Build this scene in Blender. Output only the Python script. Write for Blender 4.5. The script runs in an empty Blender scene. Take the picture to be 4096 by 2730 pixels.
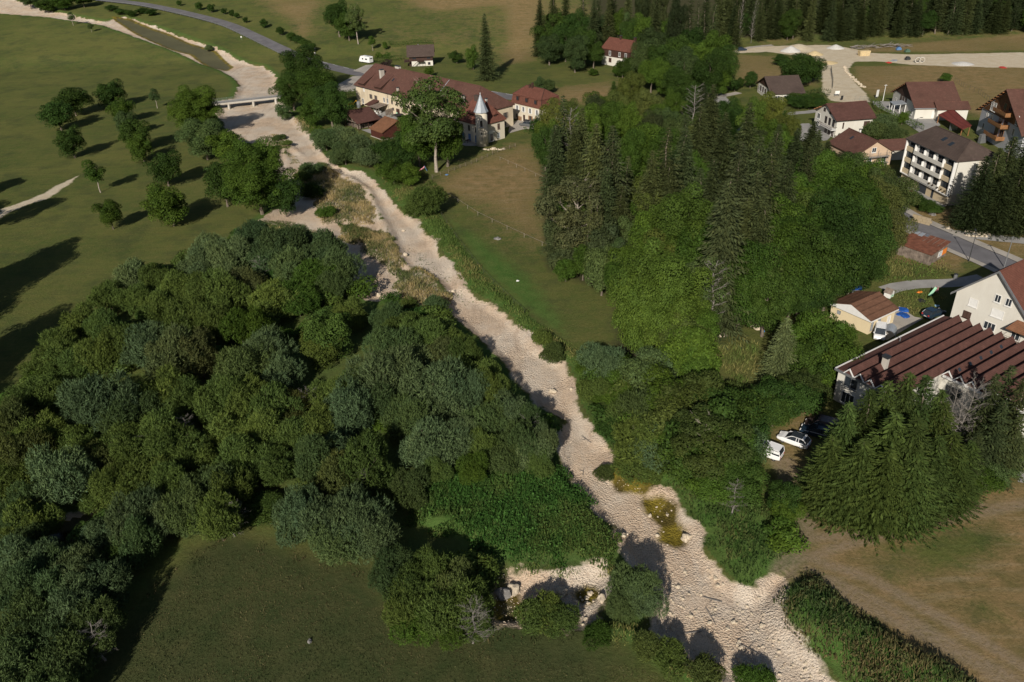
import bpy, math, random
import numpy as np
from mathutils import Vector
random.seed(7); RS = np.random.RandomState(11)
SC = bpy.context.scene
# ------------------------------------------------------------------ camera, sky, sun, exposure
FPX, PITCH, CH, ROLL = 3186.0, math.radians(30.0), 68.0, 0.035
cam_data = bpy.data.cameras.new('camera'); cam = bpy.data.objects.new('camera', cam_data)
SC.collection.objects.link(cam); SC.camera = cam
cam_data.sensor_width = 36.0; cam_data.lens = 36.0 * FPX / 4096.0
cam_data.clip_start = 0.5; cam_data.clip_end = 4000
from mathutils import Matrix
cam.matrix_world = (Matrix.Translation((0, 0, CH)) @ Matrix.Rotation(math.pi / 2 - PITCH, 4, 'X') @ Matrix.Rotation(-ROLL, 4, 'Z'))
SUN_AZ, SUN_EL = math.radians(75.0), math.radians(29.5)       # direction shadows fall / height of the sun
world = bpy.data.worlds.new('World'); SC.world = world; world.use_nodes = True
wn = world.node_tree; sky = wn.nodes.new('ShaderNodeTexSky'); sky.sky_type = 'NISHITA'; sky.sun_disc = False
sky.sun_elevation = SUN_EL; sky.sun_rotation = math.radians(195)
bgn = wn.nodes['Background']; bgn.inputs[1].default_value = 0.05; wn.links.new(sky.outputs[0], bgn.inputs[0])
sl = bpy.data.lights.new('sun', 'SUN'); sl.energy = 4.9; sl.angle = math.radians(0.5); sl.color = (1.0, 0.93, 0.83)
so = bpy.data.objects.new('sun', sl); SC.collection.objects.link(so)
so.rotation_euler = Vector((math.cos(SUN_AZ) * math.cos(SUN_EL), math.sin(SUN_AZ) * math.cos(SUN_EL), -math.sin(SUN_EL))).to_track_quat('-Z', 'Y').to_euler()
SC.view_settings.view_transform = 'Standard'; SC.view_settings.look = 'None'
SC.view_settings.exposure = 0.08; SC.view_settings.gamma = 1.0
SC.render.engine = 'CYCLES'
SC.cycles.max_bounces = 4; SC.cycles.diffuse_bounces = 2; SC.cycles.transmission_bounces = 2; SC.cycles.transparent_max_bounces = 4; SC.cycles.glossy_bounces = 2

# ------------------------------------------------------------------ photograph-to-ground geometry
_cr, _sr = math.cos(ROLL), math.sin(ROLL)
def ray(u, v):
    a = (u - 2048) / FPX; b = -(v - 1365) / FPX
    a, b = a * _cr + b * _sr, b * _cr - a * _sr
    return a, math.cos(PITCH) + b * math.sin(PITCH), -math.sin(PITCH) + b * math.cos(PITCH)
def G0(u, v, z=0.0):
    dx, dy, dz = ray(u, v); t = (z - CH) / dz
    return dx * t, dy * t
K = 4096 / 2353.0
ZM = {'A': (1380, 220, 4.9), 'B': (1740, 300, 4.9), 'C': (3180, 380, 4.9), 'D': (3520, 300, 4.083), 'E': (3540, 520, 4.232), 'F': (3300, 1040, 2.8), 'g': (3616, 1040, 2.8), 'h': (3300, 1280, 1.69),
      '1': (0, 0, 2.139), '2': (1000, 0, 2.139), '3': (2000, 0, 2.139), '4': (2996, 0, 2.139), '5': (0, 600, 2.139), '6': (1000, 600, 2.139), '7': (2000, 600, 2.139), '8': (2996, 600, 2.139),
      '9': (2000, 1200, 2.139), 'i': (2996, 1200, 2.139), 'j': (2000, 1997, 2.139), 'k': (2996, 1997, 2.139), 'l': (1000, 1997, 2.139), 'n': (0, 1997, 2.139), 'm': (1900, 2200, 1.921), 'V': (0, 0, 1 / K),
      'p': (2800, 100, 1.493), 'r': (3540, 840, 2.419), 's': (1240, 400, 3.362), 't': (780, 320, 2.8), 'w': (2280, 120, 3.736), 'x': (3040, 1560, 2.924)}
def px(k, x, y):
    o = ZM[k]; return o[0] + x / o[2], o[1] + y / o[2]
def poly(k, pts): return np.array([G0(*px(k, *p)) for p in pts])

def sdf(P, x, y):
    """signed distance, positive inside"""
    x = np.asarray(x, float); y = np.asarray(y, float)
    d = np.full(x.shape, 1e18); ins = np.zeros(x.shape, bool); n = len(P)
    for i in range(n):
        ax, ay = P[i]; bx, by = P[(i + 1) % n]
        ex, ey = bx - ax, by - ay; L2 = ex * ex + ey * ey + 1e-12
        t = np.clip(((x - ax) * ex + (y - ay) * ey) / L2, 0, 1)
        d = np.minimum(d, (x - ax - t * ex) ** 2 + (y - ay - t * ey) ** 2)
        c = (ay > y) != (by > y)
        if ay != by: ins ^= c & (x < (bx - ax) * (y - ay) / (by - ay) + ax)
    d = np.sqrt(d); return np.where(ins, d, -d)
def linedist(P, x, y):
    x = np.asarray(x, float); y = np.asarray(y, float); d = np.full(x.shape, 1e18)
    for i in range(len(P) - 1):
        ax, ay = P[i]; bx, by = P[i + 1]; ex, ey = bx - ax, by - ay; L2 = ex * ex + ey * ey + 1e-12
        t = np.clip(((x - ax) * ex + (y - ay) * ey) / L2, 0, 1)
        d = np.minimum(d, (x - ax - t * ex) ** 2 + (y - ay - t * ey) ** 2)
    return np.sqrt(d)
def sstep(a, b, x):
    t = np.clip((x - a) / (b - a), 0, 1); return t * t * (3 - 2 * t)
# smooth value noise
_NT = RS.rand(256, 256)
def vnoise(x, y, s):
    x = np.asarray(x, float) / s + 91.3; y = np.asarray(y, float) / s + 37.7
    xi = np.floor(x).astype(int); yi = np.floor(y).astype(int); fx = x - xi; fy = y - yi
    fx = fx * fx * (3 - 2 * fx); fy = fy * fy * (3 - 2 * fy)
    a = _NT[xi % 256, yi % 256]; b = _NT[(xi + 1) % 256, yi % 256]; c = _NT[xi % 256, (yi + 1) % 256]; d = _NT[(xi + 1) % 256, (yi + 1) % 256]
    return (a * (1 - fx) + b * fx) * (1 - fy) + (c * (1 - fx) + d * fx) * fy

# ------------------------------------------------------------------ outlines of the land, read from the photograph (2353 px wide view)
RIVER = poly('V', [(-60, 60), (0, 62), (60, 64), (150, 80), (250, 92), (300, 84), (340, 92), (420, 108), (500, 125), (560, 142), (610, 150), (634, 172), (640, 230), (668, 262), (715, 310), (760, 378), (835, 394), (885, 440), (920, 480), (962, 512), (1005, 560), (1045, 620),
    (1062, 660), (1120, 690), (1170, 722), (1240, 800), (1300, 830), (1322, 870), (1330, 920), (1352, 960), (1372, 1000), (1405, 1030), (1412, 1085), (1470, 1108), (1545, 1130), (1590, 1195), (1625, 1265), (1680, 1330), (1720, 1352), (1780, 1322), (1830, 1300), (1800, 1350), (1785, 1400), (1800, 1440), (1850, 1490), (1905, 1535), (1960, 1600), (1960, 1700),
    (1660, 1700), (1655, 1568), (1610, 1545), (1560, 1510), (1500, 1470), (1470, 1440), (1500, 1390), (1450, 1290), (1405, 1215), (1365, 1175), (1330, 1120), (1288, 1085), (1284, 1040), (1290, 965), (1235, 925), (1190, 885), (1150, 825), (1090, 770), (1020, 708), (1035, 680), (1000, 640), (925, 605), (915, 575),
    (885, 510), (862, 470), (845, 430), (800, 402), (745, 395), (755, 378), (700, 370), (680, 345), (660, 330), (620, 335), (560, 325), (520, 300), (500, 262), (498, 236), (540, 222), (548, 200), (535, 180), (500, 160), (440, 142), (380, 128), (300, 110), (240, 98), (120, 88), (0, 84), (-60, 84)])
CHAN2 = poly('V', [(650, 330), (672, 380), (690, 428), (693, 452), (639, 506), (730, 492), (773, 511), (779, 543), (816, 560), (830, 576), (872, 602), (907, 640), (918, 672), (868, 696), (830, 684), (808, 645), (782, 556), (725, 540), (655, 518), (625, 505), (640, 420), (636, 350)])
ISLE = poly('V', [(655, 328), (700, 350), (748, 385), (800, 404), (850, 440), (885, 520), (915, 590), (1000, 645), (1035, 690), (1015, 712), (960, 700), (905, 690), (850, 640), (790, 560), (730, 505), (660, 520), (600, 505), (640, 470), (660, 420), (650, 370)])
BEACH = poly('V', [(1140, 1325), (1150, 1300), (1175, 1294), (1220, 1312), (1300, 1312), (1388, 1292), (1410, 1325), (1402, 1365), (1380, 1420), (1345, 1450), (1300, 1452), (1280, 1430), (1200, 1440), (1130, 1430), (1125, 1360)])
CREEK = poly('V', [(20, 1262), (50, 1225), (100, 1200), (170, 1185), (260, 1160), (330, 1165), (240, 1215), (160, 1250), (70, 1290), (20, 1290)])
POOL_UP = poly('1', [(1000, 320), (1130, 322), (1330, 370), (1480, 400), (1620, 440), (1850, 480), (1990, 560), (1940, 590), (1800, 565), (1640, 500), (1480, 478), (1300, 430), (1180, 395)])
POOL_A = poly('m', [(165, 240), (240, 235), (330, 300), (380, 380), (370, 470), (310, 530), (140, 540), (110, 420), (150, 300)])
POOL_B = poly('m', [(740, 290), (850, 225), (930, 235), (990, 320), (900, 385), (800, 370)])
POOL_C = poly('j', [(1200, -60), (1400, -60), (1530, 40), (1520, 130), (1600, 240), (1610, 340), (1520, 380), (1330, 310), (1370, 180), (1230, 70)])
POOL_D = poly('9', [(930, 1440), (1060, 1420), (1300, 1500), (1360, 1560), (1250, 1640), (1000, 1600), (930, 1500)])
DIRT = poly('V', [(1685, 118), (1720, 108), (1800, 106), (1900, 104), (1960, 112), (1990, 122), (2100, 126), (2200, 124), (2500, 118), (2500, 158), (2280, 156), (2180, 153), (2100, 150), (2020, 142), (1965, 142), (1950, 160), (1962, 185), (1990, 215), (2000, 236), (1960, 238), (1905, 232), (1888, 205), (1888, 150), (1860, 132), (1760, 120), (1690, 124)])
PATHL = poly('V', [(-40, 485), (0, 478), (60, 460), (120, 430), (195, 395), (170, 422), (120, 458), (60, 475), (0, 505), (-40, 520)])
FIELD_R = poly('V', [(1800, 1345), (1790, 1320), (1830, 1290), (1850, 1215), (1850, 1150), (1800, 1090), (1760, 1060), (1765, 1020), (1850, 1010), (1890, 1190), (2100, 1155), (2500, 1080), (2700, 1700), (2300, 1700), (2200, 1560), (2080, 1490), (1950, 1400), (1880, 1330)])
YARD = poly('V', [(1765, 1080), (1762, 1010), (1790, 970), (1850, 930), (1900, 900), (1880, 1000), (1850, 1080)])
MIDDRY = poly('V', [(1000, 430), (1040, 405), (1180, 330), (1245, 330), (1260, 420), (1250, 520), (1250, 560), (1180, 520), (1100, 480)])
LUSH_M = poly('V', [(1030, 500), (1100, 540), (1230, 640), (1300, 740), (1300, 780), (1180, 700), (1100, 620)])
THICKET = poly('V', [(430, 590), (560, 545), (730, 560), (800, 590), (830, 660), (930, 700), (1030, 730), (1120, 810), (1180, 890), (1270, 960), (1280, 1070), (1360, 1180), (1410, 1260), (1390, 1290), (1180, 1290), (1130, 1430), (900, 1400), (840, 1300), (700, 1270), (560, 1230), (440, 1270), (320, 1400), (230, 1530), (150, 1700), (-100, 1700), (-100, 900), (60, 860), (200, 730), (330, 640)])
WOOD = poly('V', [(1240, 330), (1260, 620), (1420, 680), (1420, 800), (1460, 850), (1590, 880), (1640, 745), (1780, 720), (1950, 640), (2060, 560), (2090, 480), (1900, 360), (1780, 300), (1650, 260), (1480, 250), (1300, 290)])
DRY_TR = poly('V', [(1690, 125), (1860, 132), (1888, 200), (1700, 200), (1680, 150)])
DRY_TR2 = poly('V', [(1950, 150), (2500, 150), (2500, 330), (2230, 260), (2100, 200), (2000, 230), (1960, 190)])
DRY_TR3 = poly('V', [(1960, 108), (2500, 70), (2500, 118), (1990, 122)])
DRY_H = poly('V', [(500, -60), (720, 30), (760, 60), (700, 110), (620, 60), (560, 30), (400, -20)])
DRY_H2 = poly('V', [(1260, 200), (1420, 180), (1430, 215), (1330, 240), (1270, 235)])
DRY_H3 = poly('V', [(850, 40), (960, 10), (1240, -40), (1250, 60), (1220, 140), (1160, 150), (1150, 60), (1000, 70)])
DRY_B = poly('V', [(2060, 480), (2200, 480), (2353, 520), (2400, 560), (2353, 620), (2230, 600), (2200, 620), (2050, 600)])
TRACKS = [poly('V', q) for q in ([(1830, 1290), (1950, 1250), (2080, 1215), (2230, 1180), (2400, 1150)], [(1850, 1240), (1960, 1225), (2100, 1190), (2250, 1160)], [(1860, 1310), (1960, 1380), (2100, 1450), (2250, 1530), (2350, 1600)], [(1790, 1060), (1830, 1130), (1850, 1210), (1800, 1310)], [(1810, 1060), (1850, 1130), (1865, 1210), (1815, 1320)], [(1780, 1050), (1815, 1130), (1838, 1220), (1785, 1315)], [(1900, 1330), (2050, 1400), (2200, 1490), (2330, 1560)], [(1880, 1290), (2000, 1330), (2200, 1440), (2400, 1560)])]
LUSH_F = [poly('V', q) for q in ([(2060, 1260), (2130, 1225), (2280, 1200), (2330, 1250), (2240, 1300), (2140, 1320)], [(2000, 1290), (2060, 1275), (2100, 1310), (2040, 1330)], [(2210, 1400), (2260, 1385), (2290, 1420), (2240, 1430)])]
# tall herb mounds: (outline, mound height)
MOUNDS = [(poly('6', [(340, 200), (600, 105), (680, 130), (800, 220), (960, 300), (1090, 520), (1050, 620), (760, 600), (590, 610), (580, 480), (440, 280)]), .5),
          (poly('6', [(750, 610), (900, 620), (1200, 700), (1290, 900), (1310, 1000), (1500, 1005), (1620, 1130), (1730, 1300), (1690, 1350), (1500, 1380), (1250, 1290), (1240, 1080), (1100, 950), (930, 800), (760, 730)]), .6),
          (poly('V', [(1800, 1345), (1880, 1318), (1915, 1345), (1960, 1400), (2080, 1480), (2200, 1540), (2330, 1640), (1990, 1640), (1915, 1530), (1840, 1480), (1792, 1420)]), 1.3),
          (poly('V', [(905, 1100), (1000, 1085), (1290, 1075), (1350, 1160), (1400, 1200), (1435, 1270), (1400, 1308), (1330, 1300), (1210, 1318), (1150, 1292), (1080, 1250), (960, 1210)]), .8),
          (poly('V', [(1336, 850), (1420, 830), (1500, 960), (1560, 1080), (1640, 1130), (1760, 1150), (1830, 1200), (1830, 1245), (1785, 1310), (1730, 1348), (1685, 1325), (1635, 1255), (1600, 1195), (1555, 1125), (1490, 1095), (1440, 1075), (1418, 1030), (1382, 980), (1352, 920)]), .6),
          (poly('V', [(878, 409), (940, 430), (1015, 495), (1050, 549), (1085, 594), (1112, 629), (1157, 675), (1221, 729), (1278, 772), (1337, 815), (1330, 850), (1300, 828), (1240, 795), (1172, 718), (1120, 686), (1064, 655), (1047, 618), (1008, 556), (965, 508), (922, 475), (888, 436)]), .4),
          (poly('V', [(1340, 1450), (1380, 1425), (1470, 1430), (1500, 1470), (1560, 1512), (1640, 1570), (1600, 1600), (1500, 1500), (1400, 1470)]), .5)]
DUMP = (G0(*px('V', 1835, 112)), 7.0, 2.0)
def hfun(x, y):
    x = np.asarray(x, float); y = np.asarray(y, float)
    s = 0.11 + 0.07 * sstep(40, 160, x)
    z = s * np.maximum(0, y - 372) * sstep(372, 400, y) + 0.0
    z = z + 0.5 * (vnoise(x, y, 40) - .5) * sstep(60, 140, y) * .5
    c = np.maximum(np.maximum(np.maximum(sdf(RIVER, x, y), sdf(ISLE, x, y)), sdf(CHAN2, x, y)), np.maximum(sdf(BEACH, x, y), sdf(CREEK, x, y)))
    z = z - 0.9 * sstep(-.3, 2.0, c) + .12 * (vnoise(x, y, 3.0) - .5) * sstep(0, 2, c)
    for P in (POOL_UP, POOL_A, POOL_B, POOL_C, POOL_D): z = z - .25 * sstep(-.5, 1.5, sdf(P, x, y))
    for P, h in MOUNDS: z = z + h * sstep(0, 2.2, sdf(P, x, y)) * (.7 + .6 * vnoise(x, y, 2.5))
    d = np.hypot(x - DUMP[0][0], y - DUMP[0][1]); z = z + np.maximum(0, DUMP[2] * (1 - d / DUMP[1]))
    return z
def h1(x, y): return float(hfun(np.array([x]), np.array([y]))[0])
def slope_only(x, y):
    s = 0.11 + 0.07 * float(sstep(40, 160, x)); return s * max(0, y - 372) * float(sstep(372, 400, y))
def G(u, v, h=0.0):
    """ground point whose point h metres above shows at pixel (u, v)"""
    z = 0.0
    for _ in range(12):
        x, y = G0(u, v, z + h); z = .5 * z + .5 * slope_only(x, y)
    return G0(u, v, z + h)

# ------------------------------------------------------------------ mesh helpers
def nmesh(name, V, F, mats=(), smooth=False, attrs=None, mi=None):
    V = np.asarray(V, np.float32); me = bpy.data.meshes.new(name)
    if isinstance(F, np.ndarray):
        k = F.shape[1]; me.vertices.add(len(V)); me.vertices.foreach_set('co', V.ravel())
        me.loops.add(F.size); me.loops.foreach_set('vertex_index', F.ravel().astype(np.int32))
        me.polygons.add(len(F)); me.polygons.foreach_set('loop_start', np.arange(0, F.size, k, dtype=np.int32))
        me.update(calc_edges=True)
    else:
        me.from_pydata([tuple(map(float, v)) for v in V], [], [tuple(f) for f in F]); me.update()
    for m in mats: me.materials.append(m)
    if mi is not None: me.polygons.foreach_set('material_index', np.asarray(mi, np.int32))
    if smooth: me.polygons.foreach_set('use_smooth', np.ones(len(me.polygons), bool))
    for n, a in (attrs or {}).items():
        at = me.attributes.new(n, 'FLOAT', 'POINT'); at.data.foreach_set('value', np.asarray(a, np.float32))
    return me
def link(name, data, parent=None, loc=None, rot=None, scale=None, **props):
    o = bpy.data.objects.new(name, data); SC.collection.objects.link(o)
    if parent is not None: o.parent = parent
    if loc is not None: o.location = loc
    if rot is not None: o.rotation_euler = rot if hasattr(rot, '__len__') else (0, 0, rot)
    if scale is not None: o.scale = scale if hasattr(scale, '__len__') else (scale,) * 3
    for k, v in props.items():
        if v is not None: o[k] = v
    return o
def thing(name, label, cat, loc, rz=0.0, group=None): return link(name, None, None, loc, rz, label=label, category=cat, group=group)
class MB:
    def __init__(s): s.v = []; s.f = []
    def add(s, v, f):
        o = len(s.v); s.v += [tuple(p) for p in v]; s.f += [tuple(i + o for i in q) for q in f]; return s
    def box(s, x0, x1, y0, y1, z0, z1):
        return s.add([(x0, y0, z0), (x1, y0, z0), (x1, y1, z0), (x0, y1, z0), (x0, y0, z1), (x1, y0, z1), (x1, y1, z1), (x0, y1, z1)],
                     [(0, 3, 2, 1), (4, 5, 6, 7), (0, 1, 5, 4), (1, 2, 6, 5), (2, 3, 7, 6), (3, 0, 4, 7)])
    def tube(s, p, q, r0, r1=None, n=7, cap=True):
        r1 = r0 if r1 is None else r1; p = Vector(p); q = Vector(q); d = (q - p).normalized()
        a = d.orthogonal().normalized(); b = d.cross(a); V = []
        for c, r in ((p, r0), (q, r1)):
            for i in range(n):
                t = 2 * math.pi * i / n; V.append(c + a * math.cos(t) * r + b * math.sin(t) * r)
        F = [(i, (i + 1) % n, n + (i + 1) % n, n + i) for i in range(n)]
        if cap: F += [tuple(range(n))[::-1], tuple(range(n, 2 * n))]
        return s.add(V, F)
    def lathe(s, prof, n=16, c=(0, 0)):
        V = []; m = len(prof)
        for r, z in prof:
            for i in range(n):
                t = 2 * math.pi * i / n; V.append((c[0] + r * math.cos(t), c[1] + r * math.sin(t), z))
        F = [(k * n + i, k * n + (i + 1) % n, (k + 1) * n + (i + 1) % n, (k + 1) * n + i) for k in range(m - 1) for i in range(n)]
        return s.add(V, F + [tuple(range(n))[::-1], tuple(range((m - 1) * n, m * n))])
    def prism(s, pts, a, b, axis='y'):
        """polygon pts (p, z) extruded along axis from a to b"""
        n = len(pts)
        if axis == 'y': V = [(p, a, z) for p, z in pts] + [(p, b, z) for p, z in pts]
        elif axis == 'x': V = [(a, p, z) for p, z in pts] + [(b, p, z) for p, z in pts]
        else: V = [(p, q, a) for p, q in pts] + [(p, q, b) for p, q in pts]
        return s.add(V, [tuple(range(n))[::-1], tuple(range(n, 2 * n))] + [(i, (i + 1) % n, n + (i + 1) % n, n + i) for i in range(n)])
    def build(s, name, mat, parent=None, smooth=False, **kw):
        me = nmesh(name, s.v, s.f, [mat], smooth)
        import bmesh
        bm = bmesh.new(); bm.from_mesh(me); bmesh.ops.recalc_face_normals(bm, faces=bm.faces); bm.to_mesh(me); bm.free()
        return link(name, me, parent, **kw)

# ------------------------------------------------------------------ materials
MATS = {}
def nt(name):
    m = bpy.data.materials.new(name); m.use_nodes = True; MATS[name] = m
    return m, m.node_tree, m.node_tree.nodes['Principled BSDF']
def N(t, typ, **kw):
    n = t.nodes.new(typ)
    for k, v in kw.items():
        if hasattr(n, k): setattr(n, k, v)
    return n
def mixc(t, fac, a, b, mode='MIX'):
    n = t.nodes.new('ShaderNodeMix'); n.data_type = 'RGBA'; n.blend_type = mode
    for i, v in ((0, fac), (6, a), (7, b)):
        if isinstance(v, (int, float)): n.inputs[i].default_value = v
        elif isinstance(v, tuple): n.inputs[i].default_value = v + (1,) if len(v) == 3 else v
        else: t.links.new(v, n.inputs[i])
    return n.outputs[2]
def mth(t, op, a, b=None, c=None):
    n = t.nodes.new('ShaderNodeMath'); n.operation = op
    for i, v in enumerate((a, b, c)):
        if v is None: continue
        if isinstance(v, (int, float)): n.inputs[i].default_value = v
        else: t.links.new(v, n.inputs[i])
    return n.outputs[0]
def noise(t, scale, detail=3, rough=.55, co=None):
    n = t.nodes.new('ShaderNodeTexNoise'); n.inputs['Scale'].default_value = scale; n.inputs['Detail'].default_value = detail; n.inputs['Roughness'].default_value = rough
    if co is not None: t.links.new(co, n.inputs['Vector'])
    return n.outputs[0]
def rng(t, v, a, b, c=0., d=1.):
    n = t.nodes.new('ShaderNodeMapRange'); t.links.new(v, n.inputs[0])
    for i, q in enumerate((a, b, c, d)): n.inputs[i + 1].default_value = q
    return n.outputs[0]
def attr(t, name): n = t.nodes.new('ShaderNodeAttribute'); n.attribute_name = name; return n.outputs['Fac']
def bump(t, bs, h, strength=.5, dist=.1):
    n = t.nodes.new('ShaderNodeBump'); n.inputs['Strength'].default_value = strength; n.inputs['Distance'].default_value = dist
    t.links.new(h, n.inputs['Height']); t.links.new(n.outputs[0], bs.inputs['Normal'])
def plain(name, c, rough=.7, var=.25, scale=1.5, metal=0., bs_=.0, spec=.3, c2=None):
    m, t, b = nt(name); co = t.nodes.new('ShaderNodeTexCoord').outputs['Object']
    f = noise(t, scale, 4, .6, co); g = noise(t, scale * 9, 3, .6, co)
    hi = tuple(min(1, x * (1 + var)) for x in c); lo = tuple(x * (1 - var) for x in (c2 or c))
    col = mixc(t, rng(t, f, .35, .65), lo, hi); col = mixc(t, rng(t, g, .3, .7, 0, .5), col, tuple(x * (1 - var * .8) for x in c))
    t.links.new(col, b.inputs['Base Color']); b.inputs['Roughness'].default_value = rough; b.inputs['Metallic'].default_value = metal
    b.inputs['Specular IOR Level'].default_value = spec
    if bs_: bump(t, b, g, bs_, .05)
    return m
def wallmat(name, c, stain=.5, sc=(.32, .27, .20)):
    m, t, b = nt(name); co = t.nodes.new('ShaderNodeTexCoord').outputs['Object']
    mp = N(t, 'ShaderNodeMapping'); mp.inputs['Scale'].default_value = (1, 1, .35); t.links.new(co, mp.inputs[0])
    f = noise(t, .45, 6, .65, mp.outputs[0]); g = noise(t, 5, 4, .6, co)
    col = mixc(t, rng(t, f, .48, .72, 0, stain), c, sc); col = mixc(t, rng(t, g, .35, .75, 0, .25), col, tuple(x * .75 for x in c))
    t.links.new(col, b.inputs['Base Color']); b.inputs['Roughness'].default_value = .9; b.inputs['Specular IOR Level'].default_value = .1
    bump(t, b, g, .25, .03); return m
def roofmat(name, c, row=.34, var=.3, moss=(.10, .09, .06), mossf=.35):
    m, t, b = nt(name); co = t.nodes.new('ShaderNodeTexCoord').outputs['Object']
    sx = N(t, 'ShaderNodeSeparateXYZ'); t.links.new(co, sx.inputs[0])
    saw = mth(t, 'FRACT', mth(t, 'DIVIDE', sx.outputs[2], row * .5))
    cx = mth(t, 'FRACT', mth(t, 'DIVIDE', mth(t, 'ADD', sx.outputs[0], sx.outputs[1]), .3))
    f = noise(t, .5, 5, .6, co); g = noise(t, 4, 4, .7, co)
    vo = N(t, 'ShaderNodeTexVoronoi'); vo.inputs['Scale'].default_value = 3.2; t.links.new(co, vo.inputs['Vector'])
    col = mixc(t, rng(t, f, .35, .7, 0, mossf), c, moss)
    col = mixc(t, rng(t, g, .3, .7, 0, .6), tuple(min(1, x * (1 + var)) for x in c), col)
    col = mixc(t, mth(t, 'MULTIPLY', vo.outputs['Color'], .25), col, tuple(x * .55 for x in c))
    col = mixc(t, rng(t, saw, .0, .3, .7, 0.), col, tuple(x * .3 for x in c)); col = mixc(t, rng(t, noise(t, 1.3, 5, .7, co), .5, .75, 0, .6), col, tuple(min(1, x * 1.9) for x in c)); col = mixc(t, rng(t, noise(t, .22, 4, .6, co), .5, .7, 0, .45), col, tuple(x * .55 for x in c))
    t.links.new(col, b.inputs['Base Color']); b.inputs['Roughness'].default_value = .85; b.inputs['Specular IOR Level'].default_value = .15
    bump(t, b, mth(t, 'ADD', mth(t, 'MULTIPLY', saw, -1), mth(t, 'MULTIPLY', cx, .3)), .6, .04); return m
def leafmat():
    m, t, b = nt('foliage'); oi = N(t, 'ShaderNodeObjectInfo')
    tn = attr(t, 'tint'); tn2 = attr(t, 'hue')
    r = oi.outputs['Random']
    c = mixc(t, 1.0, oi.outputs['Color'], mixc(t, tn, (.44, .48, .44), (1.62, 1.64, 1.40)), 'MULTIPLY')
    c = mixc(t, mth(t, 'MULTIPLY', tn2, .4), c, mixc(t, 1.0, c, (1.45, 1.05, .55), 'MULTIPLY'))
    c = mixc(t, 1.0, c, mixc(t, r, (.82, .9, .95), (1.18, 1.1, 1.0)), 'MULTIPLY')
    t.links.new(c, b.inputs['Base Color']); b.inputs['Roughness'].default_value = .6; b.inputs['Specular IOR Level'].default_value = .07
    tr = N(t, 'ShaderNodeBsdfTranslucent'); t.links.new(mixc(t, 1.0, c, (1.2, 1.25, .6), 'MULTIPLY'), tr.inputs[0])
    mx = N(t, 'ShaderNodeMixShader'); mx.inputs[0].default_value = .16; t.links.new(b.outputs[0], mx.inputs[1]); t.links.new(tr.outputs[0], mx.inputs[2])
    t.links.new(mx.outputs[0], t.nodes['Material Output'].inputs[0]); return m
M_LEAF = leafmat()
M_BARK = plain('bark', (.16, .13, .10), .9, .4, 2.5, bs_=.6)
M_PALEBARK = plain('pale_bark', (.34, .29, .24), .9, .35, 2.5, bs_=.6)
M_DEADWOOD = plain('dead_wood', (.20, .18, .16), .9, .3, 3, bs_=.4)
M_CREAM = wallmat('cream_render', (.60, .51, .37), .6, (.30, .25, .19))
M_CREAM2 = wallmat('pale_cream_render', (.60, .54, .43), .35)
M_WHITE = wallmat('white_render', (.61, .585, .52), .2)
M_GREYW = wallmat('pale_grey_render', (.46, .47, .49), .12)
M_PEACH = wallmat('peach_render', (.52, .385, .27), .2)
M_BEIGE = wallmat('beige_panel', (.55, .45, .30), .3)
M_BLOCK = wallmat('old_block', (.34, .27, .17), .7)
M_CONC = wallmat('concrete', (.45, .42, .37), .5)
M_HUT = wallmat('yellow_cream_render', (.66, .55, .36), .15)
M_TILE = roofmat('red_brown_tile', (.096, .047, .036))
M_TILE2 = roofmat('red_tile', (.120, .048, .034), mossf=.25)
M_TILE3 = roofmat('dark_brown_tile', (.070, .050, .042))
M_TILE4 = roofmat('orange_brown_tile', (.165, .078, .042), mossf=.4)
M_TILE5 = roofmat('smooth_brown_tile', (.088, .042, .034), mossf=.15, var=.2)
M_HUTR = roofmat('rust_brown_sheet', (.125, .064, .040), row=.8, mossf=.15)
M_DARKWOOD = plain('dark_brown_boards', (.055, .028, .02), .75, .3, 2, bs_=.3)
M_WOOD = plain('honey_wood', (.25, .12, .05), .6, .25, 2, bs_=.2)
M_OLDWOOD = plain('weathered_boards', (.20, .16, .13), .9, .45, 1.2, bs_=.4)
M_ZINC = plain('zinc_sheet', (.42, .45, .48), .45, .12, 2, .4)
M_WHITEP = plain('white_paint', (.68, .67, .64), .45, .06, 2)
M_BLUEP = plain('blue_paint', (.10, .20, .38), .5, .1, 2)
M_BLUETARP = plain('blue_tarpaulin', (.02, .09, .35), .45, .3, 3, bs_=.5)
M_RUSTM = plain('rusty_sheet', (.17, .065, .038), .85, .35, 1.3, bs_=.3)
M_STEEL = plain('dark_steel', (.07, .075, .08), .5, .2, 3, .6)
M_GALV = plain('galvanised_steel', (.38, .39, .40), .4, .15, 3, .7)
M_RUBBER = plain('black_rubber', (.02, .02, .02), .85, .1, 4)
M_ORANGE = plain('orange_plastic', (.75, .22, .03), .5, .1, 3)
M_REDP = plain('red_plastic', (.5, .04, .03), .5, .15, 3)
M_YEL = plain('yellow_paint', (.75, .42, .03), .5, .15, 3)
M_GREENP = plain('pale_green_plastic', (.35, .6, .42), .5, .1, 3)
M_PINKP = plain('pink_plastic', (.7, .3, .35), .5, .1, 3)
M_STONE = plain('limestone', (.52, .44, .33), .9, .3, 3, bs_=.6)
M_DSTONE = plain('grey_boulder_stone', (.20, .19, .18), .9, .4, 2, bs_=.6)
def glass():
    m, t, b = nt('window_glass'); b.inputs['Base Color'].default_value = (.025, .032, .04, 1); b.inputs['Roughness'].default_value = .12; b.inputs['Specular IOR Level'].default_value = .5; return m
M_GLASS = glass()
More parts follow.
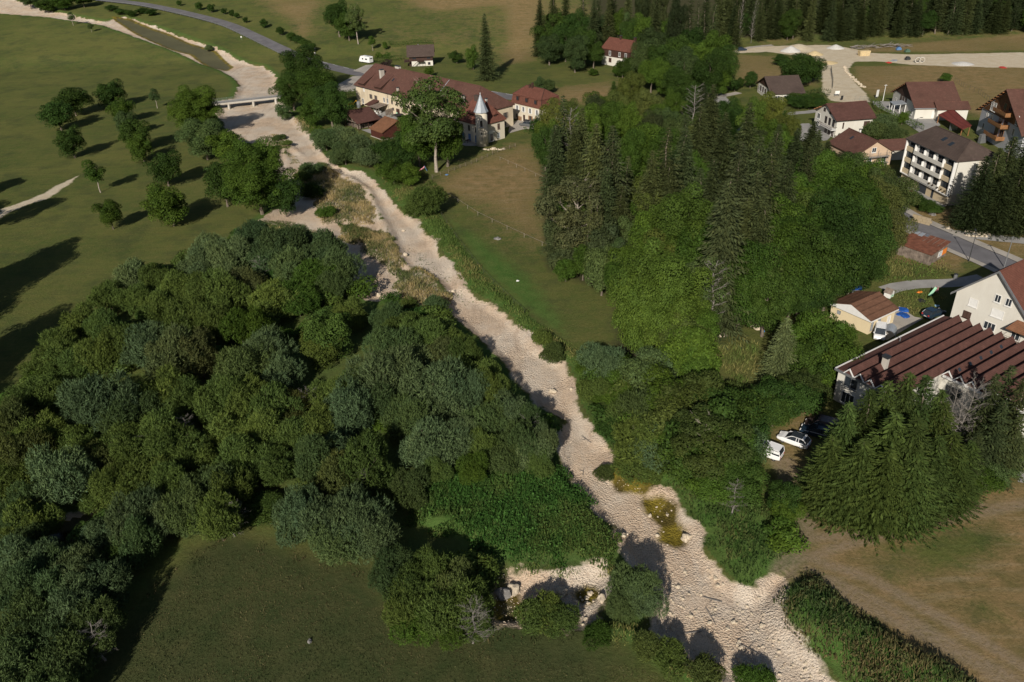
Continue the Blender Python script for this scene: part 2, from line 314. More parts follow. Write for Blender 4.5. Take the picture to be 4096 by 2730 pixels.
def carpaint(name, c, metal=.0):
    m, t, b = nt(name); b.inputs['Base Color'].default_value = c + (1,); b.inputs['Roughness'].default_value = .28; b.inputs['Metallic'].default_value = metal; b.inputs['Coat Weight'].default_value = .4; return m
M_CARW = carpaint('white_car_paint', (.8, .8, .79)); M_CARG = carpaint('grey_car_paint', (.17, .18, .185), .5); M_CARD = carpaint('dark_car_paint', (.015, .03, .05)); M_CARR = carpaint('dark_red_car_paint', (.14, .015, .02)); M_CARB = carpaint('dull_brown_van_paint', (.07, .05, .045))
# ------------------------------------------------------------------ the land: one height field, cut into the named areas of ground
def terrain_material():
    m, t, b = nt('land'); co = t.nodes.new('ShaderNodeTexCoord').outputs['Object']
    a = {k: attr(t, k) for k in ('gravel', 'dirt', 'dry', 'lush', 'algae', 'litter', 'field', 'track')}
    big = noise(t, .035, 4, .6, co); edge = noise(t, .13, 4, .6, co); mid = noise(t, .35, 5, .6, co); fine = noise(t, 2.2, 5, .7, co); tiny = noise(t, 9, 4, .75, co)
    mp = N(t, 'ShaderNodeMapping'); mp.inputs['Rotation'].default_value = (0, 0, .6); mp.inputs['Scale'].default_value = (.22, 1.6, 1); t.links.new(co, mp.inputs[0])
    streak = noise(t, .6, 4, .65, mp.outputs[0])
    g = mixc(t, rng(t, big, .35, .65), (.072, .100, .028), (.128, .136, .042))
    g = mixc(t, rng(t, mid, .38, .68, 0, .6), g, (.135, .125, .044)); g = mixc(t, rng(t, streak, .45, .75, 0, .5), g, (.060, .082, .030)); g = mixc(t, rng(t, noise(t, .9, 5, .7, co), .5, .75, 0, .55), g, (.150, .138, .056))
    g = mixc(t, rng(t, noise(t, .12, 5, .65, co), .48, .66, 0, .6), g, (.056, .070, .030))
    lush = mixc(t, rng(t, mid, .35, .65), (.056, .118, .026), (.092, .138, .038))
    dry = mixc(t, rng(t, mid, .35, .7), (.270, .185, .092), (.150, .125, .052))
    dry = mixc(t, rng(t, streak, .5, .72, 0, .6), dry, (.300, .240, .150)); dry = mixc(t, rng(t, noise(t, .9, 5, .7, co), .5, .72, 0, .6), dry, (.110, .098, .042))
    nf = mth(t, 'ADD', mth(t, 'MULTIPLY', mth(t, 'SUBTRACT', mid, .5), 1.6), mth(t, 'MULTIPLY', mth(t, 'SUBTRACT', fine, .5), .8))
    col = mixc(t, rng(t, mth(t, 'ADD', a['lush'], mth(t, 'MULTIPLY', nf, .5)), .35, .65), g, lush)
    col = mixc(t, rng(t, mth(t, 'ADD', a['dry'], mth(t, 'MULTIPLY', nf, .8)), .3, .85), col, dry)
    fld = mixc(t, rng(t, mid, .3, .7), (.040, .056, .022), (.070, .074, .032))
    col = mixc(t, a['field'], col, fld)
    col = mixc(t, rng(t, fine, .3, .62, .55, 0), col, mixc(t, 1., col, (.5, .55, .45), 'MULTIPLY'))
    col = mixc(t, rng(t, tiny, .35, .75, 0, .5), col, mixc(t, 1., col, (1.55, 1.45, 1.3), 'MULTIPLY'))
    lit = mixc(t, fine, (.030, .040, .018), (.075, .062, .035))
    col = mixc(t, rng(t, mth(t, 'ADD', a['litter'], mth(t, 'MULTIPLY', nf, .4)), .3, .6), col, lit)
    col = mixc(t, mth(t, 'MULTIPLY', a['track'], rng(t, fine, .25, .6)), col, (.27, .21, .145))
    # stones
    vo = N(t, 'ShaderNodeTexVoronoi'); vo.inputs['Scale'].default_value = 4.2; vo.inputs['Randomness'].default_value = 1; t.links.new(co, vo.inputs['Vector'])
    vo2 = N(t, 'ShaderNodeTexVoronoi'); vo2.inputs['Scale'].default_value = 9; t.links.new(co, vo2.inputs['Vector'])
    st = mixc(t, rng(t, mid, .3, .7), (.70, .535, .38), (.53, .385, .27))
    st = mixc(t, rng(t, noise(t, .09, 4, .6, co), .42, .58, 0, .8), st, (.66, .58, .48))
    mr = N(t, 'ShaderNodeMapping'); mr.inputs['Rotation'].default_value = (0, 0, -.95); mr.inputs['Scale'].default_value = (1.0, .16, 1); t.links.new(co, mr.inputs[0]); rs = noise(t, .55, 5, .65, mr.outputs[0])
    st = mixc(t, rng(t, rs, .52, .68, 0, .6), st, (.40, .29, .21)); st = mixc(t, rng(t, rs, .28, .42, .5, 0), st, (.66, .60, .52)); st = mixc(t, rng(t, noise(t, .5, 6, .75, co), .62, .72, 0, .6), st, (.22, .22, .14))
    st = mixc(t, mth(t, 'MULTIPLY', vo.outputs['Color'], .35), st, (.70, .62, .50))
    st = mixc(t, rng(t, vo2.outputs['Distance'], .35, .75, 0, .4), st, (.30, .22, .15))
    st = mixc(t, rng(t, fine, .55, .8, 0, .5), st, (.30, .24, .17))
    gm = rng(t, mth(t, 'ADD', mth(t, 'ADD', a['gravel'], mth(t, 'MULTIPLY', mth(t, 'SUBTRACT', edge, .47), 6.5)), mth(t, 'MULTIPLY', nf, 1.1)), -.15, .45)
    col = mixc(t, gm, col, st)
    dt = mixc(t, rng(t, mid, .3, .7), (.52, .43, .30), (.62, .55, .42))
    dm = rng(t, mth(t, 'ADD', mth(t, 'ADD', a['dirt'], mth(t, 'MULTIPLY', mth(t, 'SUBTRACT', edge, .5), 3.0)), mth(t, 'MULTIPLY', nf, .9)), -.2, .5)
    col = mixc(t, dm, col, mixc(t, rng(t, fine, .4, .75, 0, .5), dt, (.38, .30, .20)))
    # wet, algae-covered stones of the pools
    al = mixc(t, rng(t, fine, .35, .6), (.13, .105, .018), (.24, .185, .030)); al = mixc(t, rng(t, mid, .42, .6, 0, .8), al, (.07, .055, .02))
    al = mixc(t, rng(t, mth(t, 'ADD', a['algae'], mth(t, 'MULTIPLY', nf, .8)), .9, 2.0), al, (.105, .100, .055))
    am = rng(t, mth(t, 'ADD', a['algae'], mth(t, 'MULTIPLY', nf, .7)), -.3, .5)
    col = mixc(t, am, col, al)
    t.links.new(col, b.inputs['Base Color']); b.inputs['Specular IOR Level'].default_value = .03
    t.links.new(rng(t, am, 0, 1, .95, .5), b.inputs['Roughness'])
    hs = mth(t, 'ADD', mth(t, 'MULTIPLY', vo.outputs['Distance'], -.22), mth(t, 'MULTIPLY', vo2.outputs['Distance'], -.09))
    hs = mth(t, 'MULTIPLY', hs, rng(t, noise(t, .16, 4, .6, co), .38, .62, .25, 1.0)); hs = mth(t, 'MULTIPLY', hs, mth(t, 'MAXIMUM', gm, mth(t, 'MULTIPLY', dm, .4)))
    hg = mth(t, 'ADD', mth(t, 'MULTIPLY', fine, .16), mth(t, 'MULTIPLY', tiny, .10))
    bump(t, b, mth(t, 'ADD', hs, hg), .9, 1.0)
    return m
M_LAND = terrain_material()
def build_land():
    ys = [24.0]
    while ys[-1] < 660: ys.append(ys[-1] * 1.0056 + .02)
    ys = np.array(ys); us = np.linspace(-1, 1, 640)
    Y = np.repeat(ys[:, None], len(us), 1); X = us[None, :] * (Y * .74 + 48)
    x = X.ravel(); y = Y.ravel(); z = hfun(x, y)
    sg = np.maximum(np.maximum(np.maximum(sdf(RIVER, x, y), sdf(ISLE, x, y)), sdf(CHAN2, x, y)), np.maximum(sdf(BEACH, x, y), sdf(CREEK, x, y)))
    sg = sg - .9 * sstep(320, 350, y)
    sd = np.maximum(np.maximum(sdf(DIRT, x, y), sdf(PATHL, x, y) - .9), DUMP[1] - np.hypot(x - DUMP[0][0], y - DUMP[0][1]))
    soft = lambda P, w: sstep(-w, w, sdf(P, x, y))
    dry = np.zeros_like(x)
    for P, w, k in ((FIELD_R, 3, 1.0), (MIDDRY, 15, 1.05), (DRY_TR, 5, .75), (DRY_TR2, 5, .95), (DRY_TR3, 6, .8), (DRY_H, 10, .8), (DRY_H2, 6, .8), (DRY_H3, 12, .85), (DRY_B, 3, .9), (YARD, 2, .8)):
        dry = np.maximum(dry, k * soft(P, w))
    dry = np.maximum(dry, .45 * sstep(330, 420, y) * sstep(-150, 0, x))
    dry += (vnoise(x, y, 22) - .5) * .5 * (dry > .02)
    lush = .8 * soft(LUSH_M, 6)
    md = np.zeros_like(x)
    for P, h in MOUNDS[2:]: md = np.maximum(md, soft(P, 1.2))
    trk = np.zeros_like(x)
    for q in TRACKS: trk = np.maximum(trk, sstep(1.3, .2, linedist(q, x, y)))
    for q in LUSH_F: dry = dry * (1 - .8 * soft(q, 3)); lush = np.maximum(lush, .35 * soft(q, 3))
    lush = np.maximum(np.maximum(lush, .85 * md), .45 * soft(THICKET, 3)); lush = np.maximum(lush, .6 * sstep(6, 1, -sg) * (sg < 0))
    alg = np.maximum.reduce([sdf(P, x, y) + o_ for P, o_ in ((POOL_UP, .6), (POOL_A, 0))]); alg = np.maximum(alg, np.minimum(.7, np.maximum.reduce([sdf(P, x, y) for P in (POOL_B, POOL_C, POOL_D)]))); alg = np.maximum(alg, np.where(sdf(CREEK, x, y) > .4, 3, -3))
    lit = np.maximum(.9 * soft(WOOD, 5), .8 * sstep(380, 395, y) * sstep(34, 60, x))
    fld = sstep(84, 70, y) * sstep(16, 4, x) * (1 - .9 * soft(THICKET, 2)) * .9
    nr, nc = Y.shape; i = np.arange(nr * nc).reshape(nr, nc)
    F = np.stack([i[:-1, :-1], i[:-1, 1:], i[1:, 1:], i[1:, :-1]], -1).reshape(-1, 4)
    cx = x[F].mean(1); cy = y[F].mean(1)
    kind = np.zeros(len(F), int)
    fg = sg[F].mean(1); fd = sd[F].mean(1); fa = sdf(POOL_UP, cx, cy)
    kind[sdf(FIELD_R, cx, cy) > 0] = 4; kind[(cy < 82) & (cx < 10) & (sdf(THICKET, cx, cy) < 0)] = 3
    kind[fd > 0] = 2; kind[fg > 0] = 1; kind[(cy > 384) & (cx > 36)] = 5
    kind[(fd > 0)] = 2
    at = {'gravel': np.clip(sg, -3, 3), 'dirt': np.clip(sd, -3, 3), 'dry': dry, 'lush': lush, 'algae': np.clip(alg, -3, 3), 'litter': lit, 'field': fld, 'track': trk * .8}
    P3 = np.stack([x, y, z], 1)
    names = ['meadow', 'riverbed', 'dirt_ground', 'field', 'dry_field', 'forest_floor']
    for k, nm in enumerate(names):
        fk = F[kind == k]; used, inv = np.unique(fk.ravel(), return_inverse=True)
        me = nmesh(nm, P3[used], inv.reshape(-1, 4), [M_LAND], True, {n: v[used] for n, v in at.items()})
        lab = {'meadow': 'green and dry meadow covering the valley floor', 'riverbed': 'dry pale limestone riverbed winding through the valley', 'dirt_ground': 'bare pale dirt of the works area and worn track', 'field': 'dark mown field at the bottom of the picture',
               'dry_field': 'dry brown field beside the gravel ford', 'forest_floor': 'rising ground under the far forest'}[nm]
        link(nm, me, None, kind='structure', label=lab)
build_land()
# far skirt so the land reaches the horizon
sk = MB(); R_ = 3000
def skirt():
    xs = [-R_, -900, 0, 900, R_]
    far = 655.0; zf = (0.18) * (far - 372)
    sk.add([(-R_, -200, -1.2), (R_, -200, -1.2), (R_, 23, -1.2), (-R_, 23, -1.2)], [(0, 1, 2, 3)])
    sk.add([(-534, 655, -2), (534, 655, -2), (534, 655, 55), (534, 1500, 190), (-534, 1500, 190), (-534, 655, 28)], [(5, 2, 3, 4)])
    sk.add([(-66, 23, -1.2), (-R_, 23, -1.2), (-R_, 372, -1.0), (-322, 372, -1.0), (-534, 655, 28), (-534, 1500, 190), (-R_, 1500, 190)], [(0, 3, 2, 1), (3, 4, 6, 2), (4, 5, 6)])
    sk.add([(66, 23, -1.2), (R_, 23, -1.2), (R_, 372, -1.0), (322, 372, -1.0), (534, 655, 50), (534, 1500, 190), (R_, 1500, 190)], [(0, 1, 2, 3), (3, 2, 6, 4), (4, 6, 5)])
skirt()
M_HILL = plain('far_meadow', (.085, .09, .035), .95, .35, .02)
o = link('hills', nmesh('hills', sk.v, sk.f, [M_HILL]), None, kind='structure', label='rolling ground beyond the valley')

# ------------------------------------------------------------------ roads and courts laid as sheets on the land
def asphalt(name, c):
    m, t, b = nt(name); co = t.nodes.new('ShaderNodeTexCoord').outputs['Object']
    f = noise(t, .25, 4, .6, co); g = noise(t, 6, 4, .7, co)
    col = mixc(t, rng(t, f, .3, .7), tuple(x * .8 for x in c), tuple(x * 1.25 for x in c)); col = mixc(t, rng(t, g, .4, .8, 0, .4), col, tuple(x * 1.5 for x in c))
    t.links.new(col, b.inputs['Base Color']); b.inputs['Roughness'].default_value = .9; b.inputs['Specular IOR Level'].default_value = .15; return m
M_ASPH = asphalt('road_asphalt', (.135, .13, .135)); M_ASPR = asphalt('reddish_asphalt', (.15, .125, .12)); M_OLDASPH = asphalt('pale_old_asphalt', (.27, .26, .245)); M_PAVE = asphalt('pavement_asphalt', (.33, .30, .26))
M_LINE = plain('road_paint', (.65, .65, .63), .7, .2, 4)
def resample(P, step):
    P = [Vector((p[0], p[1], 0)) for p in P]; out = []
    for i in range(len(P) - 1):           # Catmull-Rom
        p0 = P[max(i - 1, 0)]; p1 = P[i]; p2 = P[i + 1]; p3 = P[min(i + 2, len(P) - 1)]
        n = max(1, int((p2 - p1).length / step))
        for k in range(n):
            t = k / n; out.append(.5 * ((2 * p1) + (p2 - p0) * t + (2 * p0 - 5 * p1 + 4 * p2 - p3) * t * t + (3 * p1 - p0 - 3 * p2 + p3) * t ** 3))
    out.append(P[-1]); return out
def ribbon(C, a, b, dz, seg=None, thick=0.0):
    """strip between offsets a..b (left positive) of centre line C"""
    n = len(C); L = []; T = []
    for i in range(n):
        d = (C[min(i + 1, n - 1)] - C[max(i - 1, 0)]).normalized(); nn = Vector((-d.y, d.x, 0)); L.append(C[i] + nn * a); T.append(C[i] + nn * b)
    al = L + T; zz = hfun(np.array([p.x for p in al]), np.array([p.y for p in al])); V = [(p.x, p.y, z + dz) for p, z in zip(al, zz)]
    cz = hfun(np.array([p.x for p in C]), np.array([p.y for p in C]))
    V = [(p[0], p[1], max(cz[i % n], p[2] - dz) + dz) for i, p in enumerate(V)]
    F = [(i, i + 1, n + i + 1, n + i) for i in range(n - 1) if seg is None or seg(i)]
    return V, F
def road(name, k, pts, w, mat, lab, dz=.05, **kw):
    C = resample([G(*px(k, *p)) for p in pts], 2.0); m = MB(); V, F = ribbon(C, w / 2, -w / 2, dz); m.add(V, F)
    o = m.build(name, mat, None); o['kind'] = 'structure'; o['label'] = lab; return o, C
def sheet(name, P, mat, lab, dz=.03, kind='structure', step=None):
    m = MB(); P = np.asarray(P); c = P.mean(0); V = [(p[0], p[1], 0) for p in P]
    z = hfun(P[:, 0], P[:, 1]); me = MB(); me.add([(p[0], p[1], max(0, zz) + dz) for p, zz in zip(P, z)], [tuple(range(len(P)))])
    o = me.build(name, mat, None); o['kind'] = kind; o['label'] = lab; return o
r1, C1 = road('road', 'V', [(150, -12), (225, -1), (330, 12), (430, 33), (520, 57), (585, 85), (640, 112), (700, 138), (760, 154), (805, 165), (850, 174), (920, 184), (1040, 205), (1110, 214), (1158, 222), (1210, 228), (1260, 232)], 7.4, M_ASPH, 'two-lane valley road running behind the long farmhouse')
def marks(name, C, off, w, seg, par, dz=.008):
    V, F = ribbon(C, off + w / 2, off - w / 2, .05 + dz, seg); m = MB(); m.add(V, F); o = m.build(name, M_LINE, par); o['kind'] = 'structure'
marks('dashed_line', C1, 3.2, .22, lambda i: i % 4 < 2, r1); marks('centre_line', C1, -.6, .18, lambda i: i < 120, r1); marks('edge_line', C1, -3.3, .16, lambda i: i < 120, r1)
V_, F_ = ribbon(C1, 3.0, .9, .054, lambda i: i < 112); m_ = MB(); m_.add(V_, F_); o = m_.build('cycle_lane', M_ASPR, r1); o['kind'] = 'structure'
r2, C2 = road('forest_road', 'V', [(1600, 190), (1625, 204), (1650, 222), (1672, 250), (1686, 285), (1692, 330)], 5, M_OLDASPH, 'narrow grey road descending between the trees')
r2b, _c = road('driveway', 'V', [(1652, 222), (1675, 218), (1698, 213)], 3.2, M_PAVE, 'short pale drive joining the road in the trees', .07)
r2c, _c = road('lane', 'V', [(1700, 118), (1725, 110), (1775, 105)], 2.6, M_PAVE, 'pale lane along the wood edge', .07)
r3, C3 = road('village_road', 'V', [(2030, 480), (2075, 506), (2110, 523), (2160, 545), (2220, 572), (2290, 602), (2353, 632), (2420, 665)], 6.4, M_ASPH, 'wide asphalt road crossing the right of the picture')
def strip(name, C, a, b, dz, mat, lab, par=None):
    V, F = ribbon(C, a, b, dz); m = MB(); m.add(V, F); o = m.build(name, mat, par); o['kind'] = 'structure'; o['label'] = lab; return o
strip('pavement', C3, 5.2, 3.15, .16, M_PAVE, 'pale pavement along the upper side of the village road'); strip('kerb', C3, 3.25, 3.1, .175, M_CONC, 'kerb of the upper pavement')
strip('pavement', C3, -3.15, -4.6, .16, M_PAVE, 'pale pavement along the lower side of the village road')
r4, C4 = road('side_road', 'V', [(2190, 537), (2230, 543), (2290, 549), (2360, 556), (2450, 570)], 3.6, M_OLDASPH, 'pale side road leaving the village road to the right', .1)
r5, C5 = road('lane', 'V', [(2035, 668), (2060, 660), (2100, 654), (2150, 652), (2200, 650), (2260, 640)], 3.4, M_OLDASPH, 'short pale lane leading towards the cream hut')
r6, C6 = road('driveway', 'p', [(520, 535), (580, 528), (640, 524), (700, 515)], 3.2, M_OLDASPH, 'pale drive left of the white balcony house', .06)
sheet('courtyard', poly('p', [(565, 600), (580, 592), (650, 590), (700, 620), (790, 660), (760, 690), (690, 700), (560, 690)]), M_OLDASPH, 'grey asphalt court in front of the white balcony house')
sheet('courtyard', poly('D', [(-120, 430), (160, 440), (460, 640), (545, 725), (900, 715), (990, 830), (640, 945), (420, 800), (300, 700), (0, 555), (-110, 490)]), M_OLDASPH, 'grey asphalt court before the chalet with the glass porch')
sheet('courtyard', poly('B', [(1440, 1090), (1480, 960), (1640, 880), (1900, 900), (2150, 1010), (2150, 1050), (1730, 1070), (1450, 1150)]), M_PAVE, 'pale gravel court with the parked grey estate car')
sheet('courtyard', poly('s', [(690, 405), (830, 390), (900, 250), (860, 180), (1000, 150), (1160, 200), (1200, 330), (850, 470)]), M_OLDASPH, 'grey concrete yard between the sheds and the farmhouse')
sheet('courtyard', poly('2', [(720, 740), (880, 655), (990, 650), (960, 760), (900, 780), (770, 790)]), M_PAVE, 'pale gravel forecourt at the left end of the farmhouse')
sheet('courtyard', poly('2', [(880, 610), (990, 560), (1060, 555), (1040, 600), (1000, 640), (940, 620)]), M_PAVE, 'gravel apron beside the motorhome', .06)
sheet('terrace', poly('B', [(380, 1150), (560, 1200), (800, 1300), (850, 1400), (600, 1400), (420, 1340), (330, 1240)]), M_PAVE, 'paved terrace at the foot of the turret wing', .05)
sheet('courtyard', poly('8', [(1180, 300), (1290, 230), (1700, 480), (1640, 500), (1380, 400), (1240, 350)]), M_OLDASPH, 'asphalt apron at the foot of the apartment block', .06)
sheet('courtyard', poly('F', [(700, 700), (830, 520), (1000, 640), (1100, 660), (700, 900), (560, 896)]), M_PAVE, 'stained concrete yard between the hut and the factory', .05)
sheet('courtyard', poly('i', [(2353, 1200), (2290, 1280), (2300, 1560), (2500, 1600), (2600, 1200)]), M_OLDASPH, 'grey tarmac patch at the right edge of the picture', .05)
# pools: shallow still water over algae-covered stones
def watermat():
    m, t, b = nt('pool_water'); b.inputs['Base Color'].default_value = (.05, .05, .03, 1); b.inputs['Roughness'].default_value = .08
    tr = N(t, 'ShaderNodeBsdfTransparent'); tr.inputs[0].default_value = (.75, .72, .55, 1); fr = N(t, 'ShaderNodeFresnel'); gl = N(t, 'ShaderNodeBsdfGlossy'); gl.inputs['Roughness'].default_value = .1
    mx = N(t, 'ShaderNodeMixShader'); t.links.new(fr.outputs[0], mx.inputs[0]); t.links.new(tr.outputs[0], mx.inputs[1]); t.links.new(gl.outputs[0], mx.inputs[2])
    t.links.new(mx.outputs[0], t.nodes['Material Output'].inputs[0]); return m
M_WATER = watermat()
def shrink(P, f): c = P.mean(0); return c + (P - c) * f
for P, dz, lab in ((POOL_UP, -1.0, 'long dark pool left in the upper riverbed'), (CREEK, -.88, 'dark creek under the willows')):
    P = shrink(P, .62 if P is POOL_UP else .8); m = MB(); m.add([(a, b, dz) for a, b in P], [tuple(range(len(P)))]); o = m.build('pool', M_WATER); o['kind'] = 'structure'; o['label'] = lab

# ------------------------------------------------------------------ foliage meshes
def cards(P, Nrm, U, w, l, cup=0.0):
    """quads centred at P, plane normal Nrm, long axis U"""
    Nrm = Nrm / (np.linalg.norm(Nrm, axis=1, keepdims=True) + 1e-9); S = np.cross(Nrm, U); S /= (np.linalg.norm(S, axis=1, keepdims=True) + 1e-9); U = np.cross(S, Nrm)
    w = np.asarray(w)[:, None] / 2; l = np.asarray(l)[:, None] / 2
    V = np.stack([P - U * l, P + S * w, P + U * l, P - S * w], 1).reshape(-1, 3)
    return V, np.arange(len(V), dtype=np.int32).reshape(-1, 4)
def rnd(n, s=1.0): return RS.normal(0, s, (n, 3))
def unit(a): return a / (np.linalg.norm(a, axis=1, keepdims=True) + 1e-9)
def blobs(R, Hc, z0, n, f=.36, dome=True):
    """sub-crown centres on an uneven ellipsoid"""
    d = unit(rnd(n)); d[:, 2] = np.abs(d[:, 2]) * 1.5 - .62 if dome else d[:, 2]; d = unit(d)
    k = RS.uniform(.45, .95, n)[:, None]; C = d * k * np.array([R, R, Hc / 2]) ; C[:, :2] *= np.where(C[:, 2:] < 0, .88, 1); C[:, 2] += z0 + Hc / 2
    r = R * f * np.clip(np.exp(RS.normal(-.08, .36, n)), .45, 1.7); C = C * 1.0 + rnd(n, .07 * R); return C, r
def leafy_crown(name, R, Hc, z0, nb, nl, size, f=.36, elong=1.5):
    C, r = blobs(R, Hc, z0, nb, f, False); pr = r ** 2 / (r ** 2).sum(); bi = RS.choice(nb, nl, p=pr); d = unit(rnd(nl)); d[:, 2] = np.where(d[:, 2] < -.55, -d[:, 2], d[:, 2])
    rad = r[bi] * (1 - np.abs(RS.normal(0, .16, nl))) * (1 + .12 * np.sin(d[:, 0] * 7 + bi) * np.cos(d[:, 1] * 6 + d[:, 2] * 5)); P = C[bi] + d * rad[:, None] * np.array([1, 1, .85])
    n = unit(d + np.array([0, 0, .35]) + rnd(nl, .45)); u = rnd(nl); s = size * RS.uniform(.6, 1.3, nl)
    V, F = cards(P, n, u, s, s * elong); tint = np.clip(.5 + RS.normal(0, .2, nl) + .25 * (RS.rand(nb)[bi] - .5), 0, 1); hue = np.clip(RS.rand(nb)[bi] * .6 + RS.rand(nl) * .4, 0, 1)
    return nmesh(name, V, F, [M_LEAF], attrs={'tint': np.repeat(tint, 4), 'hue': np.repeat(hue, 4)})
def willow_crown(name, R, Hc, z0, nb, nt_, size=.75, k=7, f=.42, wid=.085):
    C, r = blobs(R, Hc, z0, nb, f); pr = r ** 2 / (r ** 2).sum(); bi = RS.choice(nb, nt_, p=pr); d = unit(rnd(nt_)); d[:, 2] = np.abs(d[:, 2]) - .15; d = unit(d)
    P = C[bi] + d * (r[bi] * (1 - np.abs(RS.normal(0, .12, nt_))))[:, None]; ax = unit(d + np.array([0, 0, .7]) + rnd(nt_, .25))
    P = np.repeat(P, k, 0); ax = unit(np.repeat(ax, k, 0) + rnd(nt_ * k, .42)); L = size * RS.uniform(.5, 1.15, nt_ * k) * np.repeat(np.where(RS.rand(nt_) < .08, 1.9, 1.0), k); P = P + ax * (L / 2)[:, None] + rnd(nt_ * k, .12)
    V, F = cards(P, unit(rnd(nt_ * k) + np.repeat(d, k, 0) * .7), ax, wid * RS.uniform(.7, 1.6, nt_ * k) + .04, L)
    tint = np.clip(.5 + RS.normal(0, .16, nt_ * k) + .3 * (np.repeat(RS.rand(nt_), k) - .5), 0, 1); hue = np.clip(np.repeat(RS.rand(nb)[bi], k) * .5 + RS.rand(nt_ * k) * .3, 0, 1)
    return nmesh(name, V, F, [M_LEAF], attrs={'tint': np.repeat(tint, 4), 'hue': np.repeat(hue, 4)})
def spruce_crown(name, R=3.6, H=22., z0=1.0, nlev=38, nbr=13, seg=7, w=1.0, ragged=.25, thin=1.0):
    P = []; Nn = []; U = []; W = []; L = []; T = []
    for li in range(nlev):
        t = li / (nlev - 1); zc = z0 + (H - z0) * (t ** .92); br = R * ((1 - t) ** .8) * thin + .25
        nb = max(5, int(nbr * (1 - .45 * t)))
        for k in range(nb):
            a = 2 * math.pi * (k + RS.rand()) / nb; Lb = br * RS.uniform(1 - ragged * 1.3, 1 + ragged * .6)
            if RS.rand() < .08: continue
            dr = np.array([math.cos(a), math.sin(a), 0]); sd = np.array([-dr[1], dr[0], 0]); n = max(2, int(seg * Lb / R + 1)); tb = RS.rand()
            for s in range(n):
                q = (s + .6) / n; sag = -.32 * Lb * q + .13 * Lb * q * q; p = dr * Lb * q + np.array([0, 0, zc + sag + RS.normal(0, .07)])
                wd = w * (1.15 - .55 * q) * (.5 + .5 * min(1, Lb / 1.8))
                for sg in (-1, 1):
                    P.append(p + sd * sg * wd * .42); u = dr * .75 + sd * sg * RS.uniform(.5, 1.1) + np.array([0, 0, -.30 + RS.normal(0, .12)]); U.append(u)
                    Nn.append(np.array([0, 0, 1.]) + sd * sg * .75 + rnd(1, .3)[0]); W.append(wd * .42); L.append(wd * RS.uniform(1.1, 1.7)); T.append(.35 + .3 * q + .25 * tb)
            P.append(dr * Lb + np.array([0, 0, zc - .19 * Lb])); U.append(dr + np.array([0, 0, -.1])); Nn.append(np.array([0, 0, 1.]) + rnd(1, .3)[0]); W.append(.22); L.append(.7); T.append(.75)
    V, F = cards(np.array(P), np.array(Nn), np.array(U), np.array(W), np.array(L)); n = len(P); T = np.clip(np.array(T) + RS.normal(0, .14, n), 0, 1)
    return nmesh(name, V, F, [M_LEAF], attrs={'tint': np.repeat(T, 4), 'hue': np.repeat(RS.rand(n) * .6, 4)})
def branches(name, H, R, nlimb, mat, r0=.22, sub=3, lean=0., twigs=0, z0=.3):
    m = MB(); p = Vector((0, 0, -.4)); pts = [p]; n = 6
    for i in range(n): p = Vector((math.sin(i * 1.3) * .02 * H + lean * H * (i + 1) / n, math.cos(i * 1.7) * .018 * H, H * (i + 1) / n)); pts.append(p)
    rr = lambda t: r0 * (1 - .85 * t) + .02
    for i in range(n): m.tube(pts[i], pts[i + 1], rr(i / n) * (1.25 if i == 0 else 1), rr((i + 1) / n), 7, False)
    for k in range(nlimb):
        t = z0 + (1 - z0) * (k + .5) / nlimb * .95; j = min(n - 1, int(t * n)); q = pts[j].lerp(pts[j + 1], t * n - j); a = k * 2.4 + random.random()
        Lb = R * (1.05 - .55 * t) * random.uniform(.7, 1.1); up = .35 + .5 * t
        e1 = q + Vector((math.cos(a), math.sin(a), up)) * Lb * .55; e2 = e1 + Vector((math.cos(a + .3), math.sin(a + .3), up * 1.5)) * Lb * .5
        m.tube(q, e1, rr(t) * .5, rr(t) * .3, 5, False); m.tube(e1, e2, rr(t) * .3, .015, 4, False)
        for s in range(sub):
            f = random.random(); b = q.lerp(e1, .15 + .85 * f) if s % 2 else e1.lerp(e2, f * .7); aa = a + random.uniform(-1.2, 1.2)
            m.tube(b, b + Vector((math.cos(aa), math.sin(aa), random.uniform(.2, 1))) * Lb * random.uniform(.2, .4), rr(t) * .18, .01, 3, False)
            for w in range(twigs):
                c = b + Vector((math.cos(aa), math.sin(aa), .5)) * Lb * .15 * w; ab = aa + random.uniform(-1.5, 1.5); m.tube(c, c + Vector((math.cos(ab), math.sin(ab), .5)) * Lb * .16, .02, .006, 3, False)
    me = nmesh(name, m.v, m.f, [mat]); return me
LEAFY = [leafy_crown('crown', 4.9, 8.2, 1.5, 50, 16000, .25, .32) for _ in range(5)]
LEAFYBIG = [leafy_crown('crown', 7.3, 13.4, 2.4, 80, 38000, .25, .27) for _ in range(3)]
HUGE = [leafy_crown('crown', 8.8, 16, 2.4, 110, 80000, .21, .23)]
LOOSE = [leafy_crown('crown', 6.6, 13.8, 5.2, 80, 22000, .24, .21) for _ in range(2)]
SLIM = [leafy_crown('crown', 2.0, 6.8, 2.0, 26, 4200, .2, .42) for _ in range(2)]
WILLOW = [willow_crown('crown', 4.2, 5.4, -.2, 34, 3300, .52, 7, .36, .06) for _ in range(7)]
WILLOWS = [willow_crown('crown', 2.6, 3.4, -.3, 18, 1300, .48, 7, .38, .055) for _ in range(3)]
SHRUB = [leafy_crown('crown', 1.6, 2.3, -.2, 12, 1500, .2, .5) for _ in range(4)]
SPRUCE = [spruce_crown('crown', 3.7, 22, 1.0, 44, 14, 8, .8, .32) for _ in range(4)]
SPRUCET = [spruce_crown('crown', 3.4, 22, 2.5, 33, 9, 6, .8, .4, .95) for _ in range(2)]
PALESPR = [spruce_crown('crown', 3.3, 11, .2, 50, 20, 14, .31, .34) for _ in range(4)]
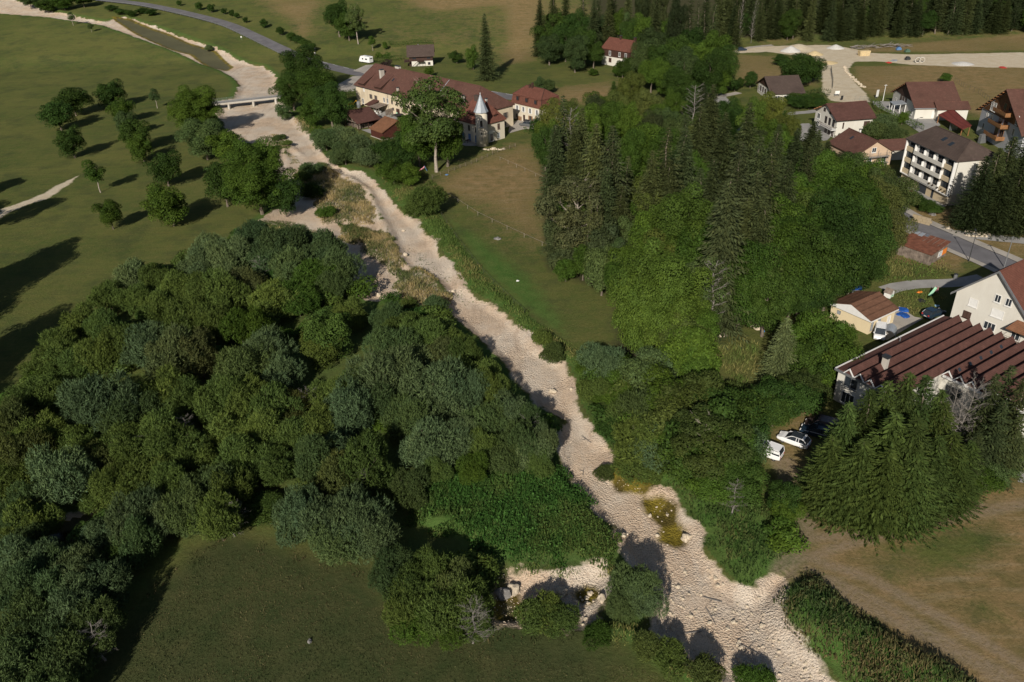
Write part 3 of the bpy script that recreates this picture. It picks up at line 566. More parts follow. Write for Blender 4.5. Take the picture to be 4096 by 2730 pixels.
TRUNK = branches('trunk', 7.2, 3.4, 9, M_BARK, .24); TRUNKB = branches('trunk', 12.5, 5.0, 12, M_BARK, .40, z0=.4); TRUNKS = branches('trunk', 22, .9, 3, M_BARK, .27, 0)
TRUNKL = branches('trunk', 17.5, 5.6, 18, M_PALEBARK, .29, 4, twigs=2, z0=.42); TRUNKW = branches('trunk', 4.2, 2.6, 8, M_BARK, .14, z0=.1); TRUNKT = branches('trunk', 7.5, 1.4, 6, M_PALEBARK, .12, z0=.3)
TRUNKH = branches('trunk', 1.8, 1., 5, M_BARK, .07, z0=.1); DEAD = [branches('trunk', 14, 3.4, 26, M_DEADWOOD, .14, 7, .05, 4, .2), branches('trunk', 14, 2.6, 34, M_DEADWOOD, .12, 6, .02, 3, .15)]
TRUNKC = branches('trunk', 11, .6, 3, M_BARK, .2, 0)
KINDS = {  # kind: (object name, category, crown meshes, trunk mesh, mesh height, mesh radius)
 'leafy': ('broadleaf_tree', 'tree', LEAFY, TRUNK, 10.3, 5.2), 'big': ('broadleaf_tree', 'tree', LEAFYBIG, TRUNKB, 17, 7.8), 'huge': ('broadleaf_tree', 'tree', HUGE, TRUNKB, 18.6, 9.2), 'loose': ('ash_tree', 'tree', LOOSE, TRUNKL, 20, 7.2), 'slim': ('slender_tree', 'tree', SLIM, TRUNKT, 9.2, 2.2),
 'willow': ('willow_bush', 'bush', WILLOW, TRUNKW, 5.6, 4.5), 'willows': ('willow_shrub', 'shrub', WILLOWS, TRUNKH, 3.4, 2.9), 'shrub': ('leafy_shrub', 'shrub', SHRUB, TRUNKH, 2.2, 1.7),
 'spruce': ('spruce_tree', 'tree', SPRUCE, TRUNKS, 22, 3.7), 'sprucet': ('thin_spruce_tree', 'tree', SPRUCET, TRUNKS, 22, 3.5), 'pale': ('young_spruce_tree', 'tree', PALESPR, TRUNKC, 11, 3.4), 'dead': ('bare_tree', 'tree', None, None, 14, 3)}
GREEN = (.046, .084, .016); DGREEN = (.031, .060, .015); BRIGHT = (.056, .094, .020); OLIVE = (.070, .104, .030); SILV = (.074, .110, .058); SPR = (.040, .052, .024); SPRD = (.026, .036, .016); PALE = (.086, .104, .050); GREYG = (.054, .084, .034); BROWNG = (.062, .078, .028); NETTLE = (.036, .076, .018); BLUEG = (.056, .090, .042)
TONE = {GREEN: 'mid-green', DGREEN: 'dark green', BRIGHT: 'bright green', OLIVE: 'olive', SILV: 'silvery grey-green', SPR: 'dark', SPRD: 'very dark', PALE: 'pale yellow-green', GREYG: 'greyish green', BROWNG: 'brownish green', NETTLE: 'deep green', BLUEG: 'bluish green'}
PLANTS = []
def plant_at(kind, x, y, h, r, col, label=None, group=None, rz=None, dz=0.0):
    nm, cat, cr, tr, mh, mr = KINDS[kind]; z = PLZ(x, y) + dz
    o = thing(nm, label or '', cat, (x, y, z), random.uniform(0, 6.28) if rz is None else rz, group)
    s = (r / mr, r / mr * random.uniform(.93, 1.07), h / mh)
    if cr is None:
        t = link('trunk', random.choice(DEAD), o); t.scale = s
    else:
        c = link('crown', random.choice(cr), o, scale=s); j = random.uniform(.74, 1.2); c.color = (col[0] * j, col[1] * j, col[2] * j, 1)
        link('trunk', tr, o, scale=(min(s[0], s[2]) * 1.05,) * 2 + (s[2],))
    PLANTS.append(dict(o=o, kind=kind, x=x, y=y, h=h, r=r, col=col, label=label, group=group)); return o
_pz = {}
def PLZ(x, y): return h1(x, y)
def T(kind, vx, vy, h, r, col, label=None, group=None, k='V'):
    x, y = G(*px(k, vx, vy), h * .97); return plant_at(kind, x, y, h, r, col, label, group)
def B(kind, vx, vy, h, r, col, label=None, group=None, k='V'):
    x, y = G(*px(k, vx, vy), 0); return plant_at(kind, x, y, h, r, col, label, group)
# ------------------------------------------------------------------ trees and bushes
random.seed(5)
g1 = 'park trees on the left meadow'
for a in [('leafy', 156, 203, 10, 5.0, DGREEN, 'dark round tree at the far left end of the park row'), ('leafy', 122, 236, 9.5, 4.6, DGREEN, 'dark leaning tree touching the leftmost park tree'), ('leafy', 152, 297, 9, 3.5, DGREEN, 'dark small-crowned tree standing nearer than the two leftmost park trees'),
          ('leafy', 247, 190, 9.5, 4.6, DGREEN, 'dark round tree at the far end of the middle park row'), ('leafy', 268, 224, 9, 3.4, GREEN, 'dark tree overlapping the farthest tree of the middle row'), ('leafy', 281, 256, 8.5, 2.8, GREYG, 'thin greyish tree in the middle park row'),
          ('leafy', 300, 276, 10, 4.0, DGREEN, 'dark tree in the centre of the middle park row'), ('leafy', 316, 312, 8, 3.0, GREEN, 'lower tree at the near end of the middle row'), ('leafy', 368, 352, 9.5, 3.7, DGREEN, 'dark oval tree just left of the big riverside tree'), ('slim', 350, 203, 7.5, 1.5, GREYG, 'thin young tree alone between two park rows'),
          ('slim', 208, 364, 9.6, 2.1, GREEN, 'slim leaning tree on the open meadow near the bare path'), ('leafy', 241, 460, 7.5, 2.3, GREEN, 'smallest park tree with a bare pale trunk'), ('leafy', 377, 431, 9.8, 4.5, GREEN, 'round tree nearest the willows, with a clean short trunk')]:
    T(*a[:4], a[4] * 1.22, a[5], label=a[6], group=g1)
g2 = 'large trees along the left river bank'
for a in [('huge', 437, 206, 15, 8.4, GREEN, 'large bright round tree left of the bridge'), ('big', 455, 268, 13, 6.6, GREYG, 'greyish broad tree in front of the big bridge-side tree'), ('leafy', 510, 300, 10, 5.0, GREEN, 'mid tree between the greyish tree and the gravel'),
          ('huge', 572, 333, 17.5, 8.8, GREEN, 'big spreading tree with visible trunk beside the channel'), ('leafy', 500, 370, 12, 5.2, DGREEN, 'dark low left half of the big spreading tree group'), ('leafy', 640, 392, 11, 4.2, DGREEN, 'dark tree overhanging the side channel')]:
    T(*a[:6], label=a[6], group=g2)
g3 = 'trees on the right bank by the bridge'
for a in [('big', 688, 114, 17, 8.2, DGREEN, 'tallest dark tree right of the bridge'), ('big', 728, 160, 16, 7.0, GREEN, 'dark tree between the bridge tree and the farm forecourt'), ('big', 662, 170, 13, 6, DGREEN, 'dark tree at the right end of the bridge'), ('big', 752, 198, 14, 6.4, DGREEN, 'dark round tree beside the open timber shed'), ('leafy', 712, 232, 9, 4.6, GREEN, 'low tree over the right gravel edge'), ('leafy', 650, 235, 5.5, 3, GREYG, 'low greyish bush against the bridge pier')]:
    T(*a[:6], label=a[6], group=g3)
g4 = 'tree clump on the hill meadow'
for a in [('big', 770, 2, 17, 7.8, DGREEN, 'left tree of the clump on the hill meadow'), ('loose', 812, 6, 19, 5.6, GREYG, 'thin-leaved right tree of the hill meadow clump'), ('big', 795, 30, 13, 6, DGREEN, 'lower middle tree of the hill meadow clump')]:
    T(*a[:6], label=a[6], group=g4)
T('spruce', 1113, 37, 24.5, 4.6, SPR, 'tall lone spruce on the hill meadow'); T('leafy', 1085, 108, 9.5, 3.2, BRIGHT, 'bright tree tucked against the lone spruce')
T('leafy', 1048, 117, 5.5, 3.6, DGREEN, 'dark round bush between the hill chalet and the lone spruce'); T('leafy', 985, 155, 3.8, 2.2, GREEN, 'small bush in front of the hill chalet')
T('loose', 985, 172, 26.5, 10.4, (.054, .080, .024), 'very tall sparse ash in front of the farmhouse with a long pale trunk')
T('big', 1020, 262, 15, 6.2, GREEN, 'lower green crown beside the tall ash'); T('big', 955, 262, 15, 5.4, GREEN, 'lower left crown hiding part of the farmhouse wall')
for a in [('slim', 853, 82, 7, 1.9, GREEN, 'columnar clipped tree by the hill chalet garden'), ('leafy', 884, 96, 4, 1.2, GREEN, 'small conical tree in the chalet garden'), ('shrub', 870, 122, 2.2, 1.6, GREEN, 'round clipped bush left in the chalet garden'), ('shrub', 889, 123, 2.3, 1.7, GREEN, 'round clipped bush right in the chalet garden'), ('shrub', 888, 140, 3, 2.4, (.03, .02, .022), 'dark purple bush in the chalet garden'), ('shrub', 905, 153, 2, 1.4, GREEN, 'ball bush beside the purple bush')]:
    T(*a[:6], label=a[6], group='garden plants by the hill chalet')
g5 = 'willows below the timber shed'
for a in [('willow', 745, 305, 5.5, 4.4, BLUEG, 'bluish willow nearest the gravel below the shed'), ('willow', 785, 296, 6, 4.8, SILV, 'silvery willow below the open shed'), ('willow', 822, 318, 6, 4.6, SILV, 'silvery willow below the orange shed'), ('willow', 790, 340, 5, 3.8, BLUEG, 'low bluish willow at the river edge'), ('willow', 845, 345, 5, 3.6, SILV, 'right-hand silvery willow of the shed group'), ('leafy', 735, 290, 5.5, 3.4, GREEN, 'green bush joining the bridge trees to the willows'),
          ('leafy', 880, 315, 8, 4.6, DGREEN, 'dark bush in front of the orange shed'), ('leafy', 912, 338, 8, 4.4, DGREEN, 'dark bush left of the ash trunk'), ('leafy', 900, 372, 6.5, 4.2, GREEN, 'green bush on the bank left of the ash'), ('leafy', 940, 382, 5.5, 3.6, GREEN, 'low bush at the foot of the garden slope'), ('leafy', 945, 255, 8, 3.8, GREEN, 'bush hiding the right side of the orange shed'), ('leafy', 930, 296, 8, 3.6, DGREEN, 'dark bush under the tall ash')]:
    T(*a[:6], label=a[6], group=g5)
T('willow', 975, 442, 6, 4.4, OLIVE, 'lone round willow on the bank below the ash'); T('willows', 950, 465, 3.4, 2.8, OLIVE, 'small willow against the lone round willow')
# island shrubs
for a in [('willows', 640, 306, 1.4, 2.0, GREYG, 'sparse weeds on the gravel bar'), ('willows', 656, 322, 1.4, 1.8, OLIVE, 'sparse weeds near the centre of the gravel'), ('willows', 710, 375, 2.6, 3.2, BLUEG, 'bluish shrub at the head of the grassy island'), ('willows', 695, 395, 2.2, 2.4, OLIVE, 'olive shrub at the head of the grassy island'), ('willows', 715, 420, 3.2, 3, DGREEN, 'dark shrub shaded by the big spreading tree'), ('willows', 745, 475, 2.4, 2.2, GREEN, 'green shrub low on the island'), ('willows', 1000, 690, 2.6, 2.4, BLUEG, 'bluish shrub at the tip of the dry grass bar')]:
    T(*a[:6], label=a[6], group='shrubs on the gravel bars')
# hedge-like bushes along the road at the top left
for a in [('big', 60, -20, 9, 6, GREYG), ('big', 100, -8, 8, 6, DGREEN), ('big', 140, -10, 8, 6, GREEN), ('big', 185, -16, 8, 6, DGREEN)]: T(*a, group='bushes at the top left corner')
for i, a in enumerate([(255, 12), (275, 20), (300, 24), (322, 18), (345, 22)]): T('leafy', a[0], a[1], 3.4, 3.4, DGREEN, ['leftmost bush under the road', 'second bush under the road', 'middle bush under the road', 'dark bush under the road bend', 'rightmost bush under the road'][i], 'bushes below the road')
for i, a in enumerate([(410, 2, 3), (455, 6, 4.4), (483, 10, 4.6), (513, 20, 3.2), (530, 24, 3.4), (542, 30, 3), (562, 40, 3), (605, 45, 4.4), (643, 62, 4.2)]):
    T('leafy', a[0], a[1], a[2], a[2] * .52, DGREEN, None, 'small round trees above the road')
for i, a in enumerate([(668, 76), (684, 82), (700, 90), (712, 100)]): T('leafy', a[0], a[1], 4, 2.8, DGREEN, None, 'dark roadside bushes before the bridge trees')
T('slim', 160, 28, 7, 1.8, GREYG, 'leaning grey tree above the upper riverbed'); T('willows', 478, 100, 2.6, 2.2, SILV, 'silvery bush beside the long pool'); T('slim', 205, 52, 5, 1.6, GREYG, 'small leaning tree right of the grey tree')
T('leafy', 1243, 180, 5.5, 2.6, GREYG, 'sparse orchard tree left above the mansard house'); T('leafy', 1262, 184, 5, 2.4, GREYG, 'sparse orchard tree right above the mansard house')
# woods round the house at the top
g6 = 'dark broadleaf trees on the top slope'
for a in [(1252, 50, 15, 6), (1280, 20, 17, 6.5), (1262, 78, 13, 5.6), (1300, 60, 15, 6), (1322, 86, 14, 5.5), (1345, 60, 16, 5.6), (1330, 20, 18, 6), (1365, 95, 11, 4.6), (1390, 35, 15, 5), (1420, 20, 17, 5.5), (1450, 48, 15, 5), (1480, 30, 18, 6), (1500, 60, 18, 6.5), (1530, 40, 18, 6.5), (1485, 95, 16, 6), (1520, 100, 16, 6), (1555, 78, 18, 6.5), (1590, 60, 18, 6.5), (1575, 115, 16, 6), (1610, 95, 17, 6), (1645, 75, 18, 6), (1635, 120, 16, 6), (1665, 110, 16, 5.8), (1500, 130, 13, 5), (1540, 142, 13, 5), (1600, 140, 12, 4.6), (1655, 150, 11, 4.4), (1560, 160, 12, 5)]:
    T('big', a[0], a[1], a[2], a[3], random.choice([DGREEN, DGREEN, GREEN, (.036, .058, .024)]), None, g6)
for a in [(1240, -5, 24), (1270, -20, 24), (1300, -30, 25), (1340, -25, 25), (1375, -35, 25), (1410, -30, 25), (1445, -25, 25), (1480, -40, 26), (1520, -30, 26), (1555, -35, 26), (1590, -25, 26), (1625, -30, 26), (1660, -35, 26), (1510, -2, 25), (1560, 5, 25), (1605, 10, 24), (1645, 15, 24), (1400, -5, 22), (1365, 2, 22)]:
    T(random.choice(['spruce', 'sprucet', 'spruce', 'big']), a[0], a[1], a[2] + 1, 4.2, random.choice([SPRD, SPR]), None, 'spruces behind the brown-boarded house')
for a in [('slim', 1437, 28, 17, 2.2, GREYG, 'tall bare-trunked tree behind the brown-boarded house'), ('dead', 1415, 30, 15, 2.2, GREYG, 'bare pole-like tree behind the brown-boarded house')]: T(*a[:6], label=a[6])
for a in [('leafy', 1365, 160, 2.5, 2.4, GREEN), ('leafy', 1432, 138, 7, 3.4, DGREEN), ('leafy', 1448, 132, 8, 3, DGREEN), ('leafy', 1420, 148, 5, 3, GREEN)]: T(*a, group='bushes below the brown-boarded house')
# far spruce forest, front rows
def far_forest():
    n = 0; pts = []
    edge = [(1680, 112), (1740, 95), (1800, 92), (1900, 96), (2000, 90), (2100, 84), (2200, 84), (2300, 80), (2400, 78), (2500, 72)]
    E = [G(*px('V', *e), 0) for e in edge]
    line = resample(E, 3.0)
    for row in range(6):
        i = 0; stepr = [4.6, 5.2, 6.5, 8, 9, 10][row]; off = row * 7.0 + 2; s = random.random() * 4
        L = len(line); acc = s
        while acc < (L - 1) * 3:
            k = min(L - 2, int(acc / 3)); p = line[k]; x = p.x - row * 1.0 + random.uniform(-1.8, 1.8); y = p.y + off + random.uniform(-2.5, 2.5)
            pts.append((x, y, row)); acc += stepr * random.uniform(.8, 1.25)
    for x, y, row in pts:
        if len([1 for q in PLANTS if q['group'] == 'dark spruces of the far forest']) > 285: break
        u = random.random(); h = random.uniform(19, 27) if row else random.uniform(14, 24)
        if u < .14 and row < 2: plant_at('big', x, y, random.uniform(9, 14), random.uniform(4, 5.5), DGREEN, None, 'broadleaf trees at the edge of the far forest')
        elif u < .19: plant_at('dead', x, y, h * .9, 1.8, SPR, None, 'bare dead trunks in the far forest')
        else: plant_at('sprucet' if u < .4 else 'spruce', x, y, h, random.uniform(3.4, 4.8), random.choice([SPRD, SPRD, SPR, (.034, .046, .022)]), None, 'dark spruces of the far forest')
far_forest()
T('big', 1838, 120, 12.5, 7.2, DGREEN, 'big dark round tree beside the works track'); T('leafy', 1800, 128, 4, 4, DGREEN, 'low bush left of the big track-side tree'); T('leafy', 1870, 135, 9, 4.4, DGREEN, 'right shoulder of the track-side tree')
T('leafy', 1728, 165, 6, 2.6, DGREEN, 'small dark tree left of the brown-roofed chalet'); T('leafy', 2178, 168, 3.4, 2, GREEN, 'small fir above the glass-porch chalet')
for a in [(1690, 185), (1700, 178)]: T('leafy', a[0], a[1], 4, 2, DGREEN, None, 'bushes by the little red roof')
# middle wood: what shows from left to right
g7 = 'spruces of the middle wood'
for a in [(1294, 236, 24, 'sprucet', SPR), (1337, 262, 22, 'spruce', SPR), (1370, 300, 25, 'spruce', (.050, .062, .028)), (1408, 306, 26, 'spruce', (.046, .056, .028)), (1444, 372, 18, 'sprucet', SPR), (1536, 310, 24, 'sprucet', (.050, .060, .028)), (1576, 312, 22, 'spruce', SPR), (1575, 285, 21, 'sprucet', SPR), (1640, 208, 24, 'spruce', SPR), (1612, 250, 22, 'spruce', SPR), (1668, 272, 22, 'spruce', SPR), (1724, 252, 25, 'spruce', SPR), (1705, 342, 25, 'spruce', (.048, .056, .028)),
          (1678, 430, 27, 'spruce', (.048, .058, .028)), (1750, 330, 24, 'spruce', SPR), (1775, 366, 24, 'sprucet', SPR), (1742, 408, 22, 'spruce', (.048, .058, .028)), (1756, 455, 22, 'spruce', SPR), (1815, 382, 20, 'spruce', SPR), (1834, 306, 17, 'spruce', SPR), (1882, 312, 18, 'spruce', SPR), (1860, 350, 18, 'spruce', SPR), (1790, 300, 20, 'spruce', SPR), (1500, 360, 20, 'spruce', SPR), (1395, 400, 20, 'spruce', SPR), (1430, 440, 17, 'spruce', SPR), (1346, 350, 20, 'sprucet', SPR), (1640, 380, 21, 'spruce', SPR), (1610, 400, 18, 'spruce', SPR), (1720, 470, 20, 'spruce', SPR), (1650, 470, 20, 'spruce', SPR), (1320, 300, 20, 'spruce', SPR), (1276, 300, 20, 'spruce', SPR), (1690, 520, 18, 'spruce', SPR), (1540, 380, 18, 'spruce', SPR)]:
    T(a[3], a[0], a[1] - 6, a[2], a[2] * .2 + .5, a[4], None, g7)
g8 = 'broadleaf trees of the middle wood'
for a in [(1275, 228, 15, 5.6, (.070, .088, .026)), (1308, 226, 15, 5.4, (.070, .088, .026)), (1258, 262, 14, 4.6, BRIGHT), (1372, 220, 14, 5.4, GREEN), (1410, 195, 14, 5.6, (.062, .082, .026)), (1450, 172, 15, 6.6, (.066, .086, .024)), (1490, 205, 14, 6, (.062, .078, .026)), (1440, 232, 15, 6.2, GREEN), (1400, 240, 15, 5.6, GREEN), (1350, 250, 14, 5, GREEN), (1530, 240, 13, 5, GREYG), (1560, 262, 14, 5.4, GREYG), (1480, 280, 16, 6.8, GREEN), (1520, 300, 15, 5.6, GREEN), (1450, 310, 15, 5.5, GREEN),
          (1600, 290, 14, 5, BROWNG), (1640, 280, 14, 5, GREYG), (1776, 206, 15, 6, (.072, .092, .024)), (1735, 215, 14, 5, BRIGHT), (1812, 240, 14, 5.2, (.068, .088, .024)), (1775, 262, 14, 5.4, GREEN), (1800, 300, 13, 5, GREEN), (1740, 300, 14, 5, GREEN), (1690, 310, 13, 4.6, GREYG),
          (1493, 400, 16, 6.4, (.062, .084, .022)), (1560, 360, 15, 6, GREEN), (1600, 350, 15, 5.6, GREEN), (1450, 490, 12, 5, GREYG), (1530, 450, 16, 6.4, GREEN), (1579, 442, 19, 8.2, BRIGHT), (1620, 480, 16, 6.5, BRIGHT), (1540, 520, 14, 6.5, (.068, .088, .024)), (1470, 540, 12, 5.5, GREEN), (1512, 584, 18.5, 8.3, (.060, .100, .021)), (1474, 652, 12.5, 5.2, BRIGHT), (1560, 650, 13, 6, BRIGHT), (1515, 700, 11, 6, BRIGHT), (1440, 600, 11, 4.5, GREEN), (1420, 560, 10, 4, GREYG), (1640, 560, 15, 5.8, GREYG), (1620, 520, 15, 5.6, GREEN), (1590, 700, 9, 5, GREEN), (1660, 620, 10, 4.6, DGREEN), (1690, 590, 12.5, 5.2, GREEN), (1720, 560, 15, 5.8, GREEN), (1700, 640, 8.5, 4.2, DGREEN), (1740, 620, 10, 4.4, DGREEN), (1780, 500, 16, 6, GREEN),
          (1909, 360, 15, 6.2, GREEN), (1950, 385, 15, 6, GREEN), (1870, 395, 15, 6, GREEN), (1990, 400, 14, 5.6, GREEN), (2035, 415, 13, 5.4, (.062, .078, .028)), (1830, 415, 16, 6, GREEN), (1890, 440, 16, 6.5, (.055, .080, .022)), (1940, 455, 16, 6.2, DGREEN), (1995, 460, 15, 6, DGREEN), (2045, 470, 12, 5, (.062, .076, .030)), (1850, 480, 16, 6.2, GREEN), (1900, 510, 16, 6.2, DGREEN), (1955, 520, 15, 6, DGREEN), (2010, 515, 13, 5.4, DGREEN), (1800, 450, 16, 6, GREEN), (1810, 540, 15, 6, GREEN), (1860, 560, 14, 6, DGREEN), (1920, 570, 13, 5.6, DGREEN), (1970, 575, 11, 5, DGREEN), (1775, 600, 13, 5.6, DGREEN), (1830, 620, 11, 5, DGREEN), (1885, 618, 10, 4.6, DGREEN), (1760, 560, 14, 5.4, (.056, .076, .026)), (1740, 510, 16, 5.5, GREEN), (1790, 655, 7.5, 4, DGREEN), (1840, 660, 6, 3.2, DGREEN), (1925, 350, 15, 5.6, GREEN), (1965, 354, 15, 5.2, (.050, .078, .024)), (2000, 362, 14, 5.2, GREEN), (2035, 378, 12.5, 5, (.060, .080, .030)), (1895, 356, 15, 5.2, GREEN), (2066, 412, 11, 4.6, (.060, .080, .030))]:
    T('huge' if a[3] > 8 else 'big', a[0], a[1] + random.uniform(-8, 14), a[2] * random.uniform(.88, 1.06), a[3] * random.uniform(.86, 1.0) * (.82 if a[1] < 440 and a[0] < 1850 else 1), a[4], None, g8)
T('loose', 1325, 400, 20, 7.4, (.050, .060, .034), 'old leaning tree with a long bare trunk at the meadow edge')
for a in [(1290, 490, 10, 4.2), (1310, 520, 9, 4.0), (1285, 560, 6, 3.4), (1330, 470, 12, 4.6), (1375, 470, 13, 4.6), (1400, 520, 12, 4.4), (1385, 570, 10, 3.8), (1420, 480, 12, 4.2), (1340, 560, 8, 2.6), (1300, 600, 4.5, 2.6)]: T('leafy', a[0], a[1], a[2], a[3], random.choice([GREYG, GREEN, (.048, .066, .034)]), None, 'low crowns round the old leaning tree')
B('sprucet', 1352, 640, 17, 2.6, (.060, .070, .034), 'slim hanging-branched spruce right behind the old leaning tree'); B('sprucet', 1372, 625, 16, 2.4, (.055, .066, .030), 'second slim spruce behind the old leaning tree')
T('dead', 1645, 607, 14.5, 3.4, GREYG, 'bare white-branched dead tree in front of the wood'); T('dead', 1312, 255, 17, 4.5, GREYG, 'bare grey tree among the left spruces'); T('dead', 1600, 200, 15, 5, GREYG, 'bare-branched tree beside the forest road'); T('dead', 1700, 570, 10, 3, GREYG, 'bare twiggy tree among the dark broadleaves')
# right bank thicket
g9 = 'trees and bushes of the right bank thicket'
for a in [('willow', 1388, 818, 5.4, 3.6, SILV), ('willow', 1366, 878, 3.6, 2.6, OLIVE), ('leafy', 1490, 806, 8.5, 4.0, BLUEG), ('leafy', 1495, 830, 8, 4.2, GREYG), ('leafy', 1440, 850, 5, 3.4, GREEN), ('leafy', 1590, 760, 10, 4.6, GREEN), ('leafy', 1560, 720, 10, 4.6, (.062, .084, .024)), ('leafy', 1610, 800, 8, 4.2, GREEN), ('leafy', 1540, 870, 9, 4.6, GREEN), ('leafy', 1590, 880, 10, 4.8, (.058, .080, .024)), ('leafy', 1640, 890, 9, 4.6, DGREEN), ('leafy', 1690, 900, 8, 4.2, DGREEN), ('leafy', 1570, 930, 9, 4.6, (.055, .078, .024)),
          ('leafy', 1630, 960, 11, 5.2, DGREEN), ('leafy', 1680, 950, 9, 4.4, DGREEN), ('leafy', 1720, 935, 7.5, 3.8, DGREEN), ('leafy', 1718, 992, 6.5, 3.0, BLUEG), ('leafy', 1600, 1010, 8, 4.2, DGREEN), ('leafy', 1660, 1010, 8, 4.2, GREEN), ('leafy', 1700, 1048, 6.5, 3.2, DGREEN), ('leafy', 1560, 990, 6.5, 3.8, GREEN), ('willow', 1500, 930, 5.5, 4.0, GREYG), ('willow', 1452, 945, 4, 3.0, OLIVE), ('willow', 1480, 990, 5, 4, OLIVE), ('willow', 1436, 905, 4, 3.0, GREEN), ('willow', 1530, 1010, 4.6, 3.6, SILV), ('willow', 1470, 1050, 3.4, 3, OLIVE), ('leafy', 1700, 1095, 5, 3.2, DGREEN), ('leafy', 1640, 1085, 5, 3.2, GREEN),
          ('leafy', 1800, 1120, 4.5, 2.2, DGREEN), ('leafy', 1810, 1160, 3, 2, GREEN), ('shrub', 1790, 1210, 1.8, 2, GREEN), ('shrub', 1815, 1230, 1.8, 2, GREEN)]: T(*a, group=g9)
T('loose', 1625, 962, 12, 5.4, (.050, .074, .024), 'tree with a forked white trunk in the right bank thicket'); T('dead', 1690, 1120, 5, 2, GREYG, 'small bare twig tree at the thicket edge')
T('pale', 1810, 737, 11.5, 3.5, PALE, 'pale yellow-green young spruce standing alone')
for a in [('leafy', 1880, 722, 9, 4.4, GREEN), ('leafy', 1905, 760, 8.5, 4.4, GREEN), ('leafy', 1875, 790, 8, 4, DGREEN), ('leafy', 1935, 745, 6, 3, GREEN), ('leafy', 1920, 800, 6, 3.4, GREEN), ('leafy', 1950, 780, 4, 2.4, (.066, .090, .026)), ('leafy', 1855, 850, 6, 3.6, (.052, .074, .024)), ('leafy', 1800, 880, 6.5, 3.8, DGREEN), ('leafy', 1840, 880, 6, 3.4, DGREEN), ('leafy', 1785, 915, 5, 2.8, DGREEN), ('leafy', 1880, 830, 5, 3, GREEN)]: T(*a, group='broadleaf trees left of the factory')
g10 = 'big spruces in front of the factory'
for a in [(2042, 886, 14.5, 3.7), (2000, 905, 14, 3.6), (2090, 868, 16, 3.7), (2130, 874, 15.5, 3.8), (1952, 935, 13.5, 3.4), (2172, 935, 12.5, 3.8), (2192, 1000, 10, 3.8), (2210, 1060, 7, 3.4), (2235, 1020, 8, 3), (2060, 960, 14, 4.4), (2110, 970, 14, 4.2), (1915, 1010, 10, 3.6), (2165, 905, 14, 3.4), (1985, 1020, 11, 4), (2045, 1040, 11, 4.2), (2110, 1050, 10, 4), (2160, 1010, 11, 3.4), (1900, 1070, 6.5, 3), (2000, 1080, 7, 3.6), (2080, 1100, 6, 3.4), (1940, 1060, 8, 3.4), (2150, 1080, 6, 3)]:
    T('pale', a[0], a[1], a[2], a[3] * 1.1, random.choice([(.044, .066, .020), (.052, .072, .022), (.036, .056, .018)]), None, g10)
for a in [(2290, 870, 14, 3.6), (2325, 850, 14, 3.6), (2352, 880, 14, 3.6), (2310, 930, 12, 3.2), (2345, 960, 10, 3.2), (2250, 1000, 9, 3.0)]: T('sprucet', a[0], a[1], a[2], a[3], SPR, None, 'thin spruces at the right edge by the factory')
for a in [(2245, 880, 13, 2.2), (2205, 905, 12, 1.9), (2225, 890, 12, 1.8), (2262, 895, 12, 1.8)]: T('dead', *a, BROWNG, None, 'dead brown spruces in front of the factory')
for a in [('leafy', 2210, 1040, 5, 3, GREEN), ('leafy', 2260, 1070, 4, 2.6, GREEN), ('leafy', 2190, 1085, 3.4, 2.6, GREEN), ('leafy', 2330, 1010, 5, 3, GREYG), ('leafy', 2290, 1060, 4, 2.8, GREYG)]: T(*a, group='low leafy bushes right of the big spruces')
g11 = 'dark spruces beside the apartment block'
for a in [(2268, 366, 16, 4.2), (2298, 348, 17, 4.2), (2330, 322, 18, 4.6), (2375, 300, 19, 4.8), (2316, 405, 13, 4.2), (2352, 390, 14, 4.4), (2246, 428, 9, 3.2), (2280, 430, 9, 3.6), (2400, 360, 17, 4.6)]: T('pale', a[0], a[1], a[2], a[3] * 1.1, random.choice([SPRD, (.032, .044, .020)]), None, g11)
for a in [(2115, 450, 2.6, 2), (2135, 462, 2.8, 2.2), (2150, 470, 2.4, 1.9), (2098, 442, 2.2, 1.6), (2212, 505, 2, 1.6), (2262, 505, 2.4, 1.8), (2285, 508, 2.6, 2), (1935, 308, 2.8, 1.8)]: T('leafy', a[0], a[1], a[2], a[3], DGREEN, None, 'garden bushes along the village road')
for a in [('willow', 2032, 274, 5.4, 4.0, (.054, .082, .040)), ('willow', 2010, 287, 5.0, 3.6, (.060, .088, .036)), ('willow', 2052, 294, 4.4, 3.4, (.060, .088, .036)), ('leafy', 2078, 258, 4, 1.8, GREEN)]: T(*a, group='round bushes right of the white balcony house')
for i in range(9): T('leafy', 1822 + i * 8, 216 + (i % 3) * 5, 3.8, 2.6, DGREEN, None, 'dark hedge bushes below the brown-roofed chalet')
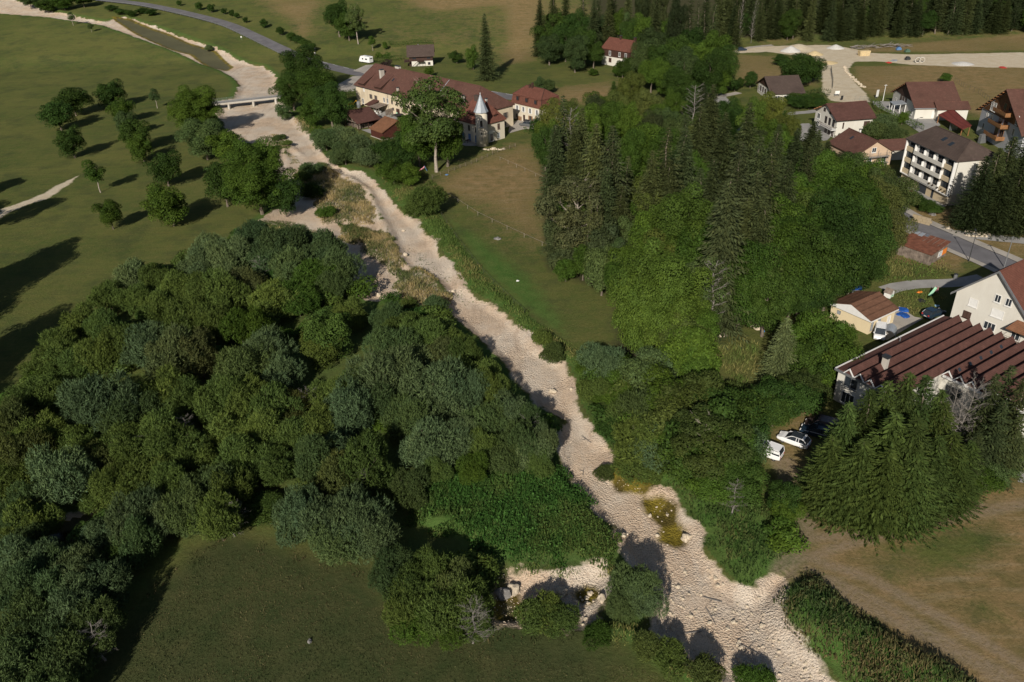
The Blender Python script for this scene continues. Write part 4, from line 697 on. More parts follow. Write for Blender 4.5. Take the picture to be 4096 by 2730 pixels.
# the willow thicket
g12 = 'willows of the big thicket on the left bank'
W = [(590, 533, 6.5, 6, S_) for S_ in (BLUEG,)] + [(640, 535, 6.5, 5.4, BLUEG), (690, 540, 6.5, 5.2, SILV), (740, 556, 6.5, 5.2, BLUEG), (772, 586, 5.4, 3.8, BLUEG), (610, 575, 6, 5, BLUEG), (665, 580, 6, 5, BLUEG), (480, 552, 5, 4.4, SILV), (520, 560, 5.5, 4.6, SILV), (450, 592, 5, 4, SILV), (725, 612, 6, 5, GREEN), (762, 634, 5, 3.8, GREYG),
     (300, 612, 4.6, 3.8, SILV), (350, 622, 4.6, 3.8, OLIVE), (245, 668, 4.8, 3.8, OLIVE), (300, 668, 5, 4, OLIVE), (400, 636, 5, 4.2, OLIVE), (450, 655, 5, 4.2, OLIVE), (510, 640, 5.4, 4.6, OLIVE), (560, 640, 5.4, 4.6, (.072, .090, .040)), (620, 665, 5.4, 4.6, OLIVE), (680, 668, 5, 4.2, GREEN), (350, 690, 5, 4, OLIVE), (420, 715, 5.4, 4.2, OLIVE), (480, 712, 5.2, 4.2, OLIVE), (560, 720, 5.2, 4.2, GREEN), (890, 712, 4.0, 3.2, GREYG), (800, 705, 4.0, 3.4, OLIVE),
     (180, 722, 4.6, 3.6, OLIVE), (230, 730, 5, 4, OLIVE), (130, 775, 4.6, 3.6, OLIVE), (95, 822, 4.4, 3.4, OLIVE), (150, 820, 5, 4, OLIVE), (205, 790, 5, 3.8, OLIVE), (260, 770, 5.4, 4.2, OLIVE), (330, 768, 6.4, 5, SILV), (385, 790, 6, 4.6, (.062, .082, .038)), (450, 790, 5.4, 4.2, (.064, .080, .036)), (605, 775, 6, 4.6, SILV), (560, 810, 5.6, 4.2, GREYG), (640, 830, 5, 4, SILV),
     (930, 735, 4.4, 3.8, OLIVE), (900, 765, 5, 4.2, GREYG), (960, 755, 5, 4, OLIVE), (1015, 760, 4.4, 3.6, OLIVE), (1060, 785, 4.4, 3.6, OLIVE), (1010, 800, 5, 3.8, (.066, .084, .036)), (1080, 836, 4.4, 3.2, OLIVE), (1122, 868, 4.4, 3.2, OLIVE), (880, 828, 6.4, 5, SILV), (950, 815, 6, 4.4, SILV), (985, 862, 6.2, 4.8, SILV), (1050, 870, 5.4, 4, SILV), (820, 880, 5, 3.8, OLIVE), (900, 890, 5.4, 4.4, GREYG), (940, 930, 5, 4.2, GREYG),
     (240, 890, 6.4, 4.8, SILV), (290, 930, 5.4, 4, GREYG), (190, 900, 5, 3.8, SILV), (110, 880, 4.8, 3.8, OLIVE), (60, 900, 4.8, 3.8, OLIVE), (20, 940, 4.8, 3.6, BROWNG), (500, 885, 5.6, 4.2, OLIVE), (430, 900, 5, 3.8, OLIVE), (370, 880, 4.6, 3.6, OLIVE), (560, 900, 5.4, 4, OLIVE), (620, 905, 5.2, 3.8, OLIVE), (660, 930, 5, 3.8, BROWNG), (790, 910, 6.6, 4.6, SILV), (740, 890, 5, 3.6, OLIVE), (720, 960, 5, 3.6, OLIVE), (1120, 945, 5, 3.8, GREYG), (1165, 930, 4.8, 3.4, SILV), (1206, 946, 4.6, 3.1, GREYG), (1238, 996, 4.2, 2.8, SILV), (20, 1150, 4.6, 3.2, GREYG), (60, 1165, 4.6, 3.2, OLIVE), (15, 1205, 4.2, 3, OLIVE), (100, 1290, 4.4, 3, BLUEG), (50, 1240, 3.6, 2.4, GREYG), (1190, 985, 4.8, 3.4, GREYG), (1225, 1012, 4.2, 2.8, SILV), (990, 990, 5.8, 4.2, SILV), (1060, 985, 5, 3.6, SILV), (1105, 1005, 4.2, 3, OLIVE), (1155, 1052, 3.4, 2.5, GREYG), (1005, 1082, 3.2, 2.4, OLIVE), (935, 1098, 3.4, 2.4, GREYG), (1085, 1070, 2.8, 2.0, GREEN), (1240, 1058, 3, 2.0, OLIVE),
     (340, 975, 5.4, 4, OLIVE), (400, 1000, 5.4, 3.8, OLIVE), (460, 1040, 5, 3.6, OLIVE), (280, 1000, 5, 3.6, OLIVE), (530, 970, 5.2, 3.8, OLIVE), (590, 965, 5.4, 3.8, OLIVE), (650, 990, 5.2, 3.6, OLIVE), (560, 1030, 5, 3.6, OLIVE), (620, 1050, 5, 3.4, OLIVE), (720, 1020, 5, 3.6, GREYG), (780, 1010, 5, 3.6, SILV), (840, 1040, 6, 4.2, OLIVE), (770, 1060, 5, 3.6, BROWNG),
     (130, 1058, 6, 4.2, SILV), (40, 1010, 5, 3.6, BROWNG), (80, 980, 5, 3.6, OLIVE), (20, 1080, 5, 3.4, OLIVE), (220, 1040, 5, 3.4, BROWNG), (260, 1090, 4.6, 3.2, OLIVE), (340, 1070, 5, 3.6, OLIVE), (400, 1090, 5, 3.4, OLIVE), (170, 1000, 4.6, 3.4, OLIVE), (520, 1090, 4.2, 3, OLIVE), (470, 1110, 5, 3.4, (.070, .098, .038)), (420, 1140, 5.2, 3.6, (.070, .098, .038)), (490, 1160, 4.6, 3.2, OLIVE), (360, 1160, 4.6, 3.2, SILV), (290, 1160, 5, 3.4, SILV), (240, 1210, 4.6, 3.2, SILV), (300, 1225, 4.2, 3, GREYG), (330, 1130, 4, 2.8, GREYG),
     (680, 1140, 5, 3.5, SILV), (740, 1165, 5, 3.5, SILV), (810, 1155, 6.2, 4.4, SILV), (850, 1200, 5, 3.6, SILV), (770, 1220, 4.4, 3.2, BLUEG), (40, 1270, 5.4, 3.6, SILV), (100, 1265, 5, 3.4, SILV), (170, 1290, 5.2, 3.6, SILV), (220, 1330, 4.8, 3.2, SILV), (30, 1340, 5.2, 3.4, BLUEG), (90, 1330, 5, 3.4, BLUEG), (150, 1370, 5, 3.4, SILV), (210, 1400, 4.4, 3, GREYG), (60, 1400, 5, 3.4, GREYG), (20, 1450, 5, 3.4, BLUEG), (110, 1440, 5, 3.2, BLUEG), (170, 1450, 4.6, 3, GREYG), (60, 1500, 5, 3.2, GREYG), (130, 1510, 4.6, 3, BLUEG), (20, 1540, 5, 3.2, BLUEG), (90, 1570, 5, 3.2, GREYG),
     (990, 1285, 4.6, 3.2, OLIVE), (950, 1325, 4.4, 3.0, OLIVE), (1045, 1322, 4.6, 3.0, (.062, .088, .036)), (1078, 1365, 4.0, 2.6, OLIVE), (1020, 1370, 5, 3.6, OLIVE), (930, 1370, 4, 3, OLIVE), (1050, 1420, 3.2, 2.4, GREEN), (1095, 1412, 2.8, 2.0, OLIVE), (960, 1420, 3, 2.6, GREEN), (900, 1290, 4.2, 3, GREYG), (1452, 1330, 4.4, 2.6, BLUEG), (1480, 1350, 3.8, 2.1, SILV), (1432, 1368, 3.2, 1.9, BLUEG)]
for a in W:
    hk = random.uniform(.88, 1.38) if a[1] < 1250 else 1.0; T('willow', a[0], a[1], a[2] * hk, a[3] * random.uniform(.76, .98), a[4], None, g12)
for a, b_ in ((250, 940), (420, 960), (330, 1000), (520, 1160), (700, 900), (960, 880), (140, 1080), (300, 1200), (830, 1080), (210, 1440), (1080, 1400), (860, 770), (590, 600), (1210, 960)): T('dead', a, b_, 5.2, 2.2, GREYG, None, 'bare twiggy bushes in the willow thicket')
T('leafy', 742, 714, 9.5, 4.2, (.050, .085, .022), 'solid round dark-leaved tree standing out of the willow thicket'); T('leafy', 735, 765, 6, 3.6, (.060, .085, .022), 'lower skirt of the round tree in the thicket')
for a in [(1240, 1400, 2.4, 2.3), (1278, 1405, 2.4, 2.1), (1260, 1385, 2.6, 2.0), (1372, 1448, 1.6, 1.5), (1492, 1476, 1.8, 1.7), (1545, 1498, 2.1, 1.8), (1622, 1530, 2.4, 1.8), (1735, 1535, 2, 1.8), (700, 380, 2, 2), (1270, 795, 2.6, 2.2), (1245, 770, 2, 1.8), (1390, 1070, 1.4, 1.4)]:
    T('willows', a[0], a[1], a[2], a[3], random.choice([GREEN, (.060, .085, .030), OLIVE]), None, 'low green shrubs along the lower gravel edge')
# green undergrowth filling the gaps between the willows
def fill(P, n, kinds, cols, hr, rr, mind, group, tries=9000):
    lo = P.min(0); hi = P.max(0); c = 0; used = [(q['x'], q['y'], q['r']) for q in PLANTS]
    for _ in range(tries):
        if c >= n: break
        x = random.uniform(lo[0], hi[0]); y = random.uniform(lo[1], hi[1])
        if y < 40 or float(sdf(P, [x], [y])[0]) < 1.0: continue
        if P is THICKET and float(sdf(MOUNDS[3][0], [x], [y])[0]) > -2.5: continue
        if any((x - a) ** 2 + (y - b) ** 2 < (mind * r) ** 2 for a, b, r in used): continue
        r = random.uniform(*rr); plant_at(random.choice(kinds), x, y, random.uniform(*hr), r, random.choice(cols), None, group); used.append((x, y, r)); c += 1
fill(THICKET, 90, ['willows', 'shrub', 'shrub'], [NETTLE, GREEN, OLIVE, (.050, .085, .024)], (1.4, 3.2), (1.8, 3.0), .72, 'low undergrowth shrubs between the willows')
fill(poly('V', [(1330, 860), (1420, 840), (1500, 900), (1640, 880), (1715, 960), (1720, 1060), (1690, 1120), (1640, 1120), (1560, 1090), (1440, 1060), (1370, 970)]), 60, ['willows', 'shrub', 'leafy'], [GREEN, DGREEN, (.055, .080, .026), OLIVE], (1.8, 4), (1.8, 3.0), .7, 'low undergrowth of the right bank thicket')
fill(WOOD, 30, ['big', 'spruce'], [GREEN, DGREEN, SPR], (9, 13), (3.4, 4.6), .8, g8)

# ------------------------------------------------------------------ hedges: clipped leafy boxes
def hedge(k, pts, w, h, col, label):
    C = resample([G(*px(k, *p)) for p in pts], 1.0); Ps = []; Nn = []
    for i, p in enumerate(C[:-1]):
        d = (C[i + 1] - p).normalized(); nn = Vector((-d.y, d.x, 0))
        for _ in range(int(42 * max(1, h))):
            f = random.random(); s = random.random()
            if s < .45: q = nn * random.uniform(-w / 2, w / 2) + Vector((0, 0, h)); n = (0, 0, 1)
            else: sg = 1 if s < .72 else -1; q = nn * (sg * w / 2) + Vector((0, 0, random.uniform(0, h))); n = tuple(nn * sg)
            q = p + d * f * 1.1 + q; Ps.append((q.x + random.gauss(0, .06), q.y + random.gauss(0, .06), q.z + random.gauss(0, .07))); Nn.append(n)
    Ps = np.array(Ps); o0 = Ps.mean(0); o0[2] = 0; z = hfun(Ps[:, 0], Ps[:, 1]); Ps[:, 2] += z; n = len(Ps); Ps -= o0
    V, F = cards(Ps, np.array(Nn, float) + rnd(n, .4), rnd(n), RS.uniform(.16, .3, n), RS.uniform(.25, .42, n)); t = np.clip(RS.normal(.5, .18, n), 0, 1)
    o = link('hedge', nmesh('hedge', V, F, [M_LEAF], attrs={'tint': np.repeat(t, 4), 'hue': np.repeat(RS.rand(n) * .5, 4)}), None, tuple(o0), label=label, category='hedge'); o.color = col + (1,)
hedge('D', [(-80, 500), (0, 620), (150, 680), (280, 760), (420, 810), (560, 860), (640, 920)], 2.2, 1.6, (.055, .095, .02), 'long clipped hedge along the grey court')
hedge('2', [(1180, 395), (1300, 398), (1420, 380), (1560, 385)], 2, 1.8, (.06, .09, .025), 'clipped hedge behind the hill chalet')
hedge('2', [(1060, 545), (1140, 530), (1230, 520), (1300, 515)], 2.6, 2.0, (.05, .08, .025), 'clipped hedge between the motorhome and the hill chalet')
hedge('2', [(790, 835), (850, 820), (915, 812)], 2.6, 2.0, (.04, .065, .02), 'dark hedge at the left end of the farmhouse')
hedge('B', [(1730, 1120), (1850, 1110), (1950, 1110), (2100, 1130)], 1.6, 1.3, (.04, .075, .02), 'low row of bushes below the gravel court')
hedge('p', [(510, 440), (600, 450), (700, 430), (745, 420)], 4, 2.2, (.032, .055, .018), 'broad dark hedge below the brown-roofed chalet')

# ------------------------------------------------------------------ tall grass and herbs on the banks and bars
def herbs(name, P, dens, h, cols, label, wide=.09, lean=.35, leafy=0.0, soft=1.0):
    lo = P.min(0); hi = P.max(0); n = int((hi[0] - lo[0]) * (hi[1] - lo[1]) * dens)
    x = RS.uniform(lo[0], hi[0], n); y = RS.uniform(lo[1], hi[1], n)
    s = sdf(P, x, y) + (vnoise(x, y, 1.7) - .5) * 2.2 * soft; k = (s > 0) & (y > 40); x = x[k]; y = y[k]; s = s[k]; n = len(x)
    z = hfun(x, y); cl = vnoise(x, y, 2.0) * .6 + vnoise(x, y, .8) * .4; hh = h * RS.uniform(.45, 1.1, n) * np.clip(.35 + s * .6, .35, 1) * (.55 + .9 * cl)
    a = RS.uniform(0, 6.283, n); ln = RS.normal(0, lean, (n, 2)) * hh[:, None]; w = wide * RS.uniform(.5, 1.6, n)
    dx = np.cos(a) * w; dy = np.sin(a) * w; c = np.array([x.mean(), y.mean(), 0])
    B0 = np.stack([x - dx, y - dy, z], 1); B1 = np.stack([x + dx, y + dy, z], 1); T1 = np.stack([x + ln[:, 0] + dx * .6, y + ln[:, 1] + dy * .6, z + hh], 1)
    V = np.stack([B0, B1, T1], 1).reshape(-1, 3) - c; F = np.arange(len(V), dtype=np.int32).reshape(-1, 3)
    m = vnoise(x, y, 5.5) * .65 + vnoise(x + 40, y, 1.4) * .35; mix = np.clip((m - .38) * 3.2 + RS.normal(0, .2, n), 0, 1)
    o = link(name, nmesh(name, V, F, [herbmat(*cols)], attrs={'tint': np.repeat(np.clip(RS.normal(.5, .22, n) , 0, 1), 3), 'dryness': np.repeat(mix, 3)}), None, tuple(c), kind='stuff', label=label, category='tall grass')
    if leafy:
        j = RS.choice(n, int(n * leafy)); q = np.stack([x[j], y[j], z[j] + hh[j] * RS.uniform(.6, 1, len(j))], 1) - c
        V, F = cards(q, rnd(len(j), .6) + np.array([0, 0, 1.]), rnd(len(j)), RS.uniform(.12, .25, len(j)), RS.uniform(.2, .4, len(j)))
        link('leaves', nmesh('leaves', V, F, [herbmat(*cols)], attrs={'tint': np.repeat(RS.rand(len(j)), 4), 'dryness': np.repeat(mix[j] * .5, 4)}), o, kind='stuff')
_hm = {}
def herbmat(a, b):
    if (a, b) in _hm: return _hm[(a, b)]
    m, t, bs = nt('tall_grass'); c = mixc(t, attr(t, 'dryness'), a, b); c = mixc(t, 1., c, mixc(t, attr(t, 'tint'), (.5, .52, .5), (1.6, 1.55, 1.4)), 'MULTIPLY')
    t.links.new(c, bs.inputs['Base Color']); bs.inputs['Roughness'].default_value = .7; bs.inputs['Specular IOR Level'].default_value = .1
    tr = N(t, 'ShaderNodeBsdfTranslucent'); t.links.new(c, tr.inputs[0]); mx = N(t, 'ShaderNodeMixShader'); mx.inputs[0].default_value = .3
    t.links.new(bs.outputs[0], mx.inputs[1]); t.links.new(tr.outputs[0], mx.inputs[2]); t.links.new(mx.outputs[0], t.nodes['Material Output'].inputs[0]); _hm[(a, b)] = m; return m
DRYC = ((.095, .120, .045), (.360, .285, .145)); GRC = ((.050, .085, .024), (.120, .125, .045)); NETC = ((.028, .080, .018), (.050, .100, .026)); MIXC = ((.045, .075, .026), (.150, .125, .060)); STRC = ((.095, .145, .036), (.210, .195, .075))
herbs('dry_grass', MOUNDS[0][0], 24, .85, DRYC, 'dry straw-coloured grass on the upper gravel island', .07)
herbs('dry_grass', MOUNDS[1][0], 30, .85, DRYC, 'dry straw-coloured grass on the long gravel bar', .07)
herbs('tall_herbs', MOUNDS[2][0], 26, .8, MIXC, 'dense tall herbs on the embankment beside the dry field', .06, leafy=.3)
herbs('nettle_patch', MOUNDS[3][0], 30, .85, ((.046, .112, .024), (.095, .130, .036)), 'deep green tall herbs at the end of the willow thicket', .06, leafy=.6, soft=2.2)
herbs('tall_herbs', MOUNDS[4][0], 18, .7, GRC, 'green tall herbs along the right gravel bank', .06, leafy=.4)
herbs('tall_grass', MOUNDS[5][0], 20, .7, STRC, 'pale green grass strip along the right bank', .06, leafy=.2)
herbs('tall_grass', MOUNDS[6][0], 30, .7, STRC, 'pale grass fringe at the lower field edge', .05)
herbs('dry_grass', poly('2', [(150, 1130), (230, 1120), (310, 1150), (350, 1200), (300, 1215), (330, 1280), (430, 1360), (340, 1380), (260, 1230), (150, 1215), (210, 1165)]), 9, .6, DRYC, 'sparse grass clumps on the wide gravel below the bridge', .08)
herbs('tall_grass', poly('2', [(370, 1010), (470, 1000), (560, 1120), (560, 1180), (420, 1100)]), 10, .9, DRYC, 'straw-coloured grass at the foot of the bridge trees', .08)
herbs('tall_grass', poly('V', [(640, 500), (680, 500), (735, 530), (790, 548), (770, 562), (700, 545), (640, 525), (560, 535), (570, 515)]), 14, .6, DRYC, 'grass between the big spreading tree and the willows', .07)
herbs('tall_grass', poly('V', [(1960, 610), (2060, 560), (2150, 590), (2200, 615), (2180, 640), (2050, 645), (1980, 650), (1900, 680)]), 9, .6, STRC, 'rough grass slope behind the rusty shed', .08)
herbs('tall_grass', poly('V', [(2050, 670), (2160, 662), (2170, 700), (2140, 740), (2090, 730), (2060, 700)]), 12, .5, STRC, 'rough grass behind the cream hut', .07)
herbs('tall_grass', poly('V', [(1640, 800), (1700, 770), (1750, 790), (1750, 850), (1700, 900), (1660, 850)]), 12, .8, STRC, 'tall bright grass clearing left of the pale spruce', .07)
herbs('weeds', poly('V', [(900, 560), (960, 560), (1040, 640), (1110, 690), (1060, 700), (1020, 650), (950, 600)]), 1.6, .35, GRC, 'scattered weeds sprouting through the gravel', .1)
herbs('dark_herbs', poly('6', [(750, 600), (880, 620), (1000, 690), (1090, 800), (1050, 830), (900, 770), (780, 680)]), 26, 1.1, GRC, 'dark green nettle strip on the gravel bar', .07, leafy=.4)
herbs('weeds', poly('V', [(1405, 1220), (1450, 1300), (1500, 1400), (1480, 1410), (1420, 1310)]), 2, .4, GRC, 'weeds along the left side of the lower gravel', .08)
herbs('field_grass', poly('V', [(250, 1570), (330, 1420), (450, 1285), (560, 1245), (700, 1290), (840, 1370), (1000, 1470), (1300, 1500), (1560, 1560), (1640, 1690), (200, 1690)]), 22, .16, ((.044, .062, .024), (.105, .095, .046)), 'short stubbly grass of the dark mown field', .05)
herbs('tall_grass', poly('V', [(1120, 1250), (1180, 1290), (1400, 1308), (1435, 1262), (1430, 1300), (1400, 1325), (1200, 1325), (1130, 1290)]), 24, .9, STRC, 'straw-tipped grass hanging over the small beach', .05)
herbs('tall_grass', poly('V', [(560, 1225), (640, 1245), (730, 1290), (840, 1310), (900, 1400), (1060, 1440), (1130, 1440), (1240, 1470), (1330, 1460), (1330, 1480), (1100, 1480), (920, 1440), (830, 1350), (700, 1290), (560, 1250), (440, 1290), (330, 1400), (300, 1400), (430, 1270)]), 9, .45, ((.050, .062, .024), (.110, .090, .045)), 'ragged grass edge of the dark field', .06)
herbs('tall_grass', poly('V', [(-10, 1130), (330, 620), (560, 545), (560, 570), (340, 650), (60, 1000)]), 4, .5, STRC, 'ragged grass edge left of the willow thicket', .09)

# ------------------------------------------------------------------ stones
def rock_mesh(name, mat, sub=2, sq=.7):
    import bmesh
    bm = bmesh.new(); bmesh.ops.create_icosphere(bm, subdivisions=sub, radius=.5)
    s = [random.uniform(0, 50) for _ in range(3)]
    from mathutils import noise as mn
    for v in bm.verts:
        k = 1 + .55 * mn.noise(v.co * 2.2 + Vector(s)) + .2 * mn.noise(v.co * 6 + Vector(s)); v.co = Vector((v.co.x * k, v.co.y * k * .8, v.co.z * k * sq))
    me = bpy.data.meshes.new(name); bm.to_mesh(me); bm.free(); me.materials.append(mat); return me
ROCKS = [rock_mesh('stone', M_STONE) for _ in range(5)]; RIVEROBJ = bpy.data.objects['riverbed']
def stones():
    c = 0; P = RIVER
    while c < 250:
        v = random.uniform(1050, 1640); u = random.uniform(1380, 1960); x, y = G0(*px('V', u, v))
        if float(sdf(P, [x], [y])[0]) < .8: continue
        s = random.choice([.22, .26, .3, .36, .5]) * random.uniform(.8, 1.2)
        if v < 1300 and random.random() < .7: continue
        link('stone', random.choice(ROCKS), RIVEROBJ, (x, y, h1(x, y) + s * .12), (0, 0, random.uniform(0, 6.28)), s); c += 1
    for _ in range(40):
        x, y = G0(*px('m', random.uniform(370, 900), random.uniform(310, 560)))
        if float(sdf(BEACH, [x], [y])[0]) > .3: link('stone', random.choice(ROCKS), RIVEROBJ, (x, y, h1(x, y) + .06), (0, 0, random.uniform(0, 6.28)), random.uniform(.25, .6))
    # countless cobbles in one mesh
    ico = np.array([(v.co.x, v.co.y, v.co.z) for v in rock_mesh('t', M_STONE, 1, .8).vertices]); me0 = rock_mesh('t', M_STONE, 1, .8); f0 = np.array([tuple(p.vertices) for p in me0.polygons])
    VV = []; FF = []; TT = []; off = 0
    for Pq, dens, ymax in ((RIVER, 2.6, 150), (BEACH, 4, 150), (CHAN2, 1.2, 210)):
        lo = Pq.min(0); hi = np.minimum(Pq.max(0), [999, ymax]); n = int((hi[0] - lo[0]) * (hi[1] - max(lo[1], 42)) * dens)
        x = RS.uniform(lo[0], hi[0], n); y = RS.uniform(max(lo[1], 42), hi[1], n); k = (sdf(Pq, x, y) > .3) & (RS.rand(n) < np.clip(1.25 - y / 140, .12, 1)) & (vnoise(x, y, 4) > .3); x = x[k]; y = y[k]; z = hfun(x, y); n = len(x)
        s = RS.uniform(.09, .22, n) * np.where(RS.rand(n) < .07, 1.7, 1); a = RS.uniform(0, 6.28, n); ca, sa = np.cos(a) * s, np.sin(a) * s
        X = ico[None, :, 0] * ca[:, None] - ico[None, :, 1] * sa[:, None] + x[:, None]; Y = ico[None, :, 0] * sa[:, None] + ico[None, :, 1] * ca[:, None] + y[:, None]; Z = ico[None, :, 2] * s[:, None] * RS.uniform(.5, 1.1, n)[:, None] + z[:, None] + s[:, None] * .12
        VV.append(np.stack([X, Y, Z], -1).reshape(-1, 3)); FF.append((f0[None] + (np.arange(n) * len(ico))[:, None, None] + off).reshape(-1, 3)); off += n * len(ico); TT.append(np.repeat(RS.rand(n), len(ico)))
    V = np.concatenate(VV); F = np.concatenate(FF).astype(np.int32); print('cobbles', len(F))
    m, t, b = nt('cobble_stone'); c = mixc(t, attr(t, 'tint'), (.40, .32, .235), (.66, .56, .44)); t.links.new(c, b.inputs['Base Color']); b.inputs['Roughness'].default_value = .9; b.inputs['Specular IOR Level'].default_value = .1
    o = link('cobbles', nmesh('cobbles', V, F, [m], attrs={'tint': np.concatenate(TT)}), RIVEROBJ); o['kind'] = 'stuff'
stones()
BIGR = [rock_mesh('boulder', M_STONE, 3, .75) for _ in range(3)]; GREYR = rock_mesh('boulder', M_DSTONE, 3, .9)
for k, a, b, s, me, lab in [('m', 210, 312, 1.7, GREYR, 'dark grey upright boulder in the ochre algae pool'), ('m', 293, 275, 1.6, BIGR[0], 'smooth pale boulder on the beach beside the dark grey one'), ('m', 672, 290, 1.2, BIGR[1], 'pale wedge-shaped boulder in the middle of the small beach'), ('m', 976, 365, 1.1, BIGR[2], 'pale block at the right end of the small beach'), ('m', 885, 285, .7, BIGR[0], 'small pale rock in the mossy pool'), ('m', 380, 410, .8, BIGR[1], 'pale rock at the corner of the ochre pool'),
                            ('j', 1590, 295, 1.3, BIGR[2], 'flat white rock at the edge of the yellow algae pool'), ('j', 1050, 290, .9, BIGR[0], 'pale rock left of the yellow algae pool'), ('9', 450, 750, 1.1, BIGR[1], 'largest pale boulder in the middle reach of the riverbed'), ('9', 610, 750, .7, BIGR[2], 'pale boulder by the right bank of the middle reach'), ('2', 2085, 1285, 1.5, BIGR[0], 'low white rock heap below the turret wing'),
                            ('6', 1325, 880, 1.1, BIGR[0], 'flat pale boulder at the tip of the dry grass bar'), ('6', 1098, 1035, .9, BIGR[1], 'upper boulder in the dead-end side channel'), ('6', 1098, 1218, 1.1, BIGR[2], 'lower boulder in the dead-end side channel'), ('6', 1310, 660, .8, BIGR[0], 'pale boulder in the channel below the lone willow'), ('6', 1735, 1190, .8, BIGR[1], 'pale boulder in the narrowest reach of gravel'), ('l', 510, 1225, .5, GREYR, 'lone dark stone on the mown field'), ('8', 1700, 680, 1.1, BIGR[2], 'pale rock on the bank above the village road')]:
    x, y = G0(*px(k, a, b)); link('boulder', me, None, (x, y, h1(x, y) + s * .18), random.uniform(0, 6), s, label=lab, category='boulder')

for i in range(16):
    u, v = random.choice([(random.uniform(1300, 1420), random.uniform(980, 1150)), (random.uniform(1520, 1700), random.uniform(1350, 1480)), (random.uniform(1060, 1250), random.uniform(700, 860))]); x, y = G0(*px('V', u, v))
    if float(sdf(RIVER, [x], [y])[0]) > 1: q = MB(); a_ = random.uniform(0, 6.28); l_ = random.uniform(1.2, 2.6); q.tube((0, 0, .1), (math.cos(a_) * l_, math.sin(a_) * l_, .16), .07, .03, 5); q.tube((math.cos(a_) * l_ * .5, math.sin(a_) * l_ * .5, .13), (math.cos(a_ + .7) * l_ * .8, math.sin(a_ + .7) * l_ * .8, .3), .04, .01, 4); o = q.build('driftwood', M_DEADWOOD, RIVEROBJ); o.location = (x, y, h1(x, y))
